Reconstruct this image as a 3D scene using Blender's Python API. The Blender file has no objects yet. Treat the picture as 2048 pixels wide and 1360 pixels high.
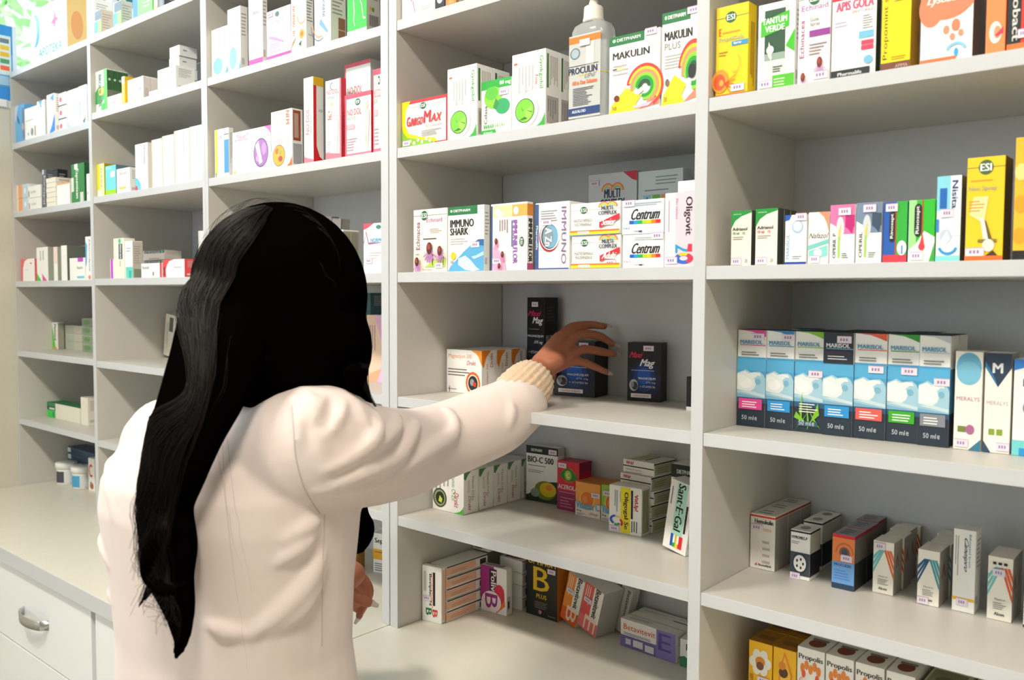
import bpy, bmesh, math, random
from mathutils import Vector, Matrix, Euler
from mathutils.bvhtree import BVHTree
random.seed(7)
PI = math.pi
sc = bpy.context.scene
COL = sc.collection

# ------------------------------------------------------------------ camera
cam = bpy.data.cameras.new('camera'); camo = bpy.data.objects.new('camera', cam); COL.objects.link(camo)
cam.sensor_width = 36; cam.lens = 30.2246; cam.clip_start = .02; cam.clip_end = 200
camo.matrix_world = Matrix(((0.759117, -0.037038, 0.649899, 1.18423), (0.650936, 0.0358, -0.758288, -1.05772), (0.004819, 0.998672, 0.051286, 1.51847), (0, 0, 0, 1)))
cam.dof.use_dof = True; cam.dof.focus_distance = 1.5; cam.dof.aperture_fstop = 6.3
sc.camera = camo

# ------------------------------------------------------------------ world, lamps, exposure
w = bpy.data.worlds.new('sky'); sc.world = w; w.use_nodes = True
bg = w.node_tree.nodes['Background']
bg.inputs[0].default_value = (0.84, 0.95, 1.0, 1); bg.inputs[1].default_value = 1.35
sc.view_settings.view_transform = 'Standard'; sc.view_settings.look = 'None'
sc.view_settings.gamma = 1; sc.view_settings.use_curve_mapping = False
sc.view_settings.exposure = 0.22

def area(name, loc, size, power, col, rot=(0, 0, 0), sy=None):
    l = bpy.data.lights.new(name, 'AREA'); l.energy = power; l.color = col
    l.shape = 'RECTANGLE'; l.size = size; l.size_y = sy or size
    o = bpy.data.objects.new(name, l); o.location = loc; o.rotation_euler = rot
    COL.objects.link(o); return o
# ceiling lamps in front of the shelves (their light falls inside the ceiling_lamp panels built below)
LAMPS = [(1.25, -1.3, 2.955), (-0.25, -1.3, 2.955)]
for (x, y, z) in LAMPS:
    area('ceiling_lamp_light', (x, y, z - .02), .5, 29, (1.0, .90, .77), (0, 0, 0), .22)
# daylight through the side window on the left
area('window_daylight', (-2.3, -1.0, 2.5), 1.5, 44, (.82, .92, 1.0), (0, -math.radians(68), 0), 2.0)
# added fill light at an assumed, unseen shop front far behind the camera
area('front_fill_light', (-1.1, -4.95, 1.9), 2.6, 14, (.90, .95, 1.0), (math.radians(90), 0, 0), 1.9)
sun = bpy.data.lights.new('sun', 'SUN'); sun.energy = 3.0; sun.angle = .02
so = bpy.data.objects.new('sun', sun); so.rotation_euler = (math.radians(8), math.radians(6), 0); COL.objects.link(so)

# ------------------------------------------------------------------ helpers
def lin(h):
    h = h.lstrip('#'); v = [int(h[i:i+2], 16) / 255 for i in (0, 2, 4)]
    return tuple(c / 12.92 if c <= .04045 else ((c + .055) / 1.055) ** 2.4 for c in v) + (1,)
_m = {}
def M(hexc, rough=.5, metal=0, **kw):
    k = (hexc, rough, metal, tuple(sorted(kw.items())))
    if k in _m: return _m[k]
    m = bpy.data.materials.new('paint_' + hexc.lstrip('#')); m.use_nodes = True
    b = m.node_tree.nodes['Principled BSDF']
    b.inputs['Base Color'].default_value = lin(hexc); b.inputs['Roughness'].default_value = rough
    b.inputs['Metallic'].default_value = metal
    for a, v in kw.items(): b.inputs[a.replace('_', ' ')].default_value = v
    _m[k] = m; return m
def noisy(name, c1, c2, scale, rough=.5, bump=0, bscale=None, dist=.001, stretch=None, **kw):
    m = bpy.data.materials.new(name); m.use_nodes = True; n = m.node_tree.nodes; l = m.node_tree.links
    b = n['Principled BSDF']; b.inputs['Roughness'].default_value = rough
    tc = n.new('ShaderNodeTexCoord'); src = tc.outputs['Object']
    if stretch:
        mp = n.new('ShaderNodeMapping'); mp.inputs['Scale'].default_value = stretch
        l.new(src, mp.inputs['Vector']); src = mp.outputs[0]
    t = n.new('ShaderNodeTexNoise'); t.inputs['Scale'].default_value = scale; t.inputs['Detail'].default_value = 4
    l.new(src, t.inputs['Vector'])
    r = n.new('ShaderNodeMix'); r.data_type = 'RGBA'
    r.inputs['A'].default_value = lin(c1); r.inputs['B'].default_value = lin(c2)
    l.new(t.outputs[0], r.inputs['Factor']); l.new(r.outputs['Result'], b.inputs['Base Color'])
    if bump:
        bp = n.new('ShaderNodeBump'); bp.inputs['Strength'].default_value = bump; bp.inputs['Distance'].default_value = dist
        t2 = n.new('ShaderNodeTexNoise'); t2.inputs['Scale'].default_value = bscale or scale; t2.inputs['Detail'].default_value = 3
        l.new(src, t2.inputs['Vector']); l.new(t2.outputs[0], bp.inputs['Height']); l.new(bp.outputs[0], b.inputs['Normal'])
    for a, v in kw.items(): b.inputs[a.replace('_', ' ')].default_value = v
    return m
def tag(o, label=None, cat=None, group=None, kind=None):
    if label: o['label'] = label
    if cat: o['category'] = cat
    if group: o['group'] = group
    if kind: o['kind'] = kind
    return o
def link(name, me, parent=None, loc=None, rz=None):
    o = bpy.data.objects.new(name, me); COL.objects.link(o)
    if parent: o.parent = parent
    if loc: o.location = loc
    if rz: o.rotation_euler = (0, 0, rz)
    return o
def empty(name, loc=(0, 0, 0), rz=0):
    o = bpy.data.objects.new(name, None); COL.objects.link(o); o.location = loc; o.rotation_euler = (0, 0, rz)
    o.empty_display_size = .05; return o
def boxbm(bm, x0, y0, z0, x1, y1, z1, bev=0, mi=0):
    vs = [bm.verts.new(p) for p in ((x0,y0,z0),(x1,y0,z0),(x1,y1,z0),(x0,y1,z0),(x0,y0,z1),(x1,y0,z1),(x1,y1,z1),(x0,y1,z1))]
    fs = [bm.faces.new([vs[i] for i in q]) for q in ((0,3,2,1),(4,5,6,7),(0,1,5,4),(1,2,6,5),(2,3,7,6),(3,0,4,7))]
    for f in fs: f.material_index = mi
    if bev:
        es = list({e for f in fs for e in f.edges})
        r = bmesh.ops.bevel(bm, geom=es, offset=bev, segments=2, affect='EDGES', profile=.6)
        for f in r['faces']: f.material_index = mi
def mesh(name, bm, mats, smooth=False):
    me = bpy.data.meshes.new(name); bm.to_mesh(me); bm.free()
    for m in (mats if isinstance(mats, (list, tuple)) else [mats]): me.materials.append(m)
    if smooth:
        for p in me.polygons: p.use_smooth = True
    return me
def boxobj(name, a, b, mat, parent=None, bev=.0006):
    bm = bmesh.new(); boxbm(bm, *a, *b, bev=bev); return link(name, mesh(name, bm, mat), parent)

# ---- printed artwork on cartons -----------------------------------------------------
_txt = {}
def textgeo(s, bold):
    k = (s, bold)
    if k not in _txt:
        cu = bpy.data.curves.new('t', 'FONT'); cu.body = s; cu.resolution_u = 2; cu.offset = 0
        o = bpy.data.objects.new('t', cu)
        me = bpy.data.meshes.new_from_object(o)
        vs = [(v.co.x, v.co.y) for v in me.vertices]; fs = [tuple(p.vertices) for p in me.polygons]
        bpy.data.objects.remove(o); bpy.data.curves.remove(cu); bpy.data.meshes.remove(me)
        if vs:
            x0 = min(v[0] for v in vs); x1 = max(v[0] for v in vs); y0 = min(v[1] for v in vs); y1 = max(v[1] for v in vs)
            vs = [((x-x0)/(x1-x0+1e-9), (y-y0)/(y1-y0+1e-9)) for x, y in vs]
        _txt[k] = (vs, fs)
    return _txt[k]
def R(a, b, c, d, col): return ('r', a, b, c, d, col)                       # rectangle
def E(cu, cv, ru, rv, col): return ('e', cu, cv, ru, rv, col)               # ellipse
def O(cu, cv, ru, rv, t, col, a0=0, a1=360): return ('o', cu, cv, ru, rv, t, col, a0, a1)   # ring / arc
def Pg(col, *pts): return ('p', pts, col)                                   # polygon
def T(s, a, b, c, d, col, rot=0, bold=0, sh=0): return ('t', s, a, b, c, d, col, rot, bold, sh)
def Ln(a, b, c, d, n, col, rot=0): return ('l', a, b, c, d, n, col, rot)    # fine print
class Art:
    def __init__(s, bm, mats, w, d, h):
        s.bm, s.mats, s.w, s.d, s.h = bm, mats, w, d, h; s.rnd = random.Random(int(w*1e5+h*1e4))
    def mi(s, col):
        m = M(col) if isinstance(col, str) else col
        if m not in s.mats: s.mats.append(m)
        return s.mats.index(m)
    def face(s, f, ops):
        w, d, h = s.w, s.d, s.h
        for k, op in enumerate(ops):
            e = .00018 + .00010 * k
            if f == 'F': P = lambda u, v: (u*w, -e, v*h)
            elif f == 'R': P = lambda u, v: (w+e, u*d, v*h)
            elif f == 'L': P = lambda u, v: (-e, (1-u)*d, v*h)
            else: P = lambda u, v: (u*w, v*d, h+e)
            s.op(op, P)
    def poly(s, pts, P, mi):
        try: f = s.bm.faces.new([s.bm.verts.new(P(*p)) for p in pts]); f.material_index = mi
        except ValueError: pass
    def op(s, op, P):
        t = op[0]
        if t == 'r':
            _, a, b, c, d, col = op; s.poly([(a,b),(c,b),(c,d),(a,d)], P, s.mi(col))
        elif t == 'e':
            _, cu, cv, ru, rv, col = op
            s.poly([(cu+ru*math.cos(i*PI/12), cv+rv*math.sin(i*PI/12)) for i in range(24)], P, s.mi(col))
        elif t == 'o':
            _, cu, cv, ru, rv, th, col, a0, a1 = op; n = 24; mi = s.mi(col); a0 = math.radians(a0); a1 = math.radians(a1)
            for i in range(n):
                p, q = a0+(a1-a0)*i/n, a0+(a1-a0)*(i+1)/n; k = 1-th
                s.poly([(cu+ru*k*math.cos(p), cv+rv*k*math.sin(p)), (cu+ru*math.cos(p), cv+rv*math.sin(p)),
                        (cu+ru*math.cos(q), cv+rv*math.sin(q)), (cu+ru*k*math.cos(q), cv+rv*k*math.sin(q))], P, mi)
        elif t == 'p': s.poly(op[1], P, s.mi(op[2]))
        elif t == 't':
            _, st, a, b, c, d, col, rot, bold, sh = op; mi = s.mi(col); vs, fs = textgeo(st, bold)
            out = []
            for x, y in vs:
                x2 = (x + sh*y) / (1+abs(sh)) if sh else x
                if rot == 90: u, v = a + (c-a)*(1-y), b + (d-b)*x2
                elif rot == -90: u, v = a + (c-a)*y, d - (d-b)*x2
                elif rot == 180: u, v = c - (c-a)*x2, d - (d-b)*y
                else: u, v = a + (c-a)*x2, b + (d-b)*y
                out.append(s.bm.verts.new(P(u, v)))
            for f in fs:
                try: g = s.bm.faces.new([out[i] for i in f]); g.material_index = mi
                except ValueError: pass
            if bold:                                                # thicken the strokes with two shifted copies
                vert = rot in (90, -90)
                up_ = (Vector(P(1, 0))-Vector(P(0, 0))).cross(Vector(P(0, 1))-Vector(P(0, 0))).normalized()
                for sg in (-1, 1):
                    if vert: dv = sg*.045*(c-a)*s.w/s.h; o2 = P(0, dv); z_ = P(0, 0)
                    else: du = sg*.045*(d-b)*s.h/s.w; o2 = P(du, 0); z_ = P(0, 0)
                    dx_ = Vector(o2)-Vector(z_)
                    if vert and dx_.length > .0006: dx_ *= .0006/dx_.length
                    if not vert and dx_.length > .0006: dx_ *= .0006/dx_.length
                    o3 = [s.bm.verts.new(v_.co + dx_ + up_*(.00003 if sg < 0 else .00006)) for v_ in out]
                    for f in fs:
                        try: g = s.bm.faces.new([o3[i] for i in f]); g.material_index = mi
                        except ValueError: pass
        elif t == 'l':
            _, a, b, c, d, n, col, rot = op; mi = s.mi(col)
            for i in range(n):
                k = s.rnd.uniform(.6, 1)
                if rot: x0 = a+(c-a)*i/n; s.poly([(x0,d-(d-b)*k),(x0+(c-a)/n*.38,d-(d-b)*k),(x0+(c-a)/n*.38,d),(x0,d)], P, mi)
                else: y0 = d-(d-b)*(i+1)/n; s.poly([(a,y0),(a+(c-a)*k,y0),(a+(c-a)*k,y0+(d-b)/n*.38),(a,y0+(d-b)/n*.38)], P, mi)
STK = '#efe4f2'
def carton(key, label, base='#fbfbf9', F=(), Rt=None, Tp=None, st=None, group=None, name='medicine_box', cat='box', tilt=0, lean=0):
    """one cardboard box; F/Rt/Tp = artwork on the front, right and top face, st = (u, v) of the price sticker"""
    x, y, z, w, d, h, a = PLACE[key]
    bm = bmesh.new(); boxbm(bm, 0, 0, 0, w, d, h, bev=.0007)
    mats = [M(base, .42)]; art = Art(bm, mats, w, d, h)
    art.face('F', F)
    if Rt is None: Rt = [Ln(.15, .55, .85, .92, 7, '#b9b6b4'), R(.12, .1, .5, .2, '#cfcac8')]
    art.face('R', Rt)
    art.face('T', Tp if Tp is not None else [R(.02, .93, .98, .945, '#c9c6c2')])
    for f in bm.faces: f.normal_update()
    o = link(name, mesh(name, bm, mats), None, (x, y, z))
    o.rotation_euler = (0, math.radians(tilt), math.radians(a))
    if tilt > 0: o.location.z += w*math.sin(math.radians(tilt))
    tag(o, label, cat, group)
    if st:
        u, v = st; sw = min(.019, w*.5)/w; sh = .0095/h
        b2 = bmesh.new(); m2 = [M(STK, .6)]; A2 = Art(b2, m2, w, d, h); A2.rnd = random.Random(int(u*99+v*999))
        e = .0016
        x0, x1, z0, z1 = u*w, (u+sw)*w, v*h, (v+sh)*h
        boxbm(b2, x0, -e, z0, x1, -.0008, z1)
        P = lambda a_, b_: (x0+a_*(x1-x0), -e-.00012, z0+b_*(z1-z0))
        A2.op(R(.0, .93, 1, 1, '#d79ac2'), P)
        for i in range(3): A2.op(R(.22+.2*i, .3, .34+.2*i, .68, '#9a86b8'), P)
        s_ = link('price_sticker', mesh('price_sticker', b2, m2), o); s_['label'] = 'pale lilac price sticker'
    return o
def copies(src, items):
    for key, label in items:
        x, y, z, w, d, h, a = PLACE[key]; sx, sy, sz, sw, sd, sh, sa = PLACE[src['key']]
        c = src.copy(); COL.objects.link(c); c.location = (x, y, z); c.rotation_euler = (0, src.rotation_euler.y, math.radians(a))
        c.scale = (w/sw, d/sd, h/sh); c['label'] = label
        for ch in src.children:
            k = ch.copy(); COL.objects.link(k); k.parent = c
def K(key, *a, **k):
    cp = k.pop('cp', None); o = carton(key, *a, **k); o['key'] = key
    if cp: copies(o, cp)
    return o
PLACE = {
'd0a': (0.0015, 0.012, 2.0126, 0.085, 0.05, 0.0852, 0),
'd0b': (0.0874, 0.012, 2.0126, 0.0233, 0.05, 0.0637, 0),
'd0c': (0.1127, 0.012, 2.0126, 0.0258, 0.05, 0.0583, 0),
'ginkgo': (0.0015, 0.012, 1.7852, 0.1161, 0.03, 0.0822, 0),
'gynk': (0.1179, 0.012, 1.7852, 0.0692, 0.0414, 0.1224, 0),
'gynkb': (0.1179, 0.0544, 1.7852, 0.0692, 0.0414, 0.1224, 0),
'celasa': (0.1925, 0.018, 1.7852, 0.0654, 0.035, 0.0904, 0),
'gynk2': (0.265, 0.012, 1.7852, 0.0693, 0.0363, 0.1207, 0),
'gynk2b': (0.265, 0.0493, 1.7852, 0.0693, 0.0363, 0.1207, 0),
'bottle': (0.3626, 0.012, 1.7852, 0.0816, 0.05, 0.1635, 0),
'd1behind': (0.3733, 0.09, 1.7852, 0.0245, 0.05, 0.14, 0),
'makulin': (0.4539, 0.012, 1.7852, 0.0857, 0.045, 0.1128, 0),
'makulinp': (0.5429, 0.012, 1.7852, 0.0593, 0.045, 0.1297, 0),
'echin': (0.0276, 0.016, 1.5604, 0.0854, 0.05, 0.1119, 0),
'shark': (0.1156, 0.016, 1.5604, 0.0854, 0.0145, 0.1116, 0),
'iflor': (0.2201, 0.012, 1.5604, 0.0784, 0.0147, 0.1096, 0),
'az': (0.3157, 0.012, 1.5604, 0.0672, 0.05, 0.105, 0),
'mcb': (0.3878, 0.012, 1.5604, 0.0895, 0.06, 0.0499, 0),
'mct': (0.3857, 0.012, 1.6109, 0.0905, 0.06, 0.0486, 0),
'cenb': (0.4812, 0.012, 1.5604, 0.0687, 0.06, 0.0478, 0),
'cent': (0.4795, 0.012, 1.6088, 0.0699, 0.06, 0.0492, 0),
'oligo': (0.5538, 0.008, 1.5604, 0.0484, 0.03, 0.103, 0),
'whbehind': (0.5497, 0.05, 1.5604, 0.035, 0.04, 0.1246, 0),
'mcgrey': (0.2911, 0.19, 1.5604, 0.0999, 0.03, 0.1709, 0),
'cengrey': (0.3938, 0.19, 1.5604, 0.0847, 0.03, 0.1675, 0),
'mag300': (0.0077, 0.1212, 1.3326, 0.092, 0.0424, 0.0826, 0),
'mag300b': (0.0077, 0.1644, 1.3326, 0.092, 0.0424, 0.0826, 0),
'mag300c': (0.0077, 0.2076, 1.3326, 0.092, 0.0424, 0.0826, 0),
'maxtall': (0.1007, 0.2522, 1.3326, 0.0532, 0.0343, 0.1831, -11.5),
'maxmid': (0.1925, 0.2217, 1.3326, 0.0868, 0.0527, 0.1033, 7.8),
'maxr': (0.3429, 0.2418, 1.3326, 0.0628, 0.0317, 0.1042, 11.9),
'maxedge': (0.4907, 0.19, 1.3326, 0.0212, 0.06, 0.0556, 0),
'vitc': (0.0081, 0.083, 1.1105, 0.0807, 0.0412, 0.0799, 1.3),
'vitc1': (0.0071, 0.1258, 1.1105, 0.0807, 0.0412, 0.0799, 1.3),
'vitc2': (0.0062, 0.1686, 1.1105, 0.0807, 0.0412, 0.0799, 1.3),
'vitc3': (0.0052, 0.2114, 1.1105, 0.0807, 0.0412, 0.0799, 1.3),
'vitc4': (0.0043, 0.2542, 1.1105, 0.0807, 0.03, 0.0799, 1.3),
'bioc': (0.0952, 0.2586, 1.1105, 0.0763, 0.022, 0.1106, 3.9),
'acerola': (0.1871, 0.2417, 1.1105, 0.0521, 0.0384, 0.0938, -0.6),
'vcor': (0.2405, 0.228, 1.1105, 0.056, 0.055, 0.0633, 0.2),
'vcgr': (0.3, 0.226, 1.1105, 0.0458, 0.055, 0.0664, 2.8),
'oligogal': (0.3513, 0.1759, 1.1105, 0.0636, 0.03, 0.0821, 3.4),
'stk0': (0.35, 0.2164, 1.1105, 0.0658, 0.0695, 0.0235, -3.8),
'stk1': (0.347, 0.2166, 1.1348, 0.0658, 0.0691, 0.0235, -3.8),
'stk2': (0.353, 0.2162, 1.1591, 0.0658, 0.0695, 0.0235, -3.8),
'stk3': (0.347, 0.2166, 1.1834, 0.0658, 0.0691, 0.0235, -3.8),
'stk4': (0.3503, 0.2204, 1.2077, 0.0658, 0.0654, 0.0235, -3.8),
'vbox': (0.4723, 0.177, 1.1105, 0.0535, 0.05, 0.1341, 0),
'sante': (0.4791, 0.1401, 1.1105, 0.048, 0.032, 0.114, -11.2),
'bev': (0.0037, 0.0596, 0.8982, 0.0445, 0.012, 0.1071, 10.4),
'bstk0': (0.004, 0.0815, 0.8982, 0.044, 0.115, 0.0205, 0),
'bstk1': (0.0055, 0.0815, 0.9197, 0.044, 0.115, 0.0205, 0),
'bstk2': (0.004, 0.0815, 0.9412, 0.044, 0.115, 0.0205, 0),
'bstk3': (0.0055, 0.0815, 0.9627, 0.044, 0.115, 0.0205, 0),
'bstk4': (0.004, 0.0815, 0.9842, 0.044, 0.115, 0.0205, 0),
'bhi': (0.004, 0.2, 1.0062, 0.044, 0.075, 0.0205, 0),
'poliv': (0.052, 0.1723, 0.8982, 0.062, 0.019, 0.0918, 6.2),
'pstk0': (0.0584, 0.222, 0.8982, 0.058, 0.055, 0.024, 0),
'pstk1': (0.0584, 0.222, 0.9229, 0.058, 0.055, 0.024, 0),
'pstk2': (0.0584, 0.222, 0.9476, 0.058, 0.055, 0.024, 0),
'pstk3': (0.0584, 0.222, 0.9723, 0.058, 0.055, 0.024, 0),
'optim': (0.1289, 0.2202, 0.8982, 0.0768, 0.0327, 0.1208, -0.3),
'bet1': (0.2087, 0.2247, 0.8982, 0.0428, 0.05, 0.0962, -8.6),
'bet2': (0.2576, 0.2137, 0.8982, 0.0483, 0.05, 0.0903, -11.2),
'bet3': (0.2736, 0.2695, 0.8982, 0.0483, 0.016, 0.0903, -11.2),
'bet4': (0.307, 0.2582, 0.8982, 0.028, 0.02, 0.0903, -11.2),
'betE': (0.3549, 0.211, 0.8982, 0.1142, 0.05, 0.0492, -2.5),
'betE2': (0.3571, 0.265, 0.8982, 0.1142, 0.02, 0.0492, -2.5),
'betG': (0.4789, 0.2032, 0.8982, 0.0368, 0.05, 0.0468, 8.4),
'propg': (0.6264, 0.012, 1.7852, 0.0463, 0.0244, 0.1198, 0),
'tantum': (0.6864, 0.012, 1.7852, 0.0494, 0.03, 0.1104, 0),
'esigola': (0.7399, 0.012, 1.7852, 0.0405, 0.03, 0.1105, 0),
'apis': (0.7825, 0.012, 1.7852, 0.0527, 0.0156, 0.1011, 0),
'propom': (0.8413, 0.012, 1.7852, 0.0328, 0.0351, 0.0984, 0),
'lyso1': (0.885, 0.012, 1.7852, 0.0544, 0.0613, 0.0948, 0),
'lyso2': (0.9524, 0.012, 1.7852, 0.0192, 0.05, 0.0849, 0),
'lyso3': (0.9733, 0.012, 1.7852, 0.0212, 0.03, 0.0809, 0),
'e1last': (0.9962, 0.012, 1.7852, 0.0295, 0.03, 0.0683, 0),
'adr1': (0.6443, 0.03, 1.5604, 0.0293, 0.014, 0.0743, 0),
'adr2': (0.6795, 0.03, 1.5604, 0.0306, 0.0196, 0.0751, 0),
'adr3': (0.6795, 0.0506, 1.5604, 0.0306, 0.0196, 0.0751, 0),
'adr4': (0.6795, 0.0712, 1.5604, 0.0306, 0.0196, 0.0751, 0),
'marsm': (0.7205, 0.03, 1.5604, 0.0286, 0.035, 0.0646, 0),
'nafa': (0.7512, 0.03, 1.5604, 0.0264, 0.035, 0.0663, 0),
'oper1': (0.7793, 0.03, 1.5604, 0.0304, 0.035, 0.0737, 0),
'oper2': (0.8117, 0.03, 1.5604, 0.0301, 0.035, 0.0744, 0),
'qxb': (0.8438, 0.03, 1.5604, 0.0273, 0.035, 0.0733, 0),
'qxg': (0.8727, 0.03, 1.5604, 0.029, 0.035, 0.0735, 0),
'nisita': (0.9031, 0.03, 1.5604, 0.0259, 0.0212, 0.0989, 0),
'esineo': (0.9343, 0.03, 1.5604, 0.0383, 0.04, 0.1169, 0),
'honeyc': (0.9822, 0.03, 1.5604, 0.0309, 0.05, 0.1345, 0),
'mar0': (0.6238, 0.0991, 1.3326, 0.043, 0.04, 0.1389, 0),
'mar1': (0.6671, 0.1006, 1.3326, 0.04, 0.04, 0.1389, 0),
'mar2': (0.7079, 0.1021, 1.3326, 0.0401, 0.04, 0.1389, 0),
'mar3': (0.7489, 0.0991, 1.3326, 0.04, 0.04, 0.1389, 0),
'mar4': (0.7897, 0.1006, 1.3326, 0.0408, 0.04, 0.1389, 0),
'mar5': (0.8313, 0.1021, 1.3326, 0.0382, 0.04, 0.1389, 0),
'mar6': (0.8704, 0.0991, 1.3326, 0.0359, 0.04, 0.1389, 0),
'marb2': (0.7079, 0.1451, 1.3326, 0.0401, 0.04, 0.1389, 0),
'marb3': (0.7489, 0.1421, 1.3326, 0.04, 0.04, 0.1389, 0),
'marb4': (0.7897, 0.1436, 1.3326, 0.0408, 0.04, 0.1389, 0),
'marb5': (0.8313, 0.1451, 1.3326, 0.0382, 0.04, 0.1389, 0),
'marb6': (0.8704, 0.1421, 1.3326, 0.0359, 0.04, 0.1389, 0),
'marc1': (0.6671, 0.1866, 1.3326, 0.04, 0.04, 0.1389, 0),
'marc3': (0.7489, 0.1851, 1.3326, 0.04, 0.04, 0.1389, 0),
'marc5': (0.8313, 0.1881, 1.3326, 0.0382, 0.04, 0.1389, 0),
'seal': (0.912, 0.0991, 1.3326, 0.0304, 0.04, 0.1208, 0),
'mbox': (0.9449, 0.0991, 1.3326, 0.0284, 0.04, 0.1203, 0),
'nbox': (0.9756, 0.0991, 1.3326, 0.0253, 0.04, 0.1143, 0),
'hemo': (0.6238, 0.1522, 1.1105, 0.039, 0.046, 0.0831, 0),
'hemo2': (0.6238, 0.1992, 1.1105, 0.039, 0.046, 0.0831, 0),
'hemo3': (0.6238, 0.2462, 1.1105, 0.039, 0.0395, 0.0831, 0),
'hyp': (0.6898, 0.1446, 1.1105, 0.0288, 0.0378, 0.0717, 0),
'hyp2': (0.6838, 0.2066, 1.1105, 0.0288, 0.0378, 0.0717, 0),
'hyp3': (0.6838, 0.2454, 1.1105, 0.0288, 0.0378, 0.0717, 0),
'eyeb': (0.7509, 0.1437, 1.1105, 0.0307, 0.0493, 0.0768, 0),
'eyeb2': (0.7509, 0.195, 1.1105, 0.0307, 0.0493, 0.0768, 0),
'eyeb3': (0.7489, 0.2463, 1.1105, 0.0307, 0.0394, 0.0768, 0),
'arr': (0.8008, 0.1614, 1.1105, 0.0274, 0.037, 0.0729, 0),
'arr2': (0.8028, 0.1999, 1.1105, 0.0274, 0.037, 0.0729, 0),
'arr3': (0.7988, 0.2384, 1.1105, 0.0274, 0.037, 0.0729, 0),
'arr4': (0.8028, 0.2769, 1.1105, 0.0274, 0.01, 0.0729, 0),
'arb': (0.8604, 0.1552, 1.1105, 0.0271, 0.0477, 0.0738, 0),
'arb2': (0.8624, 0.2044, 1.1105, 0.0271, 0.0477, 0.0738, 0),
'arb3': (0.8584, 0.2536, 1.1105, 0.0271, 0.0321, 0.0738, 0),
'cane': (0.9022, 0.1593, 1.1105, 0.0265, 0.03, 0.1083, 0),
'aro': (0.9436, 0.1571, 1.1105, 0.028, 0.028, 0.0811, 0),
'aro2': (0.9436, 0.1871, 1.1105, 0.028, 0.028, 0.0811, 0),
'xbox': (0.9848, 0.1539, 1.1105, 0.0272, 0.04, 0.114, 0),
'pr0': (0.6493, 0.1, 0.8982, 0.0353, 0.05, 0.1229, 0),
'prb0': (0.6493, 0.152, 0.8982, 0.0353, 0.05, 0.1229, 0),
'pr1': (0.6864, 0.1, 0.8982, 0.0334, 0.05, 0.1229, 0),
'prb1': (0.6864, 0.152, 0.8982, 0.0334, 0.05, 0.1229, 0),
'pr2': (0.7214, 0.1, 0.8982, 0.038, 0.05, 0.1332, 0),
'prb2': (0.7214, 0.152, 0.8982, 0.038, 0.05, 0.1332, 0),
'pr3': (0.7614, 0.1, 0.8982, 0.0373, 0.05, 0.1332, 0),
'prb3': (0.7614, 0.152, 0.8982, 0.0373, 0.05, 0.1332, 0),
'pr4': (0.8011, 0.1, 0.8982, 0.037, 0.05, 0.1332, 0),
'prb4': (0.8011, 0.152, 0.8982, 0.037, 0.05, 0.1332, 0),
'pr5': (0.8407, 0.1, 0.8982, 0.0356, 0.05, 0.1332, 0),
'prb5': (0.8407, 0.152, 0.8982, 0.0356, 0.05, 0.1332, 0),
'gr0': (0.8799, 0.1, 0.8982, 0.0503, 0.08, 0.1262, 0),
'gr1': (0.9328, 0.1, 0.8982, 0.0456, 0.08, 0.1262, 0),
'gr2': (0.9812, 0.1, 0.8982, 0.0406, 0.08, 0.1262, 0),
'av1': (-0.6443, 0.012, 2.0126, 0.067, 0.03, 0.1086, 0),
'av2': (-0.5756, 0.012, 2.0126, 0.0517, 0.0185, 0.1405, 0),
'pk1': (-0.4918, 0.012, 2.0126, 0.0533, 0.012, 0.1482, 0),
'pk2': (-0.4229, 0.012, 2.0126, 0.0853, 0.03, 0.1037, 0),
'nor': (-0.3356, 0.012, 2.0126, 0.0507, 0.018, 0.1198, 0),
'ado': (-0.2575, 0.012, 2.0126, 0.0525, 0.0374, 0.1079, 0),
'legs': (-0.154, 0.012, 2.0126, 0.0577, 0.0311, 0.0903, 0),
'yb': (-0.6357, 0.012, 1.7852, 0.0591, 0.012, 0.1096, 0),
'osteo': (-0.5612, 0.012, 1.7852, 0.1481, 0.03, 0.0944, 0),
'nem': (-0.4105, 0.012, 1.7852, 0.0748, 0.0266, 0.1199, 0),
'nd1': (-0.2948, 0.012, 1.7852, 0.0318, 0.0252, 0.1727, 0),
'ndgel': (-0.2232, 0.012, 1.7852, 0.0494, 0.012, 0.1557, 0),
'nd2': (-0.1621, 0.012, 1.7852, 0.0774, 0.012, 0.1187, 0),
'nd2b': (-0.2061, 0.047, 1.7852, 0.0786, 0.03, 0.1916, 0),
'nd3': (-0.0784, 0.012, 1.7852, 0.0337, 0.03, 0.1545, 0),
'cime': (-0.2267, 0.03, 1.5604, 0.034, 0.0404, 0.0884, 0),
'norh': (-0.1177, 0.02, 1.5604, 0.0713, 0.03, 0.0949, 0),
'bk1': (-0.3925, 0.12, 1.5604, 0.0331, 0.02, 0.1301, 0),
'bk2': (-0.3569, 0.12, 1.5604, 0.0373, 0.02, 0.1226, 0),
'tl0': (-0.3856, 0.2, 1.3326, 0.0726, 0.07, 0.0631, 0),
'tl1': (-0.3851, 0.2, 1.3967, 0.0725, 0.07, 0.0631, 0),
'tl2': (-0.3847, 0.2, 1.4607, 0.0724, 0.07, 0.0631, 0),
'cold': (-0.3441, 0.1553, 1.3326, 0.0313, 0.0302, 0.1077, -1.3),
'pko': (-0.2592, 0.1452, 1.3326, 0.0554, 0.03, 0.1436, 8.4),
'sep': (-0.2863, 0.1839, 0.8982, 0.0447, 0.03, 0.0896, 14),
'orb': (-0.334, 0.1343, 0.8982, 0.0321, 0.0251, 0.0723, 28.8),
'orb2': (-0.3466, 0.1582, 0.8982, 0.0321, 0.0251, 0.0723, 28.8),
'ilm': (-0.33, 0.237, 0.8982, 0.06, 0.045, 0.084, 0),
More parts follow.
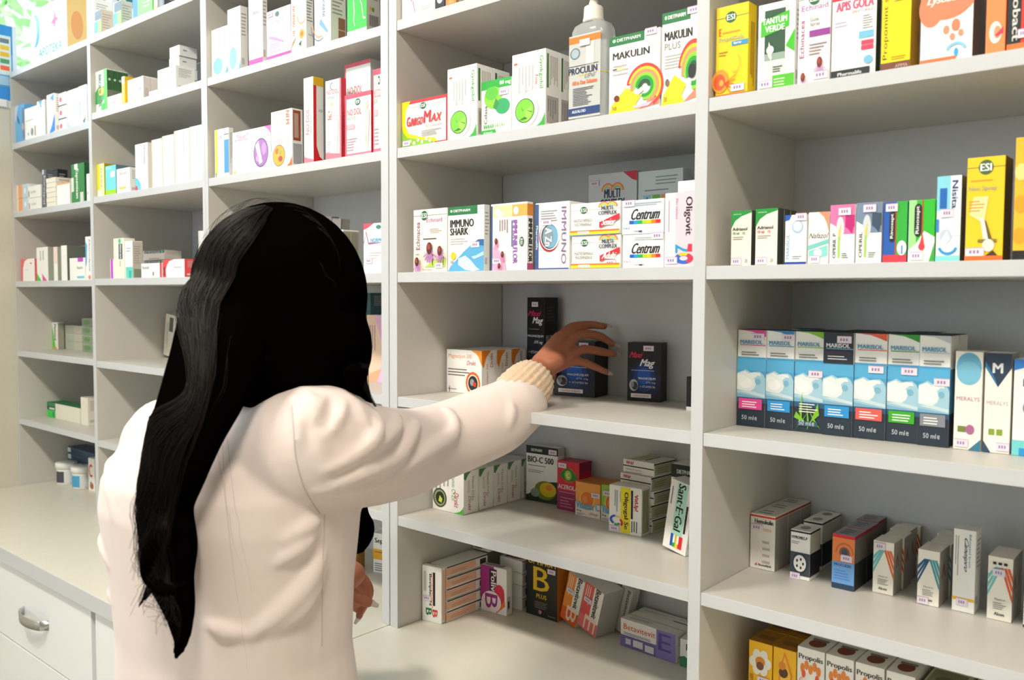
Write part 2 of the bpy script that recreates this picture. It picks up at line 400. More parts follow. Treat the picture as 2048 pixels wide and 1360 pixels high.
'bt1': (-1.2425, 0.012, 2.2172, 0.042, 0.0326, 0.0703, 0),
'bt2': (-1.1266, 0.012, 2.2172, 0.0431, 0.0299, 0.0687, 0),
'bt3': (-1.019, 0.012, 2.2172, 0.1034, 0.04, 0.077, 0),
'bt4': (-0.9095, 0.012, 2.2172, 0.0171, 0.02, 0.0462, 0),
'bt5': (-0.8866, 0.012, 2.2172, 0.0293, 0.03, 0.0403, 0),
'cross': (-1.6904, 0.02, 2.2172, 0.2534, 0.0574, 0.1636, 0),
'amwh': (-1.329, 0.03, 2.2172, 0.0446, 0.05, 0.1232, 0),
'grn': (-1.2434, 0.012, 2.0126, 0.0707, 0.0137, 0.1122, 0),
'grn1': (-1.2434, 0.0265, 2.0126, 0.0707, 0.0137, 0.1122, 0),
'grn2': (-1.2434, 0.041, 2.0126, 0.0707, 0.0137, 0.1122, 0),
'grn3': (-1.2434, 0.0555, 2.0126, 0.0707, 0.0137, 0.1122, 0),
'brom': (-1.1716, 0.012, 2.0126, 0.0807, 0.05, 0.0344, 0),
'yth': (-1.0876, 0.012, 2.0126, 0.0161, 0.05, 0.0749, 0),
'wA': (-1.0549, 0.012, 2.0126, 0.0843, 0.0185, 0.0601, 0),
'wA2': (-1.0549, 0.0315, 2.0126, 0.0843, 0.0185, 0.0601, 0),
'wlow': (-0.9405, 0.012, 2.0126, 0.0405, 0.05, 0.0146, 0),
'wB': (-0.896, 0.012, 2.0126, 0.0891, 0.05, 0.0598, 0),
's0': (-0.946, 0.07, 2.0126, 0.0499, 0.0479, 0.0267, 0),
's1': (-0.9475, 0.07, 2.0401, 0.0499, 0.0479, 0.0267, 0),
's2': (-0.9445, 0.07, 2.0676, 0.0499, 0.0479, 0.0267, 0),
's3': (-0.9475, 0.07, 2.0951, 0.0499, 0.0479, 0.0267, 0),
's4': (-0.9445, 0.07, 2.1226, 0.0499, 0.0479, 0.0267, 0),
'bl0': (-0.8921, 0.16, 2.0126, 0.05, 0.05, 0.0267, 0),
'bl1': (-0.8921, 0.16, 2.0401, 0.05, 0.05, 0.0267, 0),
'bl2': (-0.8921, 0.16, 2.0676, 0.05, 0.05, 0.0267, 0),
'bl3': (-0.8921, 0.16, 2.0951, 0.05, 0.05, 0.0267, 0),
'bl4': (-0.8921, 0.16, 2.1226, 0.05, 0.05, 0.0267, 0),
'ye': (-1.2434, 0.012, 1.7852, 0.0445, 0.04, 0.089, 0),
'teal': (-1.193, 0.012, 1.7852, 0.0626, 0.1, 0.079, 0),
'wcol': (-1.1266, 0.012, 1.7852, 0.0742, 0.04, 0.0653, 0),
'bwh': (-1.1119, 0.056, 1.7852, 0.025, 0.03, 0.0749, 0),
'flu': (-1.0206, 0.012, 1.7852, 0.0666, 0.012, 0.1184, 0),
'wo1': (-0.9322, 0.012, 1.7852, 0.0503, 0.05, 0.1203, 0),
'wo2': (-0.8786, 0.012, 1.7852, 0.0558, 0.05, 0.1235, 0),
'wo3': (-0.8196, 0.012, 1.7852, 0.0697, 0.05, 0.1293, 0),
'wo4': (-0.7468, 0.012, 1.7852, 0.0553, 0.05, 0.1303, 0),
'myd': (-1.1523, 0.012, 1.5604, 0.0597, 0.03, 0.1069, 0),
'tw': (-1.0876, 0.012, 1.5604, 0.0433, 0.0269, 0.0974, 0),
'purp': (-1.1736, 0.012, 1.5604, 0.0174, 0.03, 0.052, 0),
'ml0': (-1.1846, 0.11, 1.5604, 0.119, 0.05, 0.0255, 0),
'ml1': (-1.1846, 0.11, 1.5869, 0.119, 0.05, 0.0255, 0),
'ml2': (-1.1846, 0.11, 1.6134, 0.119, 0.05, 0.0255, 0),
'neo': (-0.9981, 0.012, 1.5604, 0.1069, 0.05, 0.0367, 0),
'neor': (-0.885, 0.012, 1.5604, 0.1062, 0.05, 0.0438, 0),
'whair': (-0.8085, 0.066, 1.5604, 0.0779, 0.05, 0.1155, 0),
'cos': (-1.2419, 0.1928, 1.3326, 0.0575, 0.03, 0.1227, 2.9),
'cos2': (-1.167, 0.1966, 1.3326, 0.0575, 0.03, 0.1227, 2.9),
'ab': (-1.8181, 0.012, 1.9928, 0.075, 0.05, 0.1187, 0),
'aw2': (-1.7414, 0.012, 1.9928, 0.0949, 0.05, 0.0994, 0),
'aw3': (-1.6441, 0.012, 1.9928, 0.0582, 0.05, 0.1084, 0),
'aw4': (-1.5705, 0.012, 1.9928, 0.0561, 0.03, 0.1172, 0),
'ar0': (-1.5125, 0.022, 1.9928, 0.055, 0.05, 0.0377, 0),
'ar1': (-1.5125, 0.022, 2.0313, 0.055, 0.05, 0.0377, 0),
'ar2': (-1.5125, 0.022, 2.0698, 0.055, 0.05, 0.0377, 0),
'aw5': (-1.4253, 0.012, 1.9928, 0.0673, 0.05, 0.1082, 0),
'aw6': (-1.3525, 0.012, 1.9928, 0.0534, 0.05, 0.1095, 0),
'ao': (-1.8181, 0.012, 1.7781, 0.093, 0.05, 0.0413, 0),
'ao_1': (-1.8181, 0.012, 1.8202, 0.093, 0.05, 0.0413, 0),
'awh': (-1.7224, 0.012, 1.7781, 0.0938, 0.05, 0.0364, 0),
'awh_1': (-1.7234, 0.012, 1.8153, 0.0938, 0.05, 0.0364, 0),
'abk': (-1.6227, 0.012, 1.7781, 0.0295, 0.03, 0.1136, 0),
'abk2': (-1.6894, 0.066, 1.7781, 0.0491, 0.03, 0.1275, 0),
'acr': (-1.5884, 0.012, 1.7781, 0.0689, 0.05, 0.0138, 0),
'acr_1': (-1.5894, 0.012, 1.7927, 0.0689, 0.05, 0.0138, 0),
'acr_2': (-1.5874, 0.012, 1.8072, 0.0689, 0.05, 0.0138, 0),
'acr_3': (-1.5894, 0.012, 1.8218, 0.0689, 0.05, 0.0138, 0),
'acr_4': (-1.5874, 0.012, 1.8363, 0.0689, 0.05, 0.0138, 0),
'acr_5': (-1.5894, 0.012, 1.8509, 0.0689, 0.05, 0.0138, 0),
'aot': (-1.5123, 0.012, 1.7781, 0.0897, 0.05, 0.0639, 0),
'agr': (-1.4094, 0.012, 1.7781, 0.0858, 0.05, 0.1109, 0),
'aw7': (-1.3104, 0.012, 1.7781, 0.018, 0.04, 0.0764, 0),
'ard': (-1.7994, 0.012, 1.5577, 0.11, 0.05, 0.0698, 0),
'asm': (-1.8181, 0.067, 1.5577, 0.0663, 0.03, 0.0862, 0),
'atal': (-1.6732, 0.012, 1.5577, 0.0856, 0.03, 0.1025, 0),
'atal2': (-1.5459, 0.012, 1.5577, 0.0282, 0.06, 0.1003, 0),
'atal3': (-1.4919, 0.012, 1.5577, 0.0411, 0.06, 0.1024, 0),
'arez': (-1.4341, 0.012, 1.5577, 0.1017, 0.05, 0.0639, 0),
'aorb': (-1.5558, 0.0745, 1.5577, 0.0932, 0.04, 0.1055, 0),
'amuc': (-1.3264, 0.012, 1.5577, 0.0401, 0.04, 0.122, 0),
'pan': (-1.8168, 0.1085, 1.336, 0.0388, 0.0205, 0.0886, 3.8),
'pst': (-1.774, 0.1325, 1.336, 0.15, 0.04, 0.0255, 0),
'pst1': (-1.774, 0.1325, 1.3625, 0.15, 0.04, 0.0255, 0),
'pst2': (-1.774, 0.1325, 1.389, 0.15, 0.04, 0.0255, 0),
'psu0': (-1.622, 0.1225, 1.336, 0.12, 0.04, 0.0255, 0),
'psu1': (-1.622, 0.1225, 1.3625, 0.12, 0.04, 0.0255, 0),
'psu2': (-1.622, 0.1225, 1.389, 0.12, 0.04, 0.0255, 0),
'psu3': (-1.622, 0.1225, 1.4155, 0.12, 0.04, 0.0255, 0),
'grb': (-1.7889, 0.0767, 1.1172, 0.064, 0.05, 0.0484, 0),
'grb1': (-1.7239, 0.0767, 1.1172, 0.036, 0.05, 0.0484, 0),
'grb2': (-1.6869, 0.0767, 1.1172, 0.036, 0.05, 0.0484, 0),
'grb3': (-1.6499, 0.0767, 1.1172, 0.036, 0.05, 0.0484, 0),
'grb4': (-1.6129, 0.0767, 1.1172, 0.036, 0.05, 0.0484, 0),
'grb5': (-1.5759, 0.0767, 1.1172, 0.036, 0.05, 0.0484, 0),
'grtall': (-1.5339, 0.0767, 1.1172, 0.05, 0.05, 0.0847, 0),
'jar1': (-1.757, 0.1025, 0.8982, 0.11, 0.11, 0.0726, 0),
'jar2': (-1.6404, 0.1081, 0.8982, 0.11, 0.11, 0.0748, 0),
'ccb': (-1.5832, 0.1166, 0.8982, 0.0444, 0.06, 0.1035, 0),}
X = {'A0': -1.8196, 'AB0': -1.2631, 'AB1': -1.2449, 'BC0': -0.6703, 'BC1': -0.6458, 'C1': -0.0432, 'D0': -0.0, 'D1': 0.6037, 'E0': 0.6223, 'E1': 1.19}
Z = {'m1': 2.2168, '0': 2.0122, '1': 1.7848, '2': 1.56, '3': 1.3322, '4': 1.1101, 'w': 0.8978, 'A0': 1.9924, 'A1': 1.7777, 'A2': 1.5573, 'A3': 1.3356, 'A4': 1.1168}
DEP = 0.2917


# ------------------------------------------------------------------ materials of the place
mel = noisy('white_melamine', '#cbc9c3', '#d6d4ce', 900, .38, bump=.15, bscale=1200, dist=.0004)
edge = noisy('edge_band', '#cbced4', '#d3d6db', 700, .4)
wallm = noisy('wall_plaster', '#d2cfbf', '#d9d6c8', 60, .8, bump=.2, bscale=220)
floorm = noisy('floor_tile', '#b9b2a6', '#c9c2b6', 12, .35)
ceilm = noisy('ceiling_paint', '#eceae4', '#f1efe9', 40, .9)
gap = M('#7d7a78', .8)
steel = noisy('brushed_steel', '#b9bcc0', '#d6d8da', 200, .28, stretch=(40, 1, 1), Metallic=1)
def struct(name, a, b, mat, bev=0):
    o = boxobj(name, a, b, mat, None, bev); o['kind'] = 'structure'; return o
XL = X['A0'] - .004; ZT = 2.95; YB = DEP + .016
struct('floor', (XL-.2, -5, -.1), (3.2, 1.2, 0), floorm)
struct('ceiling', (XL-.2, -5, 2.97), (3.2, 1.2, 3.07), ceilm)
# left wall: solid up to the sill, glazed above it
struct('wall_left', (XL-.2, -5, 0), (XL, YB, 2.105), wallm)
struct('wall_left_pier', (XL-.2, -5, 2.105), (XL, -2.3, 2.97), wallm)
struct('trim_1', (XL-.21, -2.3, 2.105), (XL+.012, -.012, 2.128), M('#f4f6f8', .4), .002)
struct('trim_2', (XL-.21, -.0118, 2.105), (XL, .12, 2.128), M('#f4f6f8', .4), .001)
# back wall: closed behind the shelves, open to the daylight above the two low bays
struct('wall_back', (XL-.2, YB, 0), (X['BC0'], YB+.12, 2.17), wallm)
struct('wall_back_right', (X['BC0'], YB, 0), (3.2, YB+.12, 2.97), wallm)
struct('wall_right', (3.0, -5, 0), (3.2, YB, 2.97), wallm)
struct('wall_front_left', (XL, -5.2, 0), (-1.95, -5, 2.97), wallm); struct('wall_front_right', (.75, -5.2, 0), (3.0, -5, 2.97), wallm)
struct('wall_front_sill', (-1.95, -5.2, 0), (.75, -5, .9), wallm); struct('wall_front_lintel', (-1.95, -5.2, 2.87), (.75, -5, 2.97), wallm)
def window(name, a, b, axis, nmull):
    """white frame with thin mullions and one sheet of glass"""
    t = empty(name, a); t['kind'] = 'structure'
    bm = bmesh.new(); x0, y0, z0 = 0, 0, 0; dx, dy, dz = [b[i]-a[i] for i in range(3)]; f = .045
    def bar(u0, u1, w0, w1):
        if axis == 'y': boxbm(bm, 0, u0, w0, .05, u1, w1, .002)
        else: boxbm(bm, u0, 0, w0, u1, .05, w1, .002)
    L = dy if axis == 'y' else dx
    bar(0, L, 0, f); bar(0, L, dz-f, dz); bar(0, f, 0, dz); bar(L-f, L, 0, dz)
    for i in range(1, nmull): bar(L*i/nmull-.015, L*i/nmull+.015, 0, dz)
    fr = link('window_frame', mesh('window_frame', bm, M('#f3f5f6', .35)), t)
    g = bpy.data.materials.new('glass'); g.use_nodes = True; p = g.node_tree.nodes['Principled BSDF']
    p.inputs['Transmission Weight'].default_value = 1; p.inputs['Roughness'].default_value = 0; p.inputs['IOR'].default_value = 1.01
    p.inputs['Base Color'].default_value = (.96, 1, .99, 1)
    if axis == 'y': boxobj('glass_pane', (.02, f, f), (.026, L-f, dz-f), g, t, 0)
    else: boxobj('glass_pane', (f, .02, f), (L-f, .026, dz-f), g, t, 0)
window('window_1', (XL-.12, -2.3, 2.128), (XL, YB, 2.9), 'y', 2)
window('window_3', (-1.95, -5.12, .9), (.75, -5.07, 2.87), 'x', 2)
window('window_2', (XL, YB, 2.17), (X['BC0'], YB, 2.9), 'x', 1)

# ------------------------------------------------------------------ shelving
def panel(name, parent, x0, x1, y0, y1, z0, z1):
    bm = bmesh.new(); boxbm(bm, x0, y0, z0, x1, y1, z1, .0006)
    for f in bm.faces:                                              # edge band on the front edge
        c = f.calc_center_median()
        if abs(c.y - y0) < .001: f.material_index = 1
    return link(name, mesh(name, bm, [mel, edge]), parent)
def pins(parent, x, side, z):
    for y in (.035, DEP-.06):
        bm = bmesh.new()
        boxbm(bm, x if side > 0 else x-.008, y-.004, z-.007, x+.008 if side > 0 else x, y+.004, z-.0006, .001)
        boxbm(bm, x if side > 0 else x-.011, y-.0055, z-.0026, x+.011 if side > 0 else x, y+.0055, z-.0004, .0004)
        link('shelf_pin', mesh('shelf_pin', bm, M('#8f9698', .3, .6)), parent)
TH = .018; ZW = Z['w']
def unit(label, bays, top, x_left, x_right, levels):
    """bays = [(x0, x1)] clear openings; panels between and outside them"""
    t = empty('shelving_unit', (x_left, 0, ZW)); tag(t, label, 'shelves', 'wall shelving units')
    def rel(o): o.location = (-x_left, 0, -ZW); return o
    xs = [x_left] + [v for b in bays for v in b] + [x_right]
    for i in range(0, len(xs), 2):
        if xs[i+1]-xs[i] > .004: rel(panel('side_panel', t, xs[i], xs[i+1], 0, DEP, ZW+.0003, top))
    rel(panel('back_panel', t, bays[0][0]+.0003, bays[-1][1]-.0003, DEP+.0005, DEP+.006, ZW+.0003, top))
    for bi, (x0, x1) in enumerate(bays):
        for k, z in levels[bi]:
            rel(panel('shelf', t, x0+.0005, x1-.0005, .0012, DEP-.0008, z-TH, z))
            if k: pins_at(t, x0, x1, z-TH, x_left)
    return t
def pins_at(t, x0, x1, z, xl):
    for side, x in ((1, x0), (-1, x1)):
        n = len(t.children); pins(t, x, side, z)
        for c in t.children[n:]: c.location = (-xl, 0, -ZW)
S = lambda p, top=None: [(1, Z[p+l]) for l in '43210'] if p else [(1, Z[l]) for l in '43210']
xm = (X['BC0'] + X['BC1']) / 2
uA = unit('low two-bay white shelving unit at the far left under the window', [(X['A0']+.004, X['AB0']), (X['AB1'], X['BC0'])], Z['m1']-TH,
     X['A0'], xm-.0003, [S('A'), S('')])
panel('top_board', uA, X['A0'], xm-.0003, .0, DEP, Z['m1']-TH+.0004, Z['m1']).location = (-X['A0'], 0, -ZW)
xg = (X['C1'] + X['D0']) / 2
unit('tall narrow white shelving unit behind the woman', [(X['BC1'], X['C1'])], 2.9, xm+.0003, xg-.0012, [S('')+[(1, Z['m1'])]])
unit('tall white shelving unit at the right with two wide bays', [(X['D0'], X['D1']), (X['E0'], X['E1'])], 2.9, xg+.0012, X['E1']+.018,
     [S('')+[(1, Z['m1'])], S('')+[(1, Z['m1'])]])

# ------------------------------------------------------------------ worktop and drawer cabinets
YF = -.295
wt = noisy('worktop_laminate', '#dad7ca', '#e2dfd3', 30, .33)
def worktop(label, x0, x1):
    bm = bmesh.new(); boxbm(bm, 0, YF, -.036, x1-x0, YB-.001, 0, .0012)
    for f in bm.faces:
        if f.calc_center_median().y < YF+.002: f.material_index = 1
    o = link('worktop', mesh('worktop', bm, [wt, edge]), None, (x0, 0, ZW)); tag(o, label, 'counter', 'worktop slabs under the shelves')
worktop('cream worktop slab at the left, ending at the dark joint by the double upright', XL+.001, X['C1']+.0165)
worktop('cream worktop slab at the right, carrying the two wide shelf bays', X['C1']+.0185, X['E1']+.03)
dw = noisy('drawer_lacquer', '#f4f7fc', '#f8fafd', 5, .25)
def drawer_cabinet(label, x0, x1):
    t = empty('drawer_cabinet', (x0, 0, 0)); tag(t, label, 'cabinet', 'white drawer cabinets under the worktop'); W = x1-x0
    body = bmesh.new(); boxbm(body, .0, YF+.034, .08, W, YB-.004, ZW-.037, .0005)
    link('cabinet_body', mesh('cabinet_body', body, [M('#d9dce1', .45)]), t)
    bm = bmesh.new(); boxbm(bm, .01, YF+.08, 0, W-.01, YB-.02, .0798, 0); link('plinth', mesh('plinth', bm, M('#8b8d90', .6)), t)
    for (z0, z1) in ((.669, ZW-.040), (.43, .666), (.085, .427)):
        bm = bmesh.new(); boxbm(bm, .004, YF+.012, z0, W-.004, YF+.033, z1, .0012)
        fr = link('drawer_front', mesh('drawer_front', bm, dw), t)
        hz = (z0+z1)/2; bm = bmesh.new(); n = 12; cx = W/2; hw = .072
        ps = []
        for i in range(n+1):
            u = -1+2*i/n; ps.append((cx+u*hw, YF+.012-.0285*(1-u*u)**.5 if abs(u) < 1 else YF+.0115))
        for (xa, ya), (xb, yb) in zip(ps, ps[1:]):
            q = [(xa, ya, hz-.011), (xb, yb, hz-.011), (xb, yb, hz+.011), (xa, ya, hz+.011)]
            q2 = [(x, y+.003, z) for x, y, z in q]
            v = [bm.verts.new(p) for p in q+q2]
            for f in ((0,1,2,3),(7,6,5,4),(0,4,5,1),(3,2,6,7)): bm.faces.new([v[i] for i in f])
        link('handle', mesh('handle', bm, steel, True), fr)
    return t
drawer_cabinet('white drawer cabinet below the far left corner of the worktop', XL+.002, -1.2345)
drawer_cabinet('white drawer cabinet whose bowed steel handle shows at the bottom left', -1.233, -.640)
drawer_cabinet('white drawer cabinet right beside the woman, second from the corner that shows', -.6275, -.034)
drawer_cabinet('white drawer cabinet hidden in front of the woman', -.0325, .561)
drawer_cabinet('white drawer cabinet at the right end of the worktop', .5625, 1.156)

# ------------------------------------------------------------------ ceiling lamps
for i, (x, y, z) in enumerate(LAMPS):
    t = empty('ceiling_lamp', (x, y, 2.969)); tag(t, ['ceiling lamp panel above the right-hand bays', 'ceiling lamp panel above the left-hand bays'][i], 'lamp', 'ceiling lamps')
    bm = bmesh.new(); boxbm(bm, -.3, -.16, -.012, .3, .16, -.0005, .002); link('lamp_housing', mesh('lamp_housing', bm, M('#f0f0f0', .4)), t)
    em = bpy.data.materials.new('lamp_glow'); em.use_nodes = True; p = em.node_tree.nodes['Principled BSDF']
    p.inputs['Emission Color'].default_value = (1, .93, .82, 1); p.inputs['Emission Strength'].default_value = 2.5
    bm = bmesh.new(); boxbm(bm, -.27, -.13, -.016, .27, .13, -.0122, .001); link('lamp_diffuser', mesh('lamp_diffuser', bm, em), t)

# ------------------------------------------------------------------ outside the windows
def tree(loc, h, rad, n, label, seed):
    rr = random.Random(seed); t = empty('tree', loc); tag(t, label, 'tree', 'trees outside the shop window')
    bm = bmesh.new()
    boxv = 10
    rings = []
    for k in range(8):
        z = h*k/7*.8; r_ = .09*(1-k/9); rings.append([bm.verts.new((r_*math.cos(a*2*PI/boxv)+.04*math.sin(k), r_*math.sin(a*2*PI/boxv), z)) for a in range(boxv)])
    for a_, b_ in zip(rings, rings[1:]):
        for i in range(boxv): bm.faces.new([a_[i], a_[(i+1)%boxv], b_[(i+1)%boxv], b_[i]])
    link('trunk', mesh('trunk', bm, noisy('bark', '#6b5a48', '#8a7860', 20, .9), True), t)
    bm = bmesh.new()
    for i in range(n):
        v = Vector((rr.gauss(0, 1), rr.gauss(0, 1), rr.gauss(0, .8))).normalized() * rad * rr.uniform(.3, 1) ** .6
        c = Vector((0, 0, h*.72)) + v; s_ = rr.uniform(.05, .10)
        m = Euler((rr.uniform(0, 6), rr.uniform(0, 6), rr.uniform(0, 6))).to_matrix()
        vs = [bm.verts.new(c + m @ Vector(p)) for p in ((0,-s_,0),(s_*.35,-s_*.3,.004),(s_*.3,s_*.4,.008),(0,s_,0),(-s_*.3,s_*.4,.008),(-s_*.35,-s_*.3,.004))]
        bm.faces.new(vs)
    lf = link('foliage', mesh('foliage', bm, noisy('leaf', '#8fcf7a', '#c8ecb4', 3, .6)), t)
tree((-4.4, 1.7, 0), 4.6, 1.15, 800, 'leafy green tree outside the window at the upper left', 3)
tree((-6.6, 4.4, 0), 4.2, 1.0, 500, 'smaller tree farther out beyond the window', 5)
struct('ground_outside', (-14, -8, -.12), (XL-.21, 14, -.02), noisy('paving', '#b9b6ae', '#cfccc4', 2, .9))
bm = bmesh.new(); boxbm(bm, -.03, 0, -.03, .03, 2.6, .03, .003)
o = link('awning_rail', mesh('awning_rail', bm, M('#2b7f86', .5)), None, (XL-.02, YB+.005, 2.562))
tag(o, 'dark teal awning rail outside above the low bays', 'rail')
bm = bmesh.new(); boxbm(bm, -.03, 0, 0, .03, .06, 2.532, .003); 
o2 = link('rail_post', mesh('rail_post', bm, M('#e9eef0', .5)), o, (0, 2.54, -2.562))

# ------------------------------------------------------------------ artwork helpers shared by look-alike cartons
W_ = '#fbfbf9'; GR = '#8e8c8a'; LG = '#c9c6c4'; BK = '#15161a'; DG = '#1f6b3c'
def esi(u, v, s, asp, c=DG):                                        # oval ESI mark with its rule
    return [R(.0, v-.002, 1, v+.004, c), E(u, v, s, s*asp, c), T('ESI', u-s*.72, v-s*asp*.5, u+s*.72, v+s*asp*.5, '#ffffff', bold=1)]
def diet(u1=.8, c='#1f7a43', v0=.87):
    return [R(0, v0, u1, 1, c), T('DIETPHARM', .16, v0+.045, min(.62, u1-.05), v0+.085, '#ffffff', bold=1), E(.1, v0+.065, .035, .022, '#bfe0c8')]
def disc(u, v, ru, rv, ring, fill, inner=()):
    return [E(u, v, ru*1.35, rv*1.35, '#f0f1f3'), E(u, v, ru*1.25, rv*1.25, W_), E(u, v, ru, rv, ring), E(u, v, ru*.93, rv*.93, fill)] + list(inner)
def curvewedge(c):                                                   # swoosh in the lower right corner
    return [Pg(c, (.68, 0), (1, 0), (1, .2), (.97, .14), (.9, .07), (.8, .03))]
def daisy(u, v, s, asp, pet='#c07fc4', core='#5b1f26'):
    o = []
    for i in range(9):
        a = math.radians(190+i*20); c_, s_ = math.cos(a), math.sin(a)*asp; o.append(Pg(pet, (u+s*.2*c_-s*.07, v+s*.2*s_), (u+s*.2*c_+s*.07, v+s*.2*s_), (u+s*1.0*c_+s*.09, v+s*.9*s_), (u+s*1.08*c_, v+s*1.05*s_), (u+s*1.0*c_-s*.09, v+s*.9*s_)))
    return o + [E(u, v+s*asp*.18, s*.42, s*asp*.48, core), E(u-s*.08, v+s*asp*.3, s*.24, s*asp*.24, '#a8442f')]
RAIN = ['#1c58c8', '#12a0d8', '#1fb24a', '#b8d820', '#ffd400', '#ff8a00', '#e8202c']
def rainbow(u0, v0, u1, v1, cols=RAIN):
    n = len(cols); return [R(u0+(u1-u0)*i/n, v0, u0+(u1-u0)*(i+1)/n, v1, c) for i, c in enumerate(cols)]
GS = 'boxes standing on the %s shelf of the %s bay'
def g(b, l): return 'boxes in the %s bay, %s' % ({'A':'far left','B':'second','C':'third','D':'centre','E':'right'}[b],
     {'0':'top full row','1':'second row','2':'eye-level row','3':'row below eye level','4':'low row','w':'worktop row','m':'on top'}[l])

# ================================================================== centre bay (behind the hand)
K('d0a', 'white box with thin violet flower lines, top left of the centre bay', F=[Pg('#c58ad0',(.3,.35),(.33,.36),(.2,.6),(.18,.58)),Pg('#c58ad0',(.33,.35),(.36,.35),(.42,.1),(.4,.1)),Pg('#c58ad0',(.3,.34),(.34,.36),(.55,.5),(.56,.47)),Ln(.6,.12,.9,.2,2,LG)], group=g('D','0'))
K('d0b', 'narrow black box on the top visible shelf of the centre bay', '#2a2a30', F=[E(.5,.3,.3,.12,'#d8d8dc')], group=g('D','0'))
K('d0c', 'small amber brown box beside the narrow black box at the top', '#c98a4a', F=[R(.3,.1,.8,.5,'#e0a860')], group=g('D','0'))
K('ginkgo', 'wide red-framed white box with red lettering and yellow-green leaves', '#e0262e', F=[R(.03,.05,.97,.93,'#fdfdfb'),Pg('#8cc63e',(0,0),(.75,0),(.7,.1),(.5,.17),(.25,.2),(.12,.3),(0,.55)),Pg('#ffe600',(0,1),(.2,1),(.09,.8),(.07,.5),(.16,.3),(.4,.2),(.74,.13),(.8,.04),(.7,.06),(.4,.14),(.12,.22),(.03,.35),(0,.5)),
  *[E(.1+.09*i,.08+.05*(i%2),.03,.04,'#e8f4c8') for i in range(7)], R(.2,.85,.95,.856,DG),E(.48,.852,.065,.07,DG),T('ESI',.435,.82,.525,.885,'#ffffff',bold=1),
  T('G',.12,.45,.2,.66,'#d3202b',bold=1,sh=.15),T('INKGO',.2,.45,.5,.62,'#d3202b',bold=1,sh=.15),T('M',.5,.47,.66,.73,'#d3202b',bold=1,sh=.15),T('AX',.66,.47,.9,.64,'#d3202b',bold=1,sh=.15),T('ESTRATTO DI GINKGO BILOBA',.52,.37,.9,.42,'#c24a52'),Ln(.45,.2,.9,.34,3,'#9a8f8c')], st=(.03,.04), group=g('D','1'))
def gyn(extra, h_):
    return [R(.06,.86,.16,.88,'#e0402c'),R(.1,.84,.12,.9,'#f0a020'),Ln(.2,.45,.7,.82,5,'#c8c6c8',1),T('Gynkgobil',.8,.5,.93,.92,'#3fae3a',rot=-90),*extra,
      *[O(.42,.3,r,r*.56,.03,'#dfe2e6') for r in (.4,.36)],*disc(.4,.24,.29,.16,'#4a5a44','#7fd83a',[Pg('#a6ec5a',(.4,.24),(.62,.3),(.6,.16),(.45,.1)),Pg('#3f7a2c',(.42,.25),(.62,.2),(.6,.22)),Pg('#3f7a2c',(.22,.12),(.5,.13),(.4,.16)),Pg('#3f7a2c',(.3,.3),(.36,.24),(.34,.24))]),*curvewedge('#38b13a')]
GR_ = [R(.08,.5,.2,.94,'#3f7a44'),R(.2,.5,.24,.94,'#e9e9e4'),Ln(.3,.52,.88,.92,6,'#a8a29c',1),R(.08,.05,.9,.4,'#b9b4b2'),Ln(.15,.1,.8,.36,4,'#8e8a88',1)]
K('gynk', 'white box with green lettering and round leaf emblem beside the red-framed box', F=gyn([],0), Rt=GR_, group='white boxes with a round green leaf emblem',
  cp=[('gynkb','white box with green side stripe directly behind the left leaf-emblem box')])
K('gynk2', 'taller white leaf-emblem box with small red word, right of the green-topped box', F=gyn([T('Forte',.7,.56,.78,.68,'#d8304a',rot=-90)],0), Rt=GR_, group='white boxes with a round green leaf emblem',
  cp=[('gynk2b','white box with green side stripe behind the taller leaf-emblem box, beside the bottle')])
K('celasa', 'green-topped white box with large green leaves between the two leaf-emblem boxes', F=[R(0,.84,1,1,'#27b23a'),T('80 mg',.62,.87,.98,.96,'#ffffff',bold=1),E(.4,.68,.3,.2,'#8fd63c'),E(.35,.76,.22,.12,'#5fc83a'),E(.72,.5,.24,.14,'#2fae6a'),Pg('#2e9a4a',(.4,.5),(.5,.45),(.62,.55),(.5,.66)),T('Celasa',.1,.22,.2,.55,'#333333',rot=90),*[Pg(c,(.1+.075*i,.14),(.13+.075*i,.14),(.12+.075*i,.24)) for i,c in enumerate(['#30b850','#7cd23a']*5)],T('MAXI',.1,.13,.42,.2,'#3fae5a'),R(0,.0,.5,.1,'#27b23a'),T('60 kapsula',.1,.03,.4,.07,'#ffffff')], st=(.62,.7), group=g('D','1'))
K('d1behind', 'white box with a dark curl mark standing behind the clear bottle', F=[O(.7,.72,.25,.04,.4,'#333a44',0,200),R(.6,.6,.9,.62,'#333a44')], group=g('D','1'))
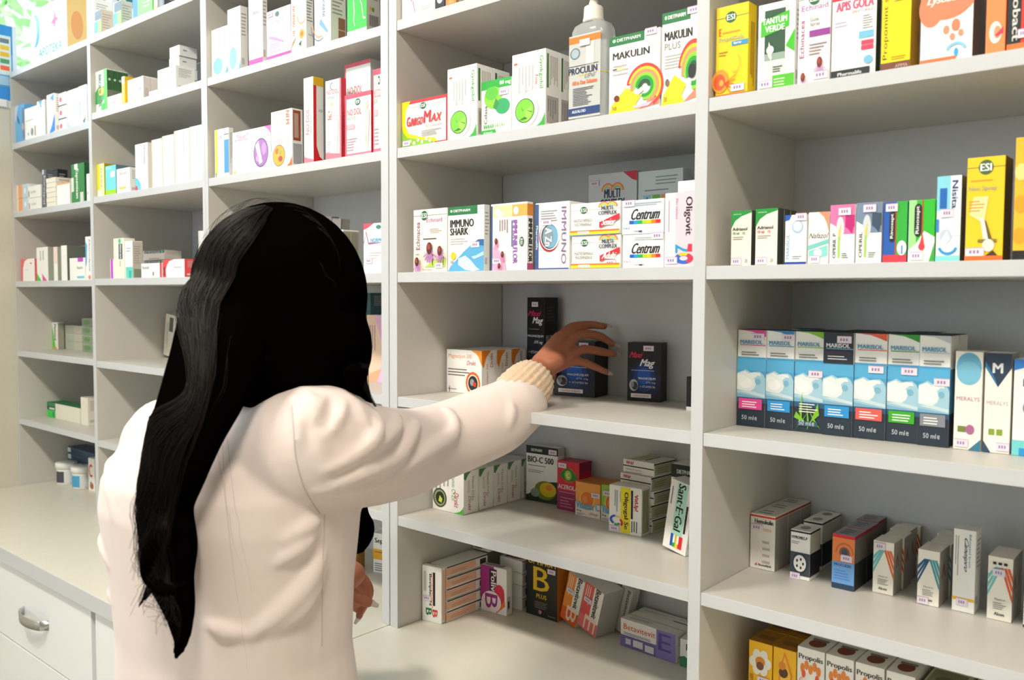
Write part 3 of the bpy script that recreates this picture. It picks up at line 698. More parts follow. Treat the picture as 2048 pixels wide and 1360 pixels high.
def mak(plus):
    o = diet(.7 if not plus else .75, v0=.88)+[T('MAKULIN',.08,.7,.8,.79,'#222222',bold=1)]
    if plus: o += [T('PLUS',.08,.6,.5,.67,'#8a8a8a'),Ln(.08,.4,.65,.56,5,'#c0c0c0'),E(.82,.5,.1,.02,'#f0d890'),E(.72,.545,.03,.02,'#e05040')]
    else: o += [Ln(.08,.5,.4,.66,3,'#c0c0c0'),E(.22,.58,.1,.02,'#e8e0a8'),R(.08,.57,.16,.585,'#3a3a3a')]
    cu,cv = (.72,.3) if not plus else (.86,.33)
    s_ = 1 if not plus else 1.15
    o += [Pg('#ffe61e',(0,0),(.06,.12),(.35,.32),(.5,.27),(.66,.2),(.55,.1),(.6,.03),(.62,0)),
      Pg('#f58a6a',(.6,.02),(1,.06),(1,.35),(.94,.15),(.75,.08)),
      O(cu,cv,.36*s_,.29*s_,.14,'#d8403a',-60,170),O(cu,cv,.32*s_,.25*s_,.16,'#ffd21e',-40,165),O(cu,cv,.28*s_,.215*s_,.22,'#f59a6e',-80,190),O(cu,cv,.22*s_,.17*s_,.22,'#8fd62a',-100,200),O(cu,cv,.175*s_,.135*s_,.32,'#1fa33a',-110,205),O(cu,cv,.12*s_,.09*s_,.5,'#1c5a34',0,220)]
    if plus: o += [E(cu-.04,cv,.1,.075,'#23262c')]
    else: o += [Pg('#fffef0',(.5,.24),(.55,.3),(.6,.27),(.66,.3),(.7,.25),(.6,.2)),Pg('#e9c4ec',(.5,.07),(.9,.1),(.8,.05),(.52,.04))]
    o += [E(.17,.2 if not plus else .25,.055,.04,'#7a2a1c' if not plus else '#7d6a5c'),T('30',.08,.05,.17,.1,'#4a4a3a')]
    return o
K('makulin', 'white box with green header and concentric coloured arcs, right of the bottle', F=mak(0), st=(.72,.93), group='white boxes with concentric coloured arcs')
K('makulinp', 'taller white box with coloured arcs cut off by the right upright', F=mak(1), st=(.68,.93), group='white boxes with concentric coloured arcs')
# eye-level row
CON = '#fbeee6'
K('echin', 'cream box with purple cone flowers and a vertical name at the left edge', '#fdf6ee', F=[R(0,0,1,.3,'#fbe6dc'),*esi(.33,.9,.1,.76),T('Echinacea',.08,.36,.2,.8,'#8a1f5c',rot=90),T('l ·',.08,.28,.17,.34,'#8a1f5c',rot=90),T('Echinaid',.4,.79,.86,.86,'#c070b0'),Ln(.5,.62,.92,.7,3,'#cbb9b4'),Ln(.3,.52,.92,.56,1,'#5a4a4a'),Pg('#b9e04a',(.35,.08),(.95,.08),(.98,.22),(.7,.2)),R(.58,.1,.6,.28,'#4a3a3a'),R(.9,.1,.915,.24,'#4a3a3a'),*daisy(.5,.34,.2,1.0),*daisy(.82,.3,.16,1.0),*daisy(.15,.14,.15,1.0),T('Planta intera',.32,.02,.62,.055,'#7a4a6a')], st=(.66,.06), group=g('D','2'))
K('shark', 'white box with green header, bold black title and blue wave', F=diet(.82)+[T('IMMUNO',.07,.68,.72,.8,'#1c1c1c',bold=1),T('SHARK',.07,.56,.57,.67,'#1c1c1c',bold=1),Ln(.07,.42,.6,.53,3,LG),Pg('#5fb4e6',(0,0),(1,0),(1,.46),(.85,.46),(.65,.4),(.45,.3),(.25,.18),(.08,.08)),Pg('#2b6fb0',(.7,.42),(.85,.48),(1,.48),(1,.38),(.8,.4)),Pg('#d4ecf8',(.3,.2),(.5,.24),(.66,.16),(.8,.06),(.9,.02),(.7,.0),(.5,.02),(.3,.1)),Pg('#bfe2f6',(.66,.22),(.74,.18),(1,.24),(1,.3),(.8,.24)),E(.16,.24,.07,.06,'#f2d21c'),T('30',.08,.12,.17,.17,'#2a4a6a')], st=(.66,.36), group=g('D','2'))
K('iflor', 'white box with orange header and vertical violet title above pink flowers', F=[R(0,0,.05,.97,'#3a5a8c'),R(.06,.8,1,.97,'#ffe2b0'),R(.6,.8,1,.97,'#f9b95a'),E(.7,.88,.07,.06,'#ffffff'),Pg('#ffffff',(.1,.86),(.18,.94),(.38,.84),(.3,.78)),T('IMMUNILFLOR',.62,.1,.74,.74,'#9a5ac0',rot=-90,sh=0,bold=1),R(.58,.35,.61,.74,'#5a6a9a'),E(.86,.42,.06,.07,DG),T('ESI',.83,.38,.89,.46,'#ffffff',rot=-90,bold=1),R(.85,.05,.855,.76,'#8ab09a'),Ln(.25,.55,.52,.76,4,'#9a8a9a',1),
   Pg('#f4b4d8',(.05,.0),(.45,.0),(.4,.12),(.25,.3),(.08,.36)),*daisy(.17,.42,.1,1,'#e884c0'),*daisy(.36,.22,.1,1,'#e884c0'),*daisy(.28,.05,.09,1,'#e884c0')], Rt=[R(0,.8,1,.97,'#f0953a'),R(0,0,1,.1,'#c85a8a'),T('IMMUNILFLOR',.2,.12,.85,.75,'#2a2a2a',rot=-90,bold=1)], st=(.06,.1), group=g('D','2'))
K('az', 'white box with blue left stripe and a round blue-red badge, beside the stacked multivitamins', F=[R(0,0,.1,.98,'#3c5a9a'),T('Pharmalife',.02,.3,.08,.66,'#e9eef8',rot=-90,bold=1),Ln(.16,.72,.66,.9,5,'#9a9a9e'),E(.42,.48,.3,.22,'#b8283a'),E(.44,.5,.29,.21,'#ffffff'),E(.43,.49,.25,.185,'#3a4a5a'),E(.45,.49,.23,.17,'#7ab8dc'),E(.38,.49,.16,.15,'#8aa0b0'),T('A Zn',.3,.35,.5,.62,'#f4f8fb',rot=-90,bold=1),T('IMMUNO',.78,.08,.92,.92,'#8a6aa0',rot=-90),R(0,0,1,.02,'#3c5a9a')], st=(.2,.66), group=g('D','2'))
def mc(w1):
    o = [*[x for x in esi(.27,.78,.075,1.5)],T('MULTI',.64,.74,.86,.86,'#1f2f5c',bold=1),T('COMPLEX',.58,.6,.94,.72,'#1f2f5c',bold=1)]
    for i,c in enumerate(['#f07a80','#f9b24a','#ffe23a','#a8e05a','#7ad0e8']):
        r = .11-.016*i; o += [O(.68,.84,r,r*1.5,.16,c,0,180),O(.84,.84,r,r*1.5,.16,c,0,180)]
    o = o[:3]+o[5:]+o[3:5]
    o += [T('MULTIVITAMINICO',.07,.42,.46,.5,'#4a5a6a'),T('MULTIMINERALE',.09,.3,.44,.38,'#4a5a6a'),Ln(.1,.53,.42,.56,1,LG),Pg('#d8283c',(.6,.2),(1,.46),(1,.62),(.6,.38)),T(w1,.64,.28,.94,.48,'#ffffff',bold=1,sh=.2)]
    return o
MCB = [R(0,.02,1,.1,'#ffe21e'),R(0,.1,1,.15,'#f0803a'),R(.16,.04,.4,.12,'#ffffff'),T('30 compresse',.18,.06,.38,.1,'#d05a3a')]
K('mcb', 'lower multivitamin box of the two-high stack left of the rainbow-striped boxes', F=mc('Adulti')+MCB, st=(.7,.06), group='multivitamin boxes with rainbow domes')
K('mct', 'upper multivitamin box, lying on its twin in the two-high stack', F=mc('Senior')+MCB+[R(0,0,1,.02,'#7ab8d8')], group='multivitamin boxes with rainbow domes')
K('mcgrey', 'grey multivitamin box with rainbow dome standing at the back above the stacks', '#dcdfe4', F=[Pg('#d8304a',(.72,1),(1,1),(1,.9),(.9,.92)),T('MULTI',.34,.75,.66,.84,'#2a3a5c',bold=1),T('COMPLEX',.26,.65,.76,.74,'#2a3a5c',bold=1),*[O(.41+.2*j,.82,.13-.018*i,(.13-.018*i)*.62,.16,c,0,180) for j in (0,1) for i,c in enumerate(['#f07a80','#f9b24a','#ffe23a','#7ad0e8'])],Pg('#d8283c',(.34,.5),(.66,.58),(.66,.66),(.34,.57)),T('Senior',.38,.53,.62,.62,'#ffffff',bold=1,sh=.2)], st=(.04,.88), group='multivitamin boxes with rainbow domes')
def cen(): return [T('Centrum',.2,.42,.95,.74,'#1d1f24',bold=1,sh=.12),*rainbow(.18,.3,.93,.4),Ln(.3,.84,.95,.95,2,'#b8c4d0'),T('A do Z',.04,.16,.2,.22,'#4a5a6a'),Ln(.3,.08,.6,.12,1,'#6a6a6a'),R(.42,.06,.5,.1,'#3a3a3a')]
K('cenb', 'lower white box with black italic title over a rainbow bar', F=cen(), st=(.72,.84), group='boxes with black title over a rainbow bar')
K('cent', 'upper pale blue box with black italic title over a rainbow bar', '#e6f0fa', F=cen(), st=(.04,.82), group='boxes with black title over a rainbow bar')
K('cengrey', 'pale grey box with four coloured figure tiles at the back of the eye-level row', '#e2ecf0', F=[Ln(.4,.86,.92,.96,3,'#9ab0b8'),Ln(.15,.8,.7,.83,1,'#8a9aa0'),R(.12,.56,.3,.76,'#a8dcf4'),E(.21,.72,.03,.02,'#2a8ac8'),Pg('#2a8ac8',(.16,.66),(.2,.68),(.26,.7),(.22,.64),(.26,.57),(.21,.62),(.16,.57),(.19,.64)),R(.33,.56,.5,.76,'#7ad24a'),R(.53,.56,.7,.76,'#f9b06a'),R(.73,.56,.9,.76,'#e8406a'),Ln(.12,.46,.9,.53,2,'#5a5a5a')], group=g('D','2'))
K('whbehind', 'plain white box standing behind the pink box at the right upright', F=[Ln(.3,.86,.9,.9,1,GR)], group=g('D','2'))
K('oligo', 'pink-white box with black vertical title and rainbow number at the right upright', '#fdeef4', F=[R(.35,0,1,1,'#fbd6e4'),T('Oligovit',.62,.42,.9,.93,'#2a2a34',rot=-90,bold=1),T('film tablete',.36,.64,.44,.92,'#9a5a8a',rot=-90),Ln(.12,.42,.2,.9,1,'#c0a8b8',1),T('2',.36,.19,.9,.3,'#1fa0d8',rot=-90,bold=1),Pg('#e8304a',(.74,.2),(.9,.2),(.9,.3),(.78,.3)),E(.64,.11,.3,.075,'#2a6ad0'),O(.64,.11,.3,.075,.5,'#e8304a',-60,60),O(.64,.11,.3,.075,.5,'#ffd21e',60,130),E(.64,.11,.13,.03,'#fbd6e4')], st=(.04,.04), group=g('D','2'))
# row with the hand
MG = [T('Magnezijum 300',.06,.78,.72,.9,'#f08a1e'),T('Direkt',.58,.66,.85,.76,'#c8203c',sh=.1),Ln(.04,.4,.7,.6,3,'#7a7874'),Pg('#f59a2a',(.7,1),(1,1),(1,.66),(.92,.86),(.84,.94)),O(.76,.25,.2,.26,.22,'#e8741c',-20,300),E(.76,.25,.13,.17,'#2a3038'),E(.74,.27,.06,.08,'#9aa4ac'),Pg('#e0401c',(.78,.3),(.86,.26),(.84,.16),(.76,.2)),R(.08,.02,.1,.14,'#7a2a3a'),R(.04,.08,.3,.09,'#5a5a5a')]
MR = [Pg('#f08c22',(0,1),(.6,1),(.3,.85),(.12,.6),(0,.7)),T('Magnezijum 300',.3,.08,.45,.7,'#d88a50',rot=90),T('Direkt',.55,.62,.72,.94,'#b03a4a',rot=90)]
K('mag300', 'white box with orange title and round orange emblem, foremost in its row', F=MG, Rt=MR, group='white boxes with an orange corner, one behind the other',
  cp=[('mag300b','second white box with an orange corner, just behind the front one'),('mag300c','rearmost white box with an orange corner, touching the back')])
def maxi(tall=0):
    if tall: return [T('Maxi',.04,.8,.85,.86,'#d01f5a',bold=1,sh=.2),T('Mag',.3,.7,.95,.79,'#f4f4f4',bold=1,sh=.2),R(.1,.66,.7,.663,'#c0c8d0'),R(.05,.36,.95,.62,'#141c2c'),T('MAGNEZIJUM',.05,.57,.95,.6,'#d8dce4',bold=1),T('375 mg',.4,.5,.95,.54,'#d8dce4',bold=1,sh=.15),T('+ VITAMIN B',.1,.4,.9,.43,'#d8dce4'),R(.1,.05,.9,.1,'#b8bcc4')]
    return [E(.5,.36,.48,.34,'#0e2348'),E(.5,.4,.32,.24,'#123f86'),E(.5,.43,.2,.14,'#1a5ec4'),T('Maxi',.05,.74,.48,.84,'#e01f50',bold=1,sh=.25),T('Mag',.35,.56,.84,.72,'#ffffff',bold=1,sh=.25),R(.12,.52,.8,.53,'#c8d0dc'),T('MAGNEZIJUM',.34,.36,.84,.41,'#e4e8f0',bold=1),T('375 mg',.56,.3,.84,.34,'#e4e8f0'),T('+ VITAMIN B6',.38,.23,.84,.27,'#e4e8f0'),E(.2,.27,.13,.1,'#c8ccd4'),E(.23,.26,.09,.07,'#3a3e46'),E(.16,.28,.05,.05,'#9aa0a8'),R(.12,.06,.72,.13,'#f8f4f4'),T('1 KAPSULA DNEVNO',.18,.075,.66,.11,'#d02a3a')]
K('maxtall', 'tall black box with magenta and white title, standing behind the wrist', '#0d0f14', F=maxi(1), Rt=[Ln(.2,.75,.8,.92,5,'#3a3e46'),R(.1,.35,.35,.6,'#8a8e94'),R(.42,.35,.9,.6,'#b0b2b6')], st=(.3,.9), group='black boxes with a blue glow')
K('maxmid', 'black box with blue glow being gripped by the hand', '#0d0f14', F=maxi(), Rt=[Ln(.2,.2,.8,.8,12,'#23262e')], st=(.62,.88), group='black boxes with a blue glow')
K('maxr', 'black box with blue glow and magenta title standing alone right of the hand', '#0d0f14', F=maxi(), Rt=[Ln(.2,.2,.8,.9,12,'#1b1d24')], st=(.48,.86), group='black boxes with a blue glow')
K('maxedge', 'black box with white foot half hidden by the right upright, right of the hand', '#101218', F=[R(0,0,1,.12,'#e8e8e8')], group='black boxes with a blue glow')
# low row
VC = [Ln(.1,.45,.6,.9,4,'#a8aaa4',1),T('Vitamin C+Zn',.62,.3,.74,.96,'#5a9a4a',rot=-90),T('Direkt',.7,.12,.84,.5,'#c8203c',rot=-90,sh=.1),E(.24,.3,.22,.23,'#3e4a30'),E(.24,.3,.185,.195,'#9aa888'),E(.25,.3,.14,.15,'#262e20'),Pg('#c8e04a',(.24,.36),(.33,.28),(.3,.18),(.2,.22)),*curvewedge('#5fc04a')]
VR = [Pg('#5a8a5a',(0,1),(.5,1),(.3,.93),(.1,.8),(0,.85)),T('Vitamin C+Zn',.55,.3,.7,.88,'#6a8a5a',rot=-90),T('Direkt',.3,.06,.5,.42,'#b83a4a',rot=-90,sh=.1),R(.25,.5,.4,.8,'#e8e4e0')]
K('vitc', 'white box with green title and dark round emblem under the sleeve', F=VC, Rt=VR, group='white boxes with a green edge, one behind the other',
  cp=[('vitc1','second green-edged white box in the row under the sleeve'),('vitc2','third green-edged white box in the row under the sleeve'),('vitc3','fourth green-edged white box in the row under the sleeve'),('vitc4','rearmost green-edged white box beside the black-headed vitamin box')])
K('bioc', 'white box with black header, black title and yellow pepper picture on a dark base', F=[R(0,.86,1,1,'#16241e'),T('DIETPHARM',.16,.9,.5,.95,'#dfe8e2',bold=1),T('BIO-C 500',.06,.7,.86,.81,'#1a1a1a',bold=1),Ln(.07,.64,.75,.67,1,'#5a5a5a'),Ln(.07,.52,.7,.58,2,'#9a9a98'),Pg('#24382a',(0,0),(1,0),(1,.4),(.7,.38),(.4,.28),(.1,.12),(0,.1)),E(.62,.22,.34,.17,'#7d8c2c'),E(.7,.24,.26,.13,'#e0c21e'),E(.74,.28,.1,.05,'#f08a2a'),E(.3,.16,.14,.08,'#93a88e')], Rt=[R(0,.0,1,1,'#f2f2ee'),R(0,.86,1,1,'#d8d8d4')], st=(.72,.88), group=g('D','4'))
K('acerola', 'crimson box with a green leaf badge left of the small orange fruit box', '#c41f4c', F=[R(0,0,1,.4,'#9a2a5c'),R(0,.4,1,1,'#d82a3e'),E(.52,.72,.34,.16,'#e0503a'),Pg('#2f8a3a',(.1,.72),(.3,.82),(.5,.88),(.7,.82),(.95,.7),(.75,.62),(.5,.6),(.25,.64)),E(.5,.72,.16,.1,'#a8d03a'),T('C',.44,.67,.56,.77,'#ffffff',bold=1),T('ACEROLA',.05,.43,.95,.52,'#f8e8ec',bold=1),Ln(.1,.36,.9,.39,1,'#e0a8b8'),Ln(.15,.06,.8,.3,4,'#c77a9a')], Rt=[R(0,.8,1,1,'#8a1c44'),R(0,0,1,.4,'#7a2048')], st=(.06,.86), group=g('D','4'))
def vco(c): return [R(0,0,1,.4,'#fbf8f2'),E(.48,.5,.36,.3,c),E(.48,.5,.3,.25,'#f9d08a'),E(.48,.52,.26,.22,'#f07a2a'),E(.4,.5,.1,.1,'#f79a4a'),T('Vitamin C',.04,.22,.96,.44,'#6ab8e0',bold=1),T('50 mg',.06,.12,.24,.18,'#3a3a3a',bold=1),Ln(.06,.03,.42,.1,2,'#8a8a8a'),T('Orange',.56,.06,.94,.15,'#e03a2a',sh=.15)]
K('vcor', 'small orange-topped box with an orange fruit slice in the low centre row', '#f9a84a', F=vco('#f9b23a'), Tp=[R(0,0,1,1,'#e8904a'),Ln(.1,.2,.9,.8,4,'#c87a3a')], st=(.66,.6), group='small fruit-slice boxes')
K('vcgr', 'small green-topped box with an orange fruit slice, half hidden by the yellow-striped box', '#9ad04a', F=vco('#b8dc6a'), Tp=[R(0,0,1,1,'#d89a5a')], st=(.1,.7), group='small fruit-slice boxes')
K('oligogal', 'white box with yellow vertical band and rainbow swirl before the flat stack', F=[R(.36,.02,.66,.98,'#f6e82a'),T('Oligogal Se',.44,.1,.6,.88,'#1a1a1a',rot=-90,bold=1),T('kapsule',.32,.66,.38,.88,'#6a6a6a',rot=-90),R(.68,.34,.74,.94,'#16181c'),T('VitUp!',.76,.52,.9,.86,'#c8202c',rot=-90,bold=1),Ln(.18,.4,.3,.9,2,'#8a9a8a',1),Ln(.7,.04,.92,.3,3,'#5a5a5a',1),O(.2,.27,.17,.1,.4,'#1c58c8',90,250),O(.22,.25,.17,.1,.4,'#1fb24a',250,330),O(.28,.22,.17,.1,.4,'#e8202c',-40,60),O(.28,.26,.15,.1,.35,'#ffd400',60,110)], Rt=[R(.1,.05,.9,.95,'#b5b28a'),Ln(.2,.1,.8,.9,3,'#8a8a6a',1)], st=(.03,.03), group=g('D','4'))
SF = [T('VitUp!',.1,.6,.34,.9,'#c8202c',bold=1),R(.0,.48,1,.56,'#16181c'),T('Oligogal Se kapsule',.08,.22,.6,.34,'#4a4a4a'),Ln(.08,.06,.9,.14,1,GR)]
SR = [R(.04,.08,.96,.8,'#c9c69a'),R(0,.84,1,.93,'#16181c'),Ln(.15,.2,.85,.7,3,'#9a9a7a')]
K('stk0', 'bottom box of the flat-lying stack of white boxes with olive sides', F=SF, Rt=SR, group='flat-lying boxes in the low centre row',
  Tp=[R(.15,.1,.5,.9,'#cfd09a'),R(.55,.2,.62,.9,'#5a6a5a')], cp=[('stk1','second box from the bottom of the olive-sided flat stack'),('stk2','middle box of the olive-sided flat stack'),('stk3','second box from the top of the olive-sided flat stack'),('stk4','top box of the olive-sided flat stack')])
K('vbox', 'white box with black header and large V behind the leaning rainbow box', F=[R(0,.84,1,1,'#16241e'),T('DIETPHARM',.2,.89,.8,.94,'#c8d8cc',bold=1),T('V',.1,.64,.36,.78,'#1a1a1a',bold=1),T('2',.12,.46,.3,.58,'#6a6a6a'),R(0,0,1,.18,'#1c2420')], group=g('D','4'))
K('sante', 'white and mint box with black sideways title leaning on the right upright', F=[R(.3,.2,.75,.98,'#b8f0dc'),T('Sant·E·Gal',.36,.3,.66,.97,'#141414',rot=-90,bold=1),R(.78,.3,.86,.7,'#16181c'),Ln(.1,.5,.2,.9,1,'#7a8a8a',1),R(.3,.06,.4,.24,'#1c58c8'),R(.4,.06,.52,.24,'#1fb24a'),R(.52,.06,.64,.24,'#ffd400'),R(.64,.06,.8,.24,'#e8202c'),R(.42,.12,.5,.24,'#ffffff'),R(.58,.12,.66,.24,'#ffffff')], tilt=9, group=g('D','4'))
# worktop row
PEA = '#f4c4a4'
K('bev', 'slim white box with black vertical title, left of the salmon-sided stack', F=[R(.56,.3,.68,.9,'#16181c'),R(.5,.25,.57,.9,PEA),T('Bevipler N',.34,.3,.5,.86,'#1a1a1a',rot=-90,bold=1),Ln(.1,.5,.25,.9,2,'#8a8a8a',1),T('B',.2,.12,.5,.24,'#1f7a4a',rot=-90,bold=1),T('B',.54,.1,.8,.23,'#e0402c',rot=-90,bold=1)], Rt=[R(.3,.05,.8,.95,PEA)], st=(.05,.38), group=g('D','w'))
BR = [R(.0,.1,.7,.8,'#f2c2a4'),R(.0,.86,1,.97,'#2a2a2a'),Ln(.1,.25,.6,.6,2,'#c89a80'),R(.8,.2,.95,.7,'#4a3a36')]
K('bstk0', 'bottom box of the salmon-sided flat stack at the left side panel', F=[R(0,.1,1,.9,PEA)], Rt=BR, group='salmon-sided flat-lying boxes',
  cp=[('bstk1','second box from the bottom of the salmon-sided stack'),('bstk2','middle box of the salmon-sided stack'),('bstk3','fourth box from the bottom of the salmon-sided stack'),('bstk4','top box of the salmon-sided stack')])
K('bhi', 'flat black-striped white box lying behind the salmon stack under the shelf', F=[R(0,.5,.8,.7,BK),T('Bevipler',.1,.1,.6,.4,'#3a3a3a',bold=1)], Tp=[R(.3,.1,.5,.9,BK),R(.05,.1,.2,.9,PEA)], group=g('D','w'))
#K('bhi2', 'upright pale box squeezed between the salmon stack and the back', '#efe9e4', group=g('D','w'))
K('poliv', 'white box with purple swirl and sideways white title over a round purple letter', F=[Pg('#b0308a',(0,.2),(.5,.3),(.6,.8),(.5,1),(0,1)),R(.34,.3,.62,.95,'#3a1c3c'),T('Polivit',.4,.34,.6,.9,'#ffffff',rot=-90,bold=1),Pg('#f07a2a',(.6,0),(.95,.2),(.9,.55),(.7,.6),(.6,.3)),E(.72,.42,.2,.22,'#d82a4a'),E(.42,.24,.38,.23,'#f8ecf2'),T('B',.18,.1,.66,.4,'#a0308a',rot=-90,bold=1)], Rt=[R(.1,.1,.7,.4,'#d8d4d0'),R(.2,.15,.5,.3,'#3a3a3a')], Tp=[R(.1,.2,.8,.9,'#b8a0b0')], group=g('D','w'))
PR_ = [R(.05,.1,.95,.85,'#cfc8c8'),R(.2,.2,.8,.75,'#4a444a'),R(0,.9,1,.97,'#9a4a80')]
K('pstk0', 'bottom box of the purple-topped stack behind the round-letter box', Rt=PR_, Tp=[E(.5,.5,.4,.4,'#a85a98'),R(.1,.1,.3,.9,'#7a3a70')], group='purple-topped flat-lying boxes',
  cp=[('pstk1','second box from the bottom of the purple-topped stack'),('pstk2','third box from the bottom of the purple-topped stack'),('pstk3','top box of the purple-topped stack, purple letter on its lid')])
K('optim', 'black box with huge yellow letter beside the orange tilted boxes', '#17150f', F=[T('OPTIMUM',.06,.84,.94,.93,'#f0c21e',bold=1),T('B',.24,.42,.74,.8,'#f4c81e',bold=1),T('PLUS',.34,.3,.66,.37,'#f0c21e',bold=1),Ln(.28,.14,.78,.26,4,'#8a8474'),E(.46,.08,.05,.035,'#d884b8'),T('Ewopharma',.72,.04,.95,.07,'#c8c8c8')], Rt=[R(0,0,1,1,'#d9781e')], st=(.7,.74), group=g('D','w'))
def bet(c1, c2, letter): return [R(0,.28,.5,1,c1),R(0,0,1,.28,c2),Ln(.1,.5,.4,.96,3,'#f4e4dc',1),T('Betavitevit',.6,.36,.86,1.0,'#3a3a3a',rot=-90,bold=1),T(letter,.3,.04,.9,.34,'#ffe4d8',rot=-90,bold=1)]
K('bet1', 'tilted orange and white box with sideways letter, next to the black box', F=bet('#f59a3a','#ef6a20','B'), st=(.1,.6), tilt=15, group='tilted boxes on the worktop')
K('bet2', 'tilted red-pink and white box, right of the tilted orange one', F=bet('#ea5a5a','#f07a7a','E'), Rt=[R(0,0,1,1,'#c9c4c0')], st=(.1,.6), tilt=15, group='tilted boxes on the worktop')
K('bet3', 'tilted grey-shaded white box directly behind the red-pink one', '#dedad6', F=bet('#cfcac8','#d8b0b8','C'), tilt=15, group='tilted boxes on the worktop')
K('bet4', 'rearmost tilted box with a thin magenta edge near the back', '#d6d2ce', F=[R(0,0,.1,.6,'#a03a70'),T('Betavitevit',.6,.3,.86,.95,'#6a6a6a',rot=-90,bold=1)], tilt=15, group='tilted boxes on the worktop')
EF = [R(0,.0,1,.42,'#7a6fb4'),T('Betavitevit',.06,.64,.64,.84,'#e8502c'),Ln(.06,.46,.6,.56,2,'#6a6a8a'),R(.66,.0,1,1,'#8a80c4'),T('E',.7,.3,.92,.9,'#5a50a8',bold=1),R(.1,.12,.2,.32,'#e4e0f4'),R(.24,.1,.42,.34,'#f0ecf8'),R(.46,.06,.62,.3,'#f0ecf8')]
K('betE', 'low wide box with red title and violet panel on the worktop at the right', F=EF, Tp=[R(.0,.48,1,.52,'#b8b4b4'),Ln(.1,.2,.6,.4,2,'#b8b4b8')], group='low violet-panelled boxes',
  cp=[('betE2','low box with grey lid right behind the violet-panelled box')])
K('betG', 'low white box with green leaf corner cut off by the right upright', F=[Pg('#3a8a5a',(0,0),(1,0),(.6,.25),(.2,.4),(0,.35)),T('B',.3,.62,.55,.86,'#3a4a4a',bold=1),T('F',.35,.4,.5,.55,'#8a8a8a')], group=g('D','w'))

# ================================================================== right bay
K('propg', 'yellow box with red sunburst corner, leftmost on the upper right shelf', '#fddc16', F=[*esi(.46,.87,.17,.36),T('E',.1,.68,.16,.76,'#f0602a',bold=1),Ln(.2,.7,.9,.74,1,'#f5a42a'),T('PropolGola',.1,.6,.86,.66,'#b8c48a',bold=1),R(.5,.55,1,.6,'#3a9ad8'),T('Spray',.56,.56,.8,.59,'#ffffff',bold=1),Ln(.1,.46,.4,.52,2,'#b89a2a'),E(.16,.18,.26,.13,'#f9a02a'),E(.14,.17,.18,.09,'#ee5a26'),E(.2,.16,.07,.035,'#f9b04a'),*[Pg('#e0502a',(.3,.14),(.31,.15),(.5+.04*i,.04+.05*i),(.5+.04*i,.03+.05*i)) for i in range(5)],O(.62,.36,.16,.1,.08,'#b8a44a',-120,60),R(0,0,1,.03,'#ef6a3a')], Rt=[Ln(.3,.1,.8,.8,3,'#6a3a1a',1),R(0,0,1,.03,'#e0502a')], st=(.5,.05), group=g('E','1'))
K('tantum', 'white box with slanted green band over a dark throat picture', F=[R(.18,.1,.74,.92,'#27543a'),R(.18,.1,.74,.34,'#e4ece6'),R(.18,.34,.74,.42,'#9ab0a2'),Pg('#3fc41e',(.08,.62),(.84,.7),(.84,.88),(.08,.8)),T('TANTUM',.12,.76,.78,.83,'#ffffff',bold=1),T('VERDE',.2,.67,.72,.74,'#ffffff',bold=1),E(.34,.46,.1,.05,'#f4f4ee'),Pg('#dfe8e2',(.28,.4),(.3,.56),(.34,.52),(.4,.36),(.36,.34)),Pg('#3fc41e',(.76,.48),(1,.4),(1,.66)),R(.42,0,1,.16,'#56c42a'),Ln(.46,.04,.8,.14,3,'#d8f0c8'),Ln(.42,.2,.72,.28,3,'#4a5a4a')], st=(.04,.03), group=g('E','1'))
K('esigola', 'white box with vertical plum title and small purple cone flowers', '#fdfaf8', F=[*esi(.5,.95,.19,.42),T('Echinaid',.1,.82,.92,.88,'#b060b8'),T('Echinacea',.06,.3,.2,.72,'#9a3a86',rot=90),T('Gola',.38,.69,.64,.73,'#5a5a5a'),T('Spray',.38,.63,.68,.68,'#5a5a5a'),R(.36,.52,1,.59,'#9a3aa0'),Ln(.36,.32,.92,.46,4,'#9a8a94'),*daisy(.7,.2,.2,.62,'#c8a0d4','#7a2a2c'),*daisy(.2,.06,.17,.62,'#c8a0d4','#7a2a2c')], Rt=[R(0,0,1,1,'#e8e4e4')], st=(.5,.04), group=g('E','1'))
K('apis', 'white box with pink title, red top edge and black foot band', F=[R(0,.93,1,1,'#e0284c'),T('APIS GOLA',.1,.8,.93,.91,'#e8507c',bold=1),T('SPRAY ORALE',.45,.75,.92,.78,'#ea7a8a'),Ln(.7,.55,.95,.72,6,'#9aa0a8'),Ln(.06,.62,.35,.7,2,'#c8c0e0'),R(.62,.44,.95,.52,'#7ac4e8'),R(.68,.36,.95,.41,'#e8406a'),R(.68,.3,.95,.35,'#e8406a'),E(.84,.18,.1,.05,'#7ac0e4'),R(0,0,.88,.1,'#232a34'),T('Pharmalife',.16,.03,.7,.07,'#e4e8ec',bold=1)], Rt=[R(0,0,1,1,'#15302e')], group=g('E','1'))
K('propom', 'bright yellow box with brown sideways title and brown foot', '#fde000', F=[T('Propomint sprej',.06,.14,.26,1.1,'#6a4a10',rot=90),R(0,0,1,.1,'#7a4a3a'),T('APIMA',.5,.03,.92,.07,'#d8b8a8'),Ln(.36,.13,.9,.18,2,'#b89a10')], Rt=[R(0,0,1,1,'#b3860c')], st=(.42,.82), group=g('E','1'))
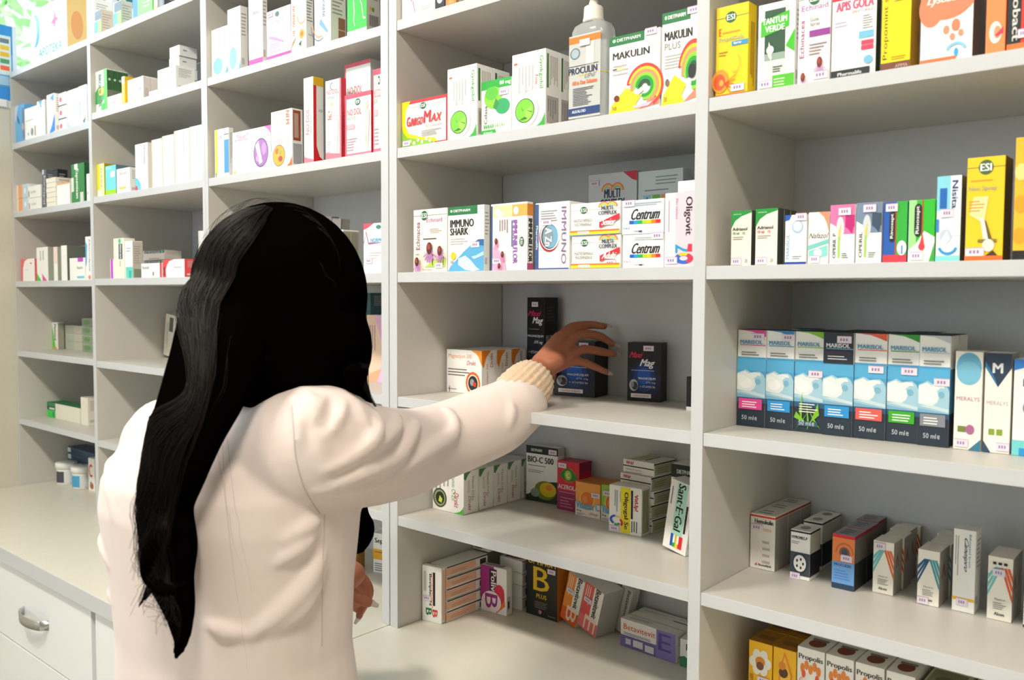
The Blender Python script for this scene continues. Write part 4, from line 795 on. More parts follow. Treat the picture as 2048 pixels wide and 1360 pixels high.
K('lyso1', 'white box with salmon cloud shape and white title', F=[E(.5,.72,.5,.22,'#f58a66'),E(.2,.66,.24,.22,'#f58a66'),E(.75,.76,.3,.2,'#f58a66'),T('Lysobact',.1,.68,.88,.8,'#fff2ea',bold=1,sh=.1),E(.5,.38,.06,.05,'#f59a7a'),E(.68,.42,.08,.07,'#f58a66'),E(.78,.32,.05,.04,'#f59a7a'),E(.62,.29,.05,.04,'#f59a7a'),O(.7,.12,.2,.1,.3,'#8ad0f0',10,170),E(.7,.1,.04,.05,'#2ab0e4'),R(0,0,.7,.06,'#ee7a4a')], Rt=[R(0,0,1,1,'#6a5f5c')], group=g('E','1'))
K('lyso2', 'orange box with a white crescent, right of the salmon cloud box', '#f89458', F=[E(.5,.28,.32,.14,'#fdf0e8'),E(.6,.28,.18,.08,'#f8a070'),Pg('#e83a5a',(.5,.25),(.9,.34),(.9,.26),(.55,.22))], group=g('E','1'))
K('lyso3', 'box with black and red halves and white sideways title, upper right', '#e83a2c', F=[R(0,.1,.62,1,'#20262c'),T('Lysobact',.12,.14,.56,1.0,'#e8e4e0',rot=-90,bold=1),R(0,0,1,.1,'#f07a3a')], st=(.5,.16), group=g('E','1'))
K('e1last', 'olive green box at the very right end of the upper shelf', '#8a9a3a', F=[R(0,0,1,.1,'#c8a02a')], group=g('E','1'))
def adr(c): return [Pg('#1f9a3c',(0,1),(1,1),(1,.96),(.5,.9),(.2,.82),(0,.68)),T('JADRAN',.1,.92,.5,.95,'#d8f0dc'),T('Adrianol',.08,.64,.8,.7,'#2a2a2a',bold=1),T('10 ml   15',.1,.57,.68,.62,c,bold=1),Ln(.1,.48,.8,.55,2,'#9a9a90'),T('20',.7,.06,.84,.12,'#6a6a6a')]
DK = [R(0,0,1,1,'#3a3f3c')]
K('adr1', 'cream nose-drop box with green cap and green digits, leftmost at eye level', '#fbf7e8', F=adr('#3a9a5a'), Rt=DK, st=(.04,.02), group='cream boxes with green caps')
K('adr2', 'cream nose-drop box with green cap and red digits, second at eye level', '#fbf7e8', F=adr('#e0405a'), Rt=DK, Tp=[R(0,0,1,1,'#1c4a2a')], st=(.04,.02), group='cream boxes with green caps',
  cp=[('adr3','green-capped box directly behind the red-digit one'),('adr4','rearmost green-capped box in the short row')])
K('marsm', 'small white box with pale blue ring and blue base', F=[R(0,0,1,.06,'#1f4aa8'),Pg('#1f5ac0',(0,1),(.3,1),(.2,.9),(0,.88)),E(.58,.76,.26,.13,'#a8ccec'),E(.58,.77,.2,.1,'#f8fafc'),T('MARISOL',.06,.12,.22,.62,'#7ab8dc',rot=90),Ln(.36,.12,.9,.2,2,'#8a9ab0')], st=(.5,.88), group=g('E','2'))
K('nafa', 'white box with orange corner and aqua lower panel', '#fdfbf6', F=[Pg('#f59a72',(.5,1),(1,1),(1,.6),(.9,.78),(.75,.9)),T('Nafazol',.04,.5,1,.6,'#3a3a3a',sh=.1),Pg('#7ad0cc',(0,.36),(1,.48),(1,.4),(0,.28)),Pg('#8adcd8',(.05,.1),(.95,.16),(.95,.36),(.05,.26)),E(.5,.22,.2,.08,'#f4fafa')], st=(.1,.03), group=g('E','2'))
def ope(c1, c2, tl): return [R(0,.5,1,1,c1),Pg('#ffffff',(0,0),(1,0),(1,.4),(.6,.46),(.3,.62),(0,.7)),E(.42,.6,.16,.2,'#f6e0ee' if c2 == '#c8207a' else '#d8dce4'),R(.62,.62,1,.82,c2),Pg(c2,(.62,.62),(.95,.62),(.9,.5),(.75,.58)),Pg('#e0d83a',(.36,.56),(.46,.68),(.42,.5),(.4,.32),(.34,.32)),T(tl,.12,.1,.25,.52,'#4a4a4a',rot=90,bold=1),R(.33,.1,.42,.46,'#a8d86a'),Ln(.5,.1,.8,.2,3,'#5a6a5a'),T('SANDOZ',.18,.03,.5,.05,'#4a4a5a')]
K('oper1', 'white and pink box with magenta profile of a nose', F=ope('#f07ab4','#c8207a','OPERIL P'), st=(.35,.82), group='boxes with a coloured nose profile')
K('oper2', 'white and slate-blue box with dark profile of a nose', F=ope('#7a90ac','#3a5068','OPERIL'), st=(.28,.84), group='boxes with a coloured nose profile')
K('qxb', 'blue and green box with black capsule logo and red foot', '#1f5ab8', F=[R(.55,0,1,1,'#2fb43a'),R(0,0,1,.13,'#e0384a'),R(.5,.13,.56,.85,'#b0502a'),E(.38,.78,.12,.07,'#15201c'),R(.26,.42,.5,.78,'#15201c'),E(.38,.42,.12,.08,'#15201c'),T('Rinosapt',.3,.4,.46,.8,'#f0f0f0',rot=90,bold=1),E(.8,.24,.2,.12,'#f4f8fb'),R(.78,.14,.84,.28,'#2a8ad0')], st=(.1,.84), group='green boxes with a black capsule logo')
K('qxg', 'green and white box with black capsule logo and a red drop', '#2fc22a', F=[Pg('#f6fbf4',(.0,0),(1,0),(1,.4),(.6,.5),(.3,.3),(0,.2)),Pg('#a8e89a',(0,.2),(.3,.3),(.3,1),(0,1)),R(.5,.4,.55,1,'#c04a2a'),E(.36,.86,.14,.08,'#15201c'),R(.22,.5,.5,.86,'#15201c'),E(.36,.5,.14,.09,'#15201c'),T('Rinosapt',.27,.46,.44,.9,'#f0f0f0',rot=90,bold=1),E(.52,.25,.12,.06,'#e0404a'),Pg('#e0404a',(.42,.27),(.62,.27),(.55,.45)),Pg('#2fae3a',(.8,0),(1,0),(1,.3))], st=(.08,.04), group='green boxes with a black capsule logo')
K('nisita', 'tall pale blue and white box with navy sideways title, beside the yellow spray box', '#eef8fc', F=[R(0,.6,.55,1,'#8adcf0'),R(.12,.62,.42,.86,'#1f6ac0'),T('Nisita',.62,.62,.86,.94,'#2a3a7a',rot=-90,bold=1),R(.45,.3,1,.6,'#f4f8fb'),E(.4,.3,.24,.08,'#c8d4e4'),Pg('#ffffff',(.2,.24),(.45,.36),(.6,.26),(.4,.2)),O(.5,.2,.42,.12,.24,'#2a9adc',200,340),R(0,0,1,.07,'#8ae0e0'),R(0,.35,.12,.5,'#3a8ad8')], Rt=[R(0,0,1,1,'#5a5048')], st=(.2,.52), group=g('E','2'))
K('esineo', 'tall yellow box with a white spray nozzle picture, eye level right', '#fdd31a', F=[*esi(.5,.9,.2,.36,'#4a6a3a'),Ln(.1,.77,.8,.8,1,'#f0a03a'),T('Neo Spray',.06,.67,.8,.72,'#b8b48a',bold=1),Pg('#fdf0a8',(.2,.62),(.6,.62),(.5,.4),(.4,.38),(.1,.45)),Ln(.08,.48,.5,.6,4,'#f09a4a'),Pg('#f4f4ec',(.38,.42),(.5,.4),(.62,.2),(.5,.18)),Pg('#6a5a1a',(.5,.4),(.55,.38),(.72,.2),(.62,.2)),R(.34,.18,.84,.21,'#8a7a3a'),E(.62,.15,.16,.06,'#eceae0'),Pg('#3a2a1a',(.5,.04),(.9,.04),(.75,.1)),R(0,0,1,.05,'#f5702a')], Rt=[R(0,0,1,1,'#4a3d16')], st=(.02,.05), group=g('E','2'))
K('honeyc', 'honeycomb-patterned yellow box at the right end of the eye-level shelf', '#f9c22a', F=[R(0,.0,1,.08,'#15130f'),*[E(.2+.4*(i%2),.2+.13*i,.2,.07,'#fbe08a' if i > 3 else '#f5a81e') for i in range(6)]], group=g('E','2'))
# sea-water spray boxes
def mar(top, box, c3=None, navy=0, vera=0):
    o = [R(0,.22,1,.72,'#4aa4d6'),R(0,.58,1,.7,'#58b2e2'),R(0,.22,1,.32,'#2a5a80'),R(0,0,1,.25,'#22303f'),R(0,.3,1,.36,'#7fb8d8'),
         Pg('#a9d3e6',(0,.34),(1,.3),(1,.5),(.93,.545),(.8,.575),(.66,.57),(.5,.56),(.3,.59),(0,.55)),Pg('#e9f2f4',(0,.38),(.2,.37),(.45,.36),(.62,.4),(.68,.45),(.6,.5),(.72,.53),(.86,.53),(.8,.56),(.6,.565),(.42,.55),(.28,.575),(0,.54)),
         E(.3,.45,.24,.055,'#f8fbfb'),E(.16,.5,.16,.035,'#f2f8f9'),E(.74,.47,.1,.03,'#7fbcd8'),Pg('#cfe6ee',(0,.36),(1,.31),(1,.34),(.5,.37))]
    if navy: o += [R(0,.7,1,1,'#232a38'),R(.1,.79,.9,.82,'#3a2a4a')]
    else: o += [Pg(top,(0,1),(1,1),(1,.93),(.75,.96),(.5,.985),(.2,.995))]
    o += [T('MARISOL',.1,.855,.88,.895,'#f4f6f8' if navy else '#4a9ac8',bold=1),R(.1,.84,1,.848,top),Ln(.15,.74,.85,.79,2,'#d8dce4' if navy else '#6a6a6a')]
    if vera:
        for a,b,c_ in (((.1,.03),(.3,.1),(.5,.2)),((.5,.02),(.55,.1),(.45,.34)),((.95,.04),(.7,.12),(.55,.22)),((.2,.2),(.3,.4),(.3,.12)),((.9,.18),(.85,.3),(.6,.1)),((.02,.14),(.1,.2),(.5,.08))): o.append(Pg('#7fc22a',a,b,c_))
        o += [R(.15,.06,.85,.11,'#2f5a6a'),Ln(.2,.2,.85,.3,4,'#f4f8f0')]
    else: o += [R(.08,.18,.9,.29,box),Ln(.2,.2,.78,.275,3,'#ffffff')]
    return o+[T('50 ml',.2,.07,.62,.115,'#d8e0e8'),T('e',.66,.07,.74,.105,'#d8e0e8')]
TOPN = [R(0,0,1,1,'#2a3038'),R(.1,.2,.9,.4,'#4a5460')]
ms = [('#e0509a','#ec4a9a','nasal spray box with wave picture and magenta label, leftmost of the wave row'),('#2a8ac8','#2a9ae0','nasal spray wave box with bright blue label, second from the left'),
      ('#8ac42a','#8ac42a','nasal spray box with wave picture and green aloe leaves at its foot'),('#7ab8e0','#2a9ae0','nasal spray box with wave picture and a navy head'),
      ('#f0603a','#f0605a','nasal spray box with wave picture and coral label'),('#2f9a2a','#3cae1e','nasal spray box with wave picture and green label'),('#c8d0d8','#8a8f98','nasal spray box with wave picture and grey label, rightmost of the wave row')]
mo = []
sp_ = [(.5,.9),(.55,.9),(.5,.55),(.45,.9),(.45,.63),(.45,.63),(.5,.55)]
for i, (a, b, l) in enumerate(ms):
    bk = []
    if i in (2,3,4,5,6): bk.append(('marb%d'%i, ['','','box behind the aloe-leaf spray box','box behind the navy-headed spray box','box behind the coral-label spray box','box behind the green-label spray box','box behind the grey-label spray box'][i]))
    if i == 1: bk.append(('marc1','rear spray box near the back behind the bright blue label'))
    if i == 3: bk.append(('marc3','rearmost spray box, two behind the navy-headed one'))
    if i == 5: bk.append(('marc5','rearmost spray box, two behind the green-label one'))
    K('mar%d'%i, l, F=mar(a, b, navy=(i == 3), vera=(i == 2)), Rt=[R(0,0,1,.3,'#22303f'),R(0,.3,1,.7,'#4a8ab0')], Tp=TOPN, st=sp_[i], group='sea-water nasal spray boxes with a wave', cp=bk)
K('seal', 'white spray box with a light blue rounded head shape at its top', '#fbf8ee', F=[E(.5,.84,.46,.15,'#6ab4d8'),E(.5,.78,.44,.12,'#7cc0de'),T('MERALYS',.08,.5,.92,.54,'#c07a9a'),R(.15,.18,.45,.24,'#7a8a3a'),E(.6,.21,.16,.05,'#b06a9a'),Pg('#3a7a9a',(.55,0),(1,0),(1,.12))], Rt=[R(0,0,1,1,'#d8d4c8')], st=(.05,.03), group='white spray boxes right of the wave row')
K('mbox', 'white spray box with navy shield and large M at its top', '#fbf8ee', F=[Pg('#2a3c54',(0,1),(1,1),(1,.86),(.5,.66),(0,.86)),Pg('#2a7ab0',(0,.86),(.5,.66),(.4,.74),(.0,.92)),T('M',.3,.8,.66,.9,'#e8ecf0',bold=1),T('MERALYS',.1,.48,.9,.52,'#c8b8c0'),R(.2,.18,.42,.24,'#8aaa3a'),R(.5,.18,.72,.24,'#8aaa3a'),Pg('#2a4a6a',(0,0),(.3,0),(0,.12))], Rt=[R(0,0,1,1,'#b8b4a8')], st=(.5,.03), group='white spray boxes right of the wave row')
K('nbox', 'white spray box with blue top corner and aqua foot at the right edge', F=[Pg('#3a8ae0',(0,1),(.7,1),(.5,.92),(0,.88)),T('N',.4,.72,.7,.8,'#3a4a6a',bold=1),E(.7,.5,.3,.08,'#7a8aa0'),R(0,0,1,.16,'#7ad8dc'),R(.3,.0,1,.08,'#2a9adc')], group='white spray boxes right of the wave row')
# low row
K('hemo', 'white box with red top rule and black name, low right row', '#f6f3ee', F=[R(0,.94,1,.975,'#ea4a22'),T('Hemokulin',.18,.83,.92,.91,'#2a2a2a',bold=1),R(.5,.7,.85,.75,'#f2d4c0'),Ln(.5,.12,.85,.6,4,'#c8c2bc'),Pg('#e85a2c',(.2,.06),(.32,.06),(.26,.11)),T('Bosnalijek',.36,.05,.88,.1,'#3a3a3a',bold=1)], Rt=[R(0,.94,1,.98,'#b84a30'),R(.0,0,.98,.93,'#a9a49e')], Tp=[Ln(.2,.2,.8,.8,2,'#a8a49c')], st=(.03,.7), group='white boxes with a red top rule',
  cp=[('hemo2','middle red-ruled white box in its row of three'),('hemo3','rearmost red-ruled white box of three')])
HY = [R(0,.95,1,.985,BK),T('HYPROMELL-P',.06,.82,.85,.88,'#2a2a2a',bold=1),Ln(.06,.72,.6,.79,2,'#9a9a94'),R(0,.08,1,.55,'#36424e'),E(.5,.33,.4,.22,'#23303e'),E(.5,.33,.32,.17,'#e8e8e4'),*[E(.5+.17*math.cos(i*1.26),.33+.09*math.sin(i*1.26),.05,.03,'#23303e') for i in range(5)]]
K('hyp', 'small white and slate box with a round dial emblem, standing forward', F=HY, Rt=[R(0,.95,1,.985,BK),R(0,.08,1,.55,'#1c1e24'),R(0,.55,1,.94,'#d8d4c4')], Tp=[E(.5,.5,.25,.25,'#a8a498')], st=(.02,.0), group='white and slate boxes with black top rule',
  cp=[('hyp2','white and slate box standing a hand behind the forward one'),('hyp3','rearmost white and slate box')])
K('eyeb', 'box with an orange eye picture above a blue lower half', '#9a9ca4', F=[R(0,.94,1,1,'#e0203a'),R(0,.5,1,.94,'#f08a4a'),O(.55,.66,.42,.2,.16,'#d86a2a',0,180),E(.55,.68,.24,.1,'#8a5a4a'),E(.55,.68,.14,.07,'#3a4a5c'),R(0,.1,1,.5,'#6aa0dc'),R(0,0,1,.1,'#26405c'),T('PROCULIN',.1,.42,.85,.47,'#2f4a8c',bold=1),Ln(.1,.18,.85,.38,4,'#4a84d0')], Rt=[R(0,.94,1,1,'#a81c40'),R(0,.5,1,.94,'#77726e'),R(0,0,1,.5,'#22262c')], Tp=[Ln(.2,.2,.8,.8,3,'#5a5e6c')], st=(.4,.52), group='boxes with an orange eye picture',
  cp=[('eyeb2','eye-picture box, second in its row, grey lid'),('eyeb3','eye-picture box, rearmost in its row')])
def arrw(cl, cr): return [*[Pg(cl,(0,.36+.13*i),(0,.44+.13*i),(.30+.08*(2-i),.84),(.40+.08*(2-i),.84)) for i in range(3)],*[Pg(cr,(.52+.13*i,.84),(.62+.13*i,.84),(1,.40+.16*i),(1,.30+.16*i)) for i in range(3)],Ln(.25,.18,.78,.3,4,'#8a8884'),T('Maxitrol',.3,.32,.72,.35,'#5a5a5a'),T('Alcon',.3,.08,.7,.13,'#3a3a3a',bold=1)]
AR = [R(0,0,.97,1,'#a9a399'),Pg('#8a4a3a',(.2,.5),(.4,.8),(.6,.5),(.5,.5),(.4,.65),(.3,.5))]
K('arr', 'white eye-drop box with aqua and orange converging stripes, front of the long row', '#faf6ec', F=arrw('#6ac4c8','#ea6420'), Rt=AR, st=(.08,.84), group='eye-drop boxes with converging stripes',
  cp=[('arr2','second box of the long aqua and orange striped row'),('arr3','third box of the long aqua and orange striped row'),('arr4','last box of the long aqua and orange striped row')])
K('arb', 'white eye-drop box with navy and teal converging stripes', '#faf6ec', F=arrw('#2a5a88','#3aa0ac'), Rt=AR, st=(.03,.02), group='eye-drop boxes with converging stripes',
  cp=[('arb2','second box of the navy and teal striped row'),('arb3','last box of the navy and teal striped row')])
K('cane', 'tall white box with dark sideways script and thin yellow band, low right row', F=[T('Canespro',.44,.46,.68,.94,'#3a4050',rot=-90,bold=1,sh=.2),T('Bifonazol krem',.7,.55,.8,.95,'#3a8ac0',rot=-90),Ln(.1,.4,.3,.92,2,'#b0aca8',1),R(0,.14,1,.175,'#f2c21e')], st=(.2,.08), group=g('E','4'))
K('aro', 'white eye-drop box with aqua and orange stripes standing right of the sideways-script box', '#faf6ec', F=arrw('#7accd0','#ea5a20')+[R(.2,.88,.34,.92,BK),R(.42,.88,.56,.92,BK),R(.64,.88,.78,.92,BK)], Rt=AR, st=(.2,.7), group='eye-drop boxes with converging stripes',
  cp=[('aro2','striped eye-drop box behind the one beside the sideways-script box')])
K('xbox', 'white box with broad blue band and dark top at the right edge, low row', F=[R(0,.97,1,1,'#2a3a4c'),T('X',.4,.84,.66,.91,'#2a2a2a',bold=1),R(0,.38,1,.76,'#4a8ad0'),R(.0,.0,1,.03,'#3a4048')], st=(.06,.08), group=g('E','4'))
def tiny(c): return [T(c,.06,.86,.94,.93,'#4a4a4a',bold=1),*[E(.2+.15*i,.78+.04*(i%2),.08,.05,'#f5903a') for i in range(5)],E(.25,.72,.07,.04,'#f0603a'),E(.75,.7,.07,.04,'#f0603a')]
HT = [R(0,0,1,1,'#b07a1e'),R(.15,.3,.85,.6,'#8a5a1c')]
K('pr0', 'golden box with white flower and bee at the left of the bottom right row', '#fcc21a', F=[*[E(.5+.3*math.cos(i*1.05),.76+.1*math.sin(i*1.05),.17,.065,'#f8f6ee') for i in range(6)],E(.5,.77,.2,.06,'#e8902a'),E(.5,.72,.16,.05,'#7a4a3a'),R(.08,.3,.2,.6,'#e0a01a'),T('PROPOLIS',.08,.25,.2,.6,'#a86a1a',rot=90)], Tp=HT, st=(.4,.52), group='golden honey boxes', cp=[('prb0','golden box behind the flower-and-bee box')])
K('pr1', 'golden box with an orange flame drop and bee, right of the white flower one', '#fcc21a', F=[Pg('#f08a1e',(.5,.98),(.85,.72),(.8,.6),(.5,.55),(.25,.62),(.3,.75)),Pg('#fcc83a',(.5,.92),(.78,.7),(.74,.62),(.5,.58),(.32,.64),(.36,.74)),E(.46,.72,.2,.06,'#5a3a2a'),E(.4,.8,.16,.05,'#e8902a'),T('PROPOLIS',.08,.25,.2,.6,'#a86a1a',rot=90)], Tp=HT, st=(.4,.5), group='golden honey boxes', cp=[('prb1','golden box behind the flame-drop box')])
WT = [E(.5,.5,.3,.3,'#8a4a3a'),R(.2,.7,.8,.85,'#8a8a80')]
K('pr2', 'white box with a big red letter on a yellow sun, bottom right row', F=tiny('Propolis')+[T('C-immun',.1,.62,.9,.68,'#f08a9a'),E(.5,.4,.48,.2,'#f9d83a'),E(.5,.4,.36,.15,'#f5b02a'),O(.5,.4,.26,.12,.4,'#e02a2c',40,320)], Tp=WT, group='white propolis boxes', cp=[('prb2','white box behind the yellow sun box')])
K('pr3', 'white propolis box with plum title and yellow ribbon, right of the yellow sun box', F=tiny('Propolis')+[T('PROPOLIS',.06,.56,.94,.64,'#a02a6a',bold=1),R(0,.44,.5,.5,'#f9e05a'),R(.5,.44,1,.51,'#ef5a4a')], Tp=WT, group='white propolis boxes', cp=[('prb3','white box behind the yellow ribbon box')])
K('pr4', 'white propolis box with pink title, next to the one with the yellow ribbon', F=tiny('Propolis')+[T('PROPOLIS',.06,.58,.94,.65,'#e0508a',bold=1)], Tp=WT, group='white propolis boxes', cp=[('prb4','white box behind the pink-title propolis box')])
K('pr5', 'white propolis box with large orange bees, next to the greenish lids', F=tiny('Propolis')+[E(.5,.62,.3,.08,'#f5903a')], Tp=WT, group='white propolis boxes', cp=[('prb5','white box behind the orange-bee box')])
GT = [R(.0,.0,.04,1,'#4a4c40'),R(.1,.2,.9,.8,'#9a9a7a'),E(.5,.4,.25,.15,'#7a7a60')]
K('gr0', 'box with greenish-grey lid, first right of the propolis boxes', '#e0dfaa', F=[R(0,.9,1,1,'#d4d48a')], Tp=GT, group='greenish-lidded boxes', cp=[('gr1','box with greenish-grey lid, second right of the propolis boxes'),('gr2','box with greenish-grey lid at the bottom right corner')])

# ================================================================== third bay
def avm(): return [R(.08,.9,.16,.91,'#e09060'),Ln(.3,.5,.6,.9,3,'#dfe6ea',1),T('AVAMIGRAN',.76,.52,.9,.93,'#8ad4ee',rot=-90),O(.45,.26,.38,.24,.05,'#e4eaf0'),*disc(.42,.22,.28,.17,'#8ab0b8','#8fdcf0'),*curvewedge('#5ab8e6')]
K('av1', 'white box with pale blue disc, shorter of the two side by side', F=avm(), group='white boxes with a pale blue disc')
K('av2', 'taller white box with pale blue disc, beside the shorter one', F=avm(), group='white boxes with a pale blue disc')
def pk(): return [R(0,0,1,.1,'#d83aa8'),E(.5,.74,.32,.08,'#e8e4ec'),E(.5,.75,.28,.065,'#fbf6fb'),T('EUMOVA',.26,.72,.74,.78,'#a8a0b8',bold=1),Ln(.1,.16,.6,.36,5,'#d8c0d8')]
K('pk1', 'slim white box with magenta foot and silver oval, third bay top row', F=pk(), group='boxes with a silver oval')
K('pk2', 'wide lilac box with magenta foot, silver oval and green badge', '#f4e4f6', F=[R(0,.5,1,1,'#efd6f2')]+pk()+[E(.45,.9,.08,.05,'#3a7a6a'),Pg('#e09ad8',(.1,.45),(.4,.38),(.7,.3),(.7,.34),(.4,.44),(.12,.5))], st=(.04,.88), group='boxes with a silver oval')
K('nor', 'white box with orange sideways word and a yellow marigold', F=[T('NORMAL 3D',.1,.3,.26,.8,'#f07a2a',rot=-90,bold=1),O(.7,.62,.3,.16,.2,'#f4b07a',180,330),E(.72,.3,.18,.08,'#f5b01e'),E(.72,.3,.09,.04,'#c87a1a'),Pg('#3a6a3a',(.5,.14),(.7,.2),(.66,.1)),Pg('#c8804a',(0,.05),(.1,.2),(.4,.3),(.1,.14))], Rt=[Ln(.1,.5,.9,.95,9,'#9a9694'),T('Aronis',.3,.26,.8,.3,'#6a6a6a')], group=g('C','0'))
K('ado', 'white box with blue swash and sideways title, brown tiles on its side', F=[T('ADOONENE',.5,.5,.66,1,'#7a90a8',rot=-90,bold=1),O(.3,.4,.5,.3,.05,'#2a3a4a',180,300),O(.34,.42,.44,.26,.08,'#f0903a',180,290),Pg('#7ab0d8',(.3,.4),(.8,.2),(.85,.24),(.4,.5)),Ln(.1,.06,.3,.12,2,LG)], Rt=[R(.5,.05,.95,.5,'#a87860'),R(.5,.27,.95,.29,'#d8c8bc'),Ln(.1,.55,.9,.95,6,'#b0a8a4')], group=g('C','0'))
K('legs', 'green box with white outline of a pair of legs', '#2fc83a', F=[R(0,0,1,.12,'#f6faf4'),Pg('#d8f8d8',(.3,.9),(.34,.9),(.4,.5),(.36,.3),(.42,.2),(.38,.2),(.32,.3),(.34,.5)),Pg('#d8f8d8',(.5,.95),(.54,.95),(.78,.6),(.85,.35),(.95,.32),(.94,.29),(.82,.3),(.74,.58))], Rt=[R(0,0,1,1,'#bdb8b2'),Ln(.2,.7,.9,.95,4,'#8a8682'),E(.3,.5,.12,.05,'#c8a84a'),E(.5,.5,.1,.05,'#4a8a4a'),*[R(.2+.08*i,.15,.24+.08*i,.38,'#4a4a4a') for i in range(9)]], group=g('C','0'))
K('yb', 'white box with yellow and blue vertical strips, left in the third bay', F=[R(.05,.08,.2,1,'#ffec3a'),R(.68,.08,1,.76,'#4aa0ec'),R(.68,.86,1,.88,'#6a7a8a'),T('JOI',.24,.78,.5,.86,'#8a8aa0'),R(.08,.0,.12,.1,'#3a3a3a')], Rt=[Ln(.3,.05,.9,.9,3,'#b8aca8',1)], group=g('C','1'))
K('osteo', 'wide white box with pink script title and violet glass disc', F=[T('OsteoK2',.05,.78,.44,.93,'#d85ab8',sh=.2),Ln(.06,.4,.4,.66,4,'#d0d8dc'),Pg('#e070c8',(.84,1),(1,1),(1,.82),(.94,.92)),*disc(.76,.42,.19,.33,'#5a4a6a','#b07ac8',[Pg('#f4eef8',(.62,.6),(.7,.7),(.8,.2),(.72,.16)),E(.84,.5,.06,.14,'#c89ad8'),E(.68,.3,.04,.07,'#d8b0e0')]),R(.04,.03,.1,.08,'#e8c060')], group=g('C','1'))
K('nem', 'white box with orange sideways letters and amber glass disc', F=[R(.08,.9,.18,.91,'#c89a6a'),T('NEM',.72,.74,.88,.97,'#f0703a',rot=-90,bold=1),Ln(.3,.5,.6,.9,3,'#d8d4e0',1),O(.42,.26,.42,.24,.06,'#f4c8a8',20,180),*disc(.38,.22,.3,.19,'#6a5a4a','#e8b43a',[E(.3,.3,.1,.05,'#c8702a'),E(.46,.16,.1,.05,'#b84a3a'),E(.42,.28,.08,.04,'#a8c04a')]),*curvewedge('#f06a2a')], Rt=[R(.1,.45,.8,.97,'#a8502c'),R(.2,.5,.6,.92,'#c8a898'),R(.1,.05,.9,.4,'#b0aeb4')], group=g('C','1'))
ND = ['#e8506c','#d0182c']
K('nd1', 'slim white and red box with sideways red title, first of the red-edged boxes', F=[Pg('#f07a90',(0,0),(1,0),(1,.04),(.5,.06),(.1,.08),(0,.12)),T('NO DOL',.24,.34,.58,.64,'#d03050',rot=90),T('RESISTENTE',.7,.36,.84,.56,'#4a9a7a',rot=90),R(.1,.88,.9,.89,'#e8e8e8')], Rt=[R(0,0,.3,.97,'#e01f2c'),Pg('#e01f2c',(.3,0),(1,0),(1,.04),(.6,.08),(.3,.2)),R(0,.9,1,1,'#f2c21e'),T('ACTIV',.5,.6,.9,.63,'#5a5a5a')], group='white boxes with red edges')
K('ndgel', 'white gel box with red script and pale body figure', F=[Pg('#f07a90',(0,0),(1,0),(1,.06),(0,.1)),R(.9,0,1,1,'#f07a90'),O(.5,.92,.2,.05,.2,'#4a8a7a',90,260),T('NO·DOL',.1,.82,.86,.88,'#d84a6a'),T('TERMOREATTIVO',.08,.76,.84,.8,'#6ab09a'),E(.4,.7,.08,.025,'#f5d08a'),T('Gel',.12,.5,.44,.62,'#e05a3a',sh=.2),*[E(.72,.55,.08,.02,'#f8e4d0'),Pg('#fae8d8',(.6,.52),(.84,.52),(.8,.3),(.76,.08),(.66,.08),(.64,.3))],Ln(.08,.1,.4,.26,5,'#c8d4e0')], Rt=[R(0,0,1,1,'#d0283a'),T('NO DOL',.3,.2,.7,.6,'#7a1c28',rot=90)], group='white boxes with red edges')
def nd(): return [R(0,.93,1,1,'#e8506c'),R(0,0,1,.05,'#f07a90'),R(0,0,.06,1,'#e8506c'),E(.5,.86,.1,.055,'#2a6a54'),T('ESI',.44,.835,.56,.885,'#ffffff',bold=1),R(.06,.85,.4,.854,'#7aa898'),R(.6,.85,.95,.854,'#7aa898'),T('NO·DOL',.1,.66,.64,.76,'#d03a5c'),T('RESISTENTE',.1,.59,.42,.64,'#3a9a6a'),R(.08,.44,.38,.52,'#f6b8c4'),Ln(.08,.1,.5,.32,5,'#c0a8b4')]
K('nd2b', 'tall white box with red frame rising behind the body-figure box', F=[R(0,.96,1,1,'#e8506c'),R(0,0,.05,1,'#e8506c'),T('NO·DOL',.1,.68,.68,.76,'#d03a5c'),T('RESISTENTE',.1,.62,.4,.66,'#3a9a6a')], Rt=[R(0,0,1,1,'#e4dede'),R(.4,.6,.8,.8,'#6a6a6a')], group='white boxes with red edges')
K('nd2', 'white box with red frame and pale standing body figure', F=nd()+[E(.85,.78,.05,.06,'#f4dcc4'),Pg('#f9e6d4',(.74,.7),(.96,.7),(.93,.4),(.9,.1),(.86,.1),(.84,.38),(.8,.1),(.77,.1),(.78,.4))], Rt=[R(0,0,1,1,'#d0182c')], group='white boxes with red edges')
K('nd3', 'white box with red frame partly hidden by the double upright', F=nd(), group='white boxes with red edges')
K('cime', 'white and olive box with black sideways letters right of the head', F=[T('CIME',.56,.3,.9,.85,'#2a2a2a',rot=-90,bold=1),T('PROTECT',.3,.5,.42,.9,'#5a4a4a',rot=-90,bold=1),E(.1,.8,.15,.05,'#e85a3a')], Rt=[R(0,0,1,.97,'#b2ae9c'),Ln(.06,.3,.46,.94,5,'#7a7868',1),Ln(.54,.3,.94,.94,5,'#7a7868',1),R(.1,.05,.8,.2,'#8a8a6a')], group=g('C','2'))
K('norh', 'white box with pink corner, zigzag line and blue word beside the double upright', F=[Pg('#e8506c',(0,1),(.42,1),(.2,.92),(0,.88)),R(.2,.92,1,.925,'#9ac0b0'),E(.62,.92,.1,.04,'#3a8a7a'),Pg('#a86a90',(0,.62),(.02,.6),(.1,.82),(.2,.6),(.22,.58),(.7,.6),(.7,.61),(.22,.62),(.11,.86),(.02,.64)),T('NORMOLIP',.3,.62,1,.7,'#5ab8e0',bold=1),Ln(.2,.3,.8,.45,3,'#d0d8e0'),R(.8,0,1,.06,'#d8ec8a')], st=(.1,.2), group=g('C','2'))
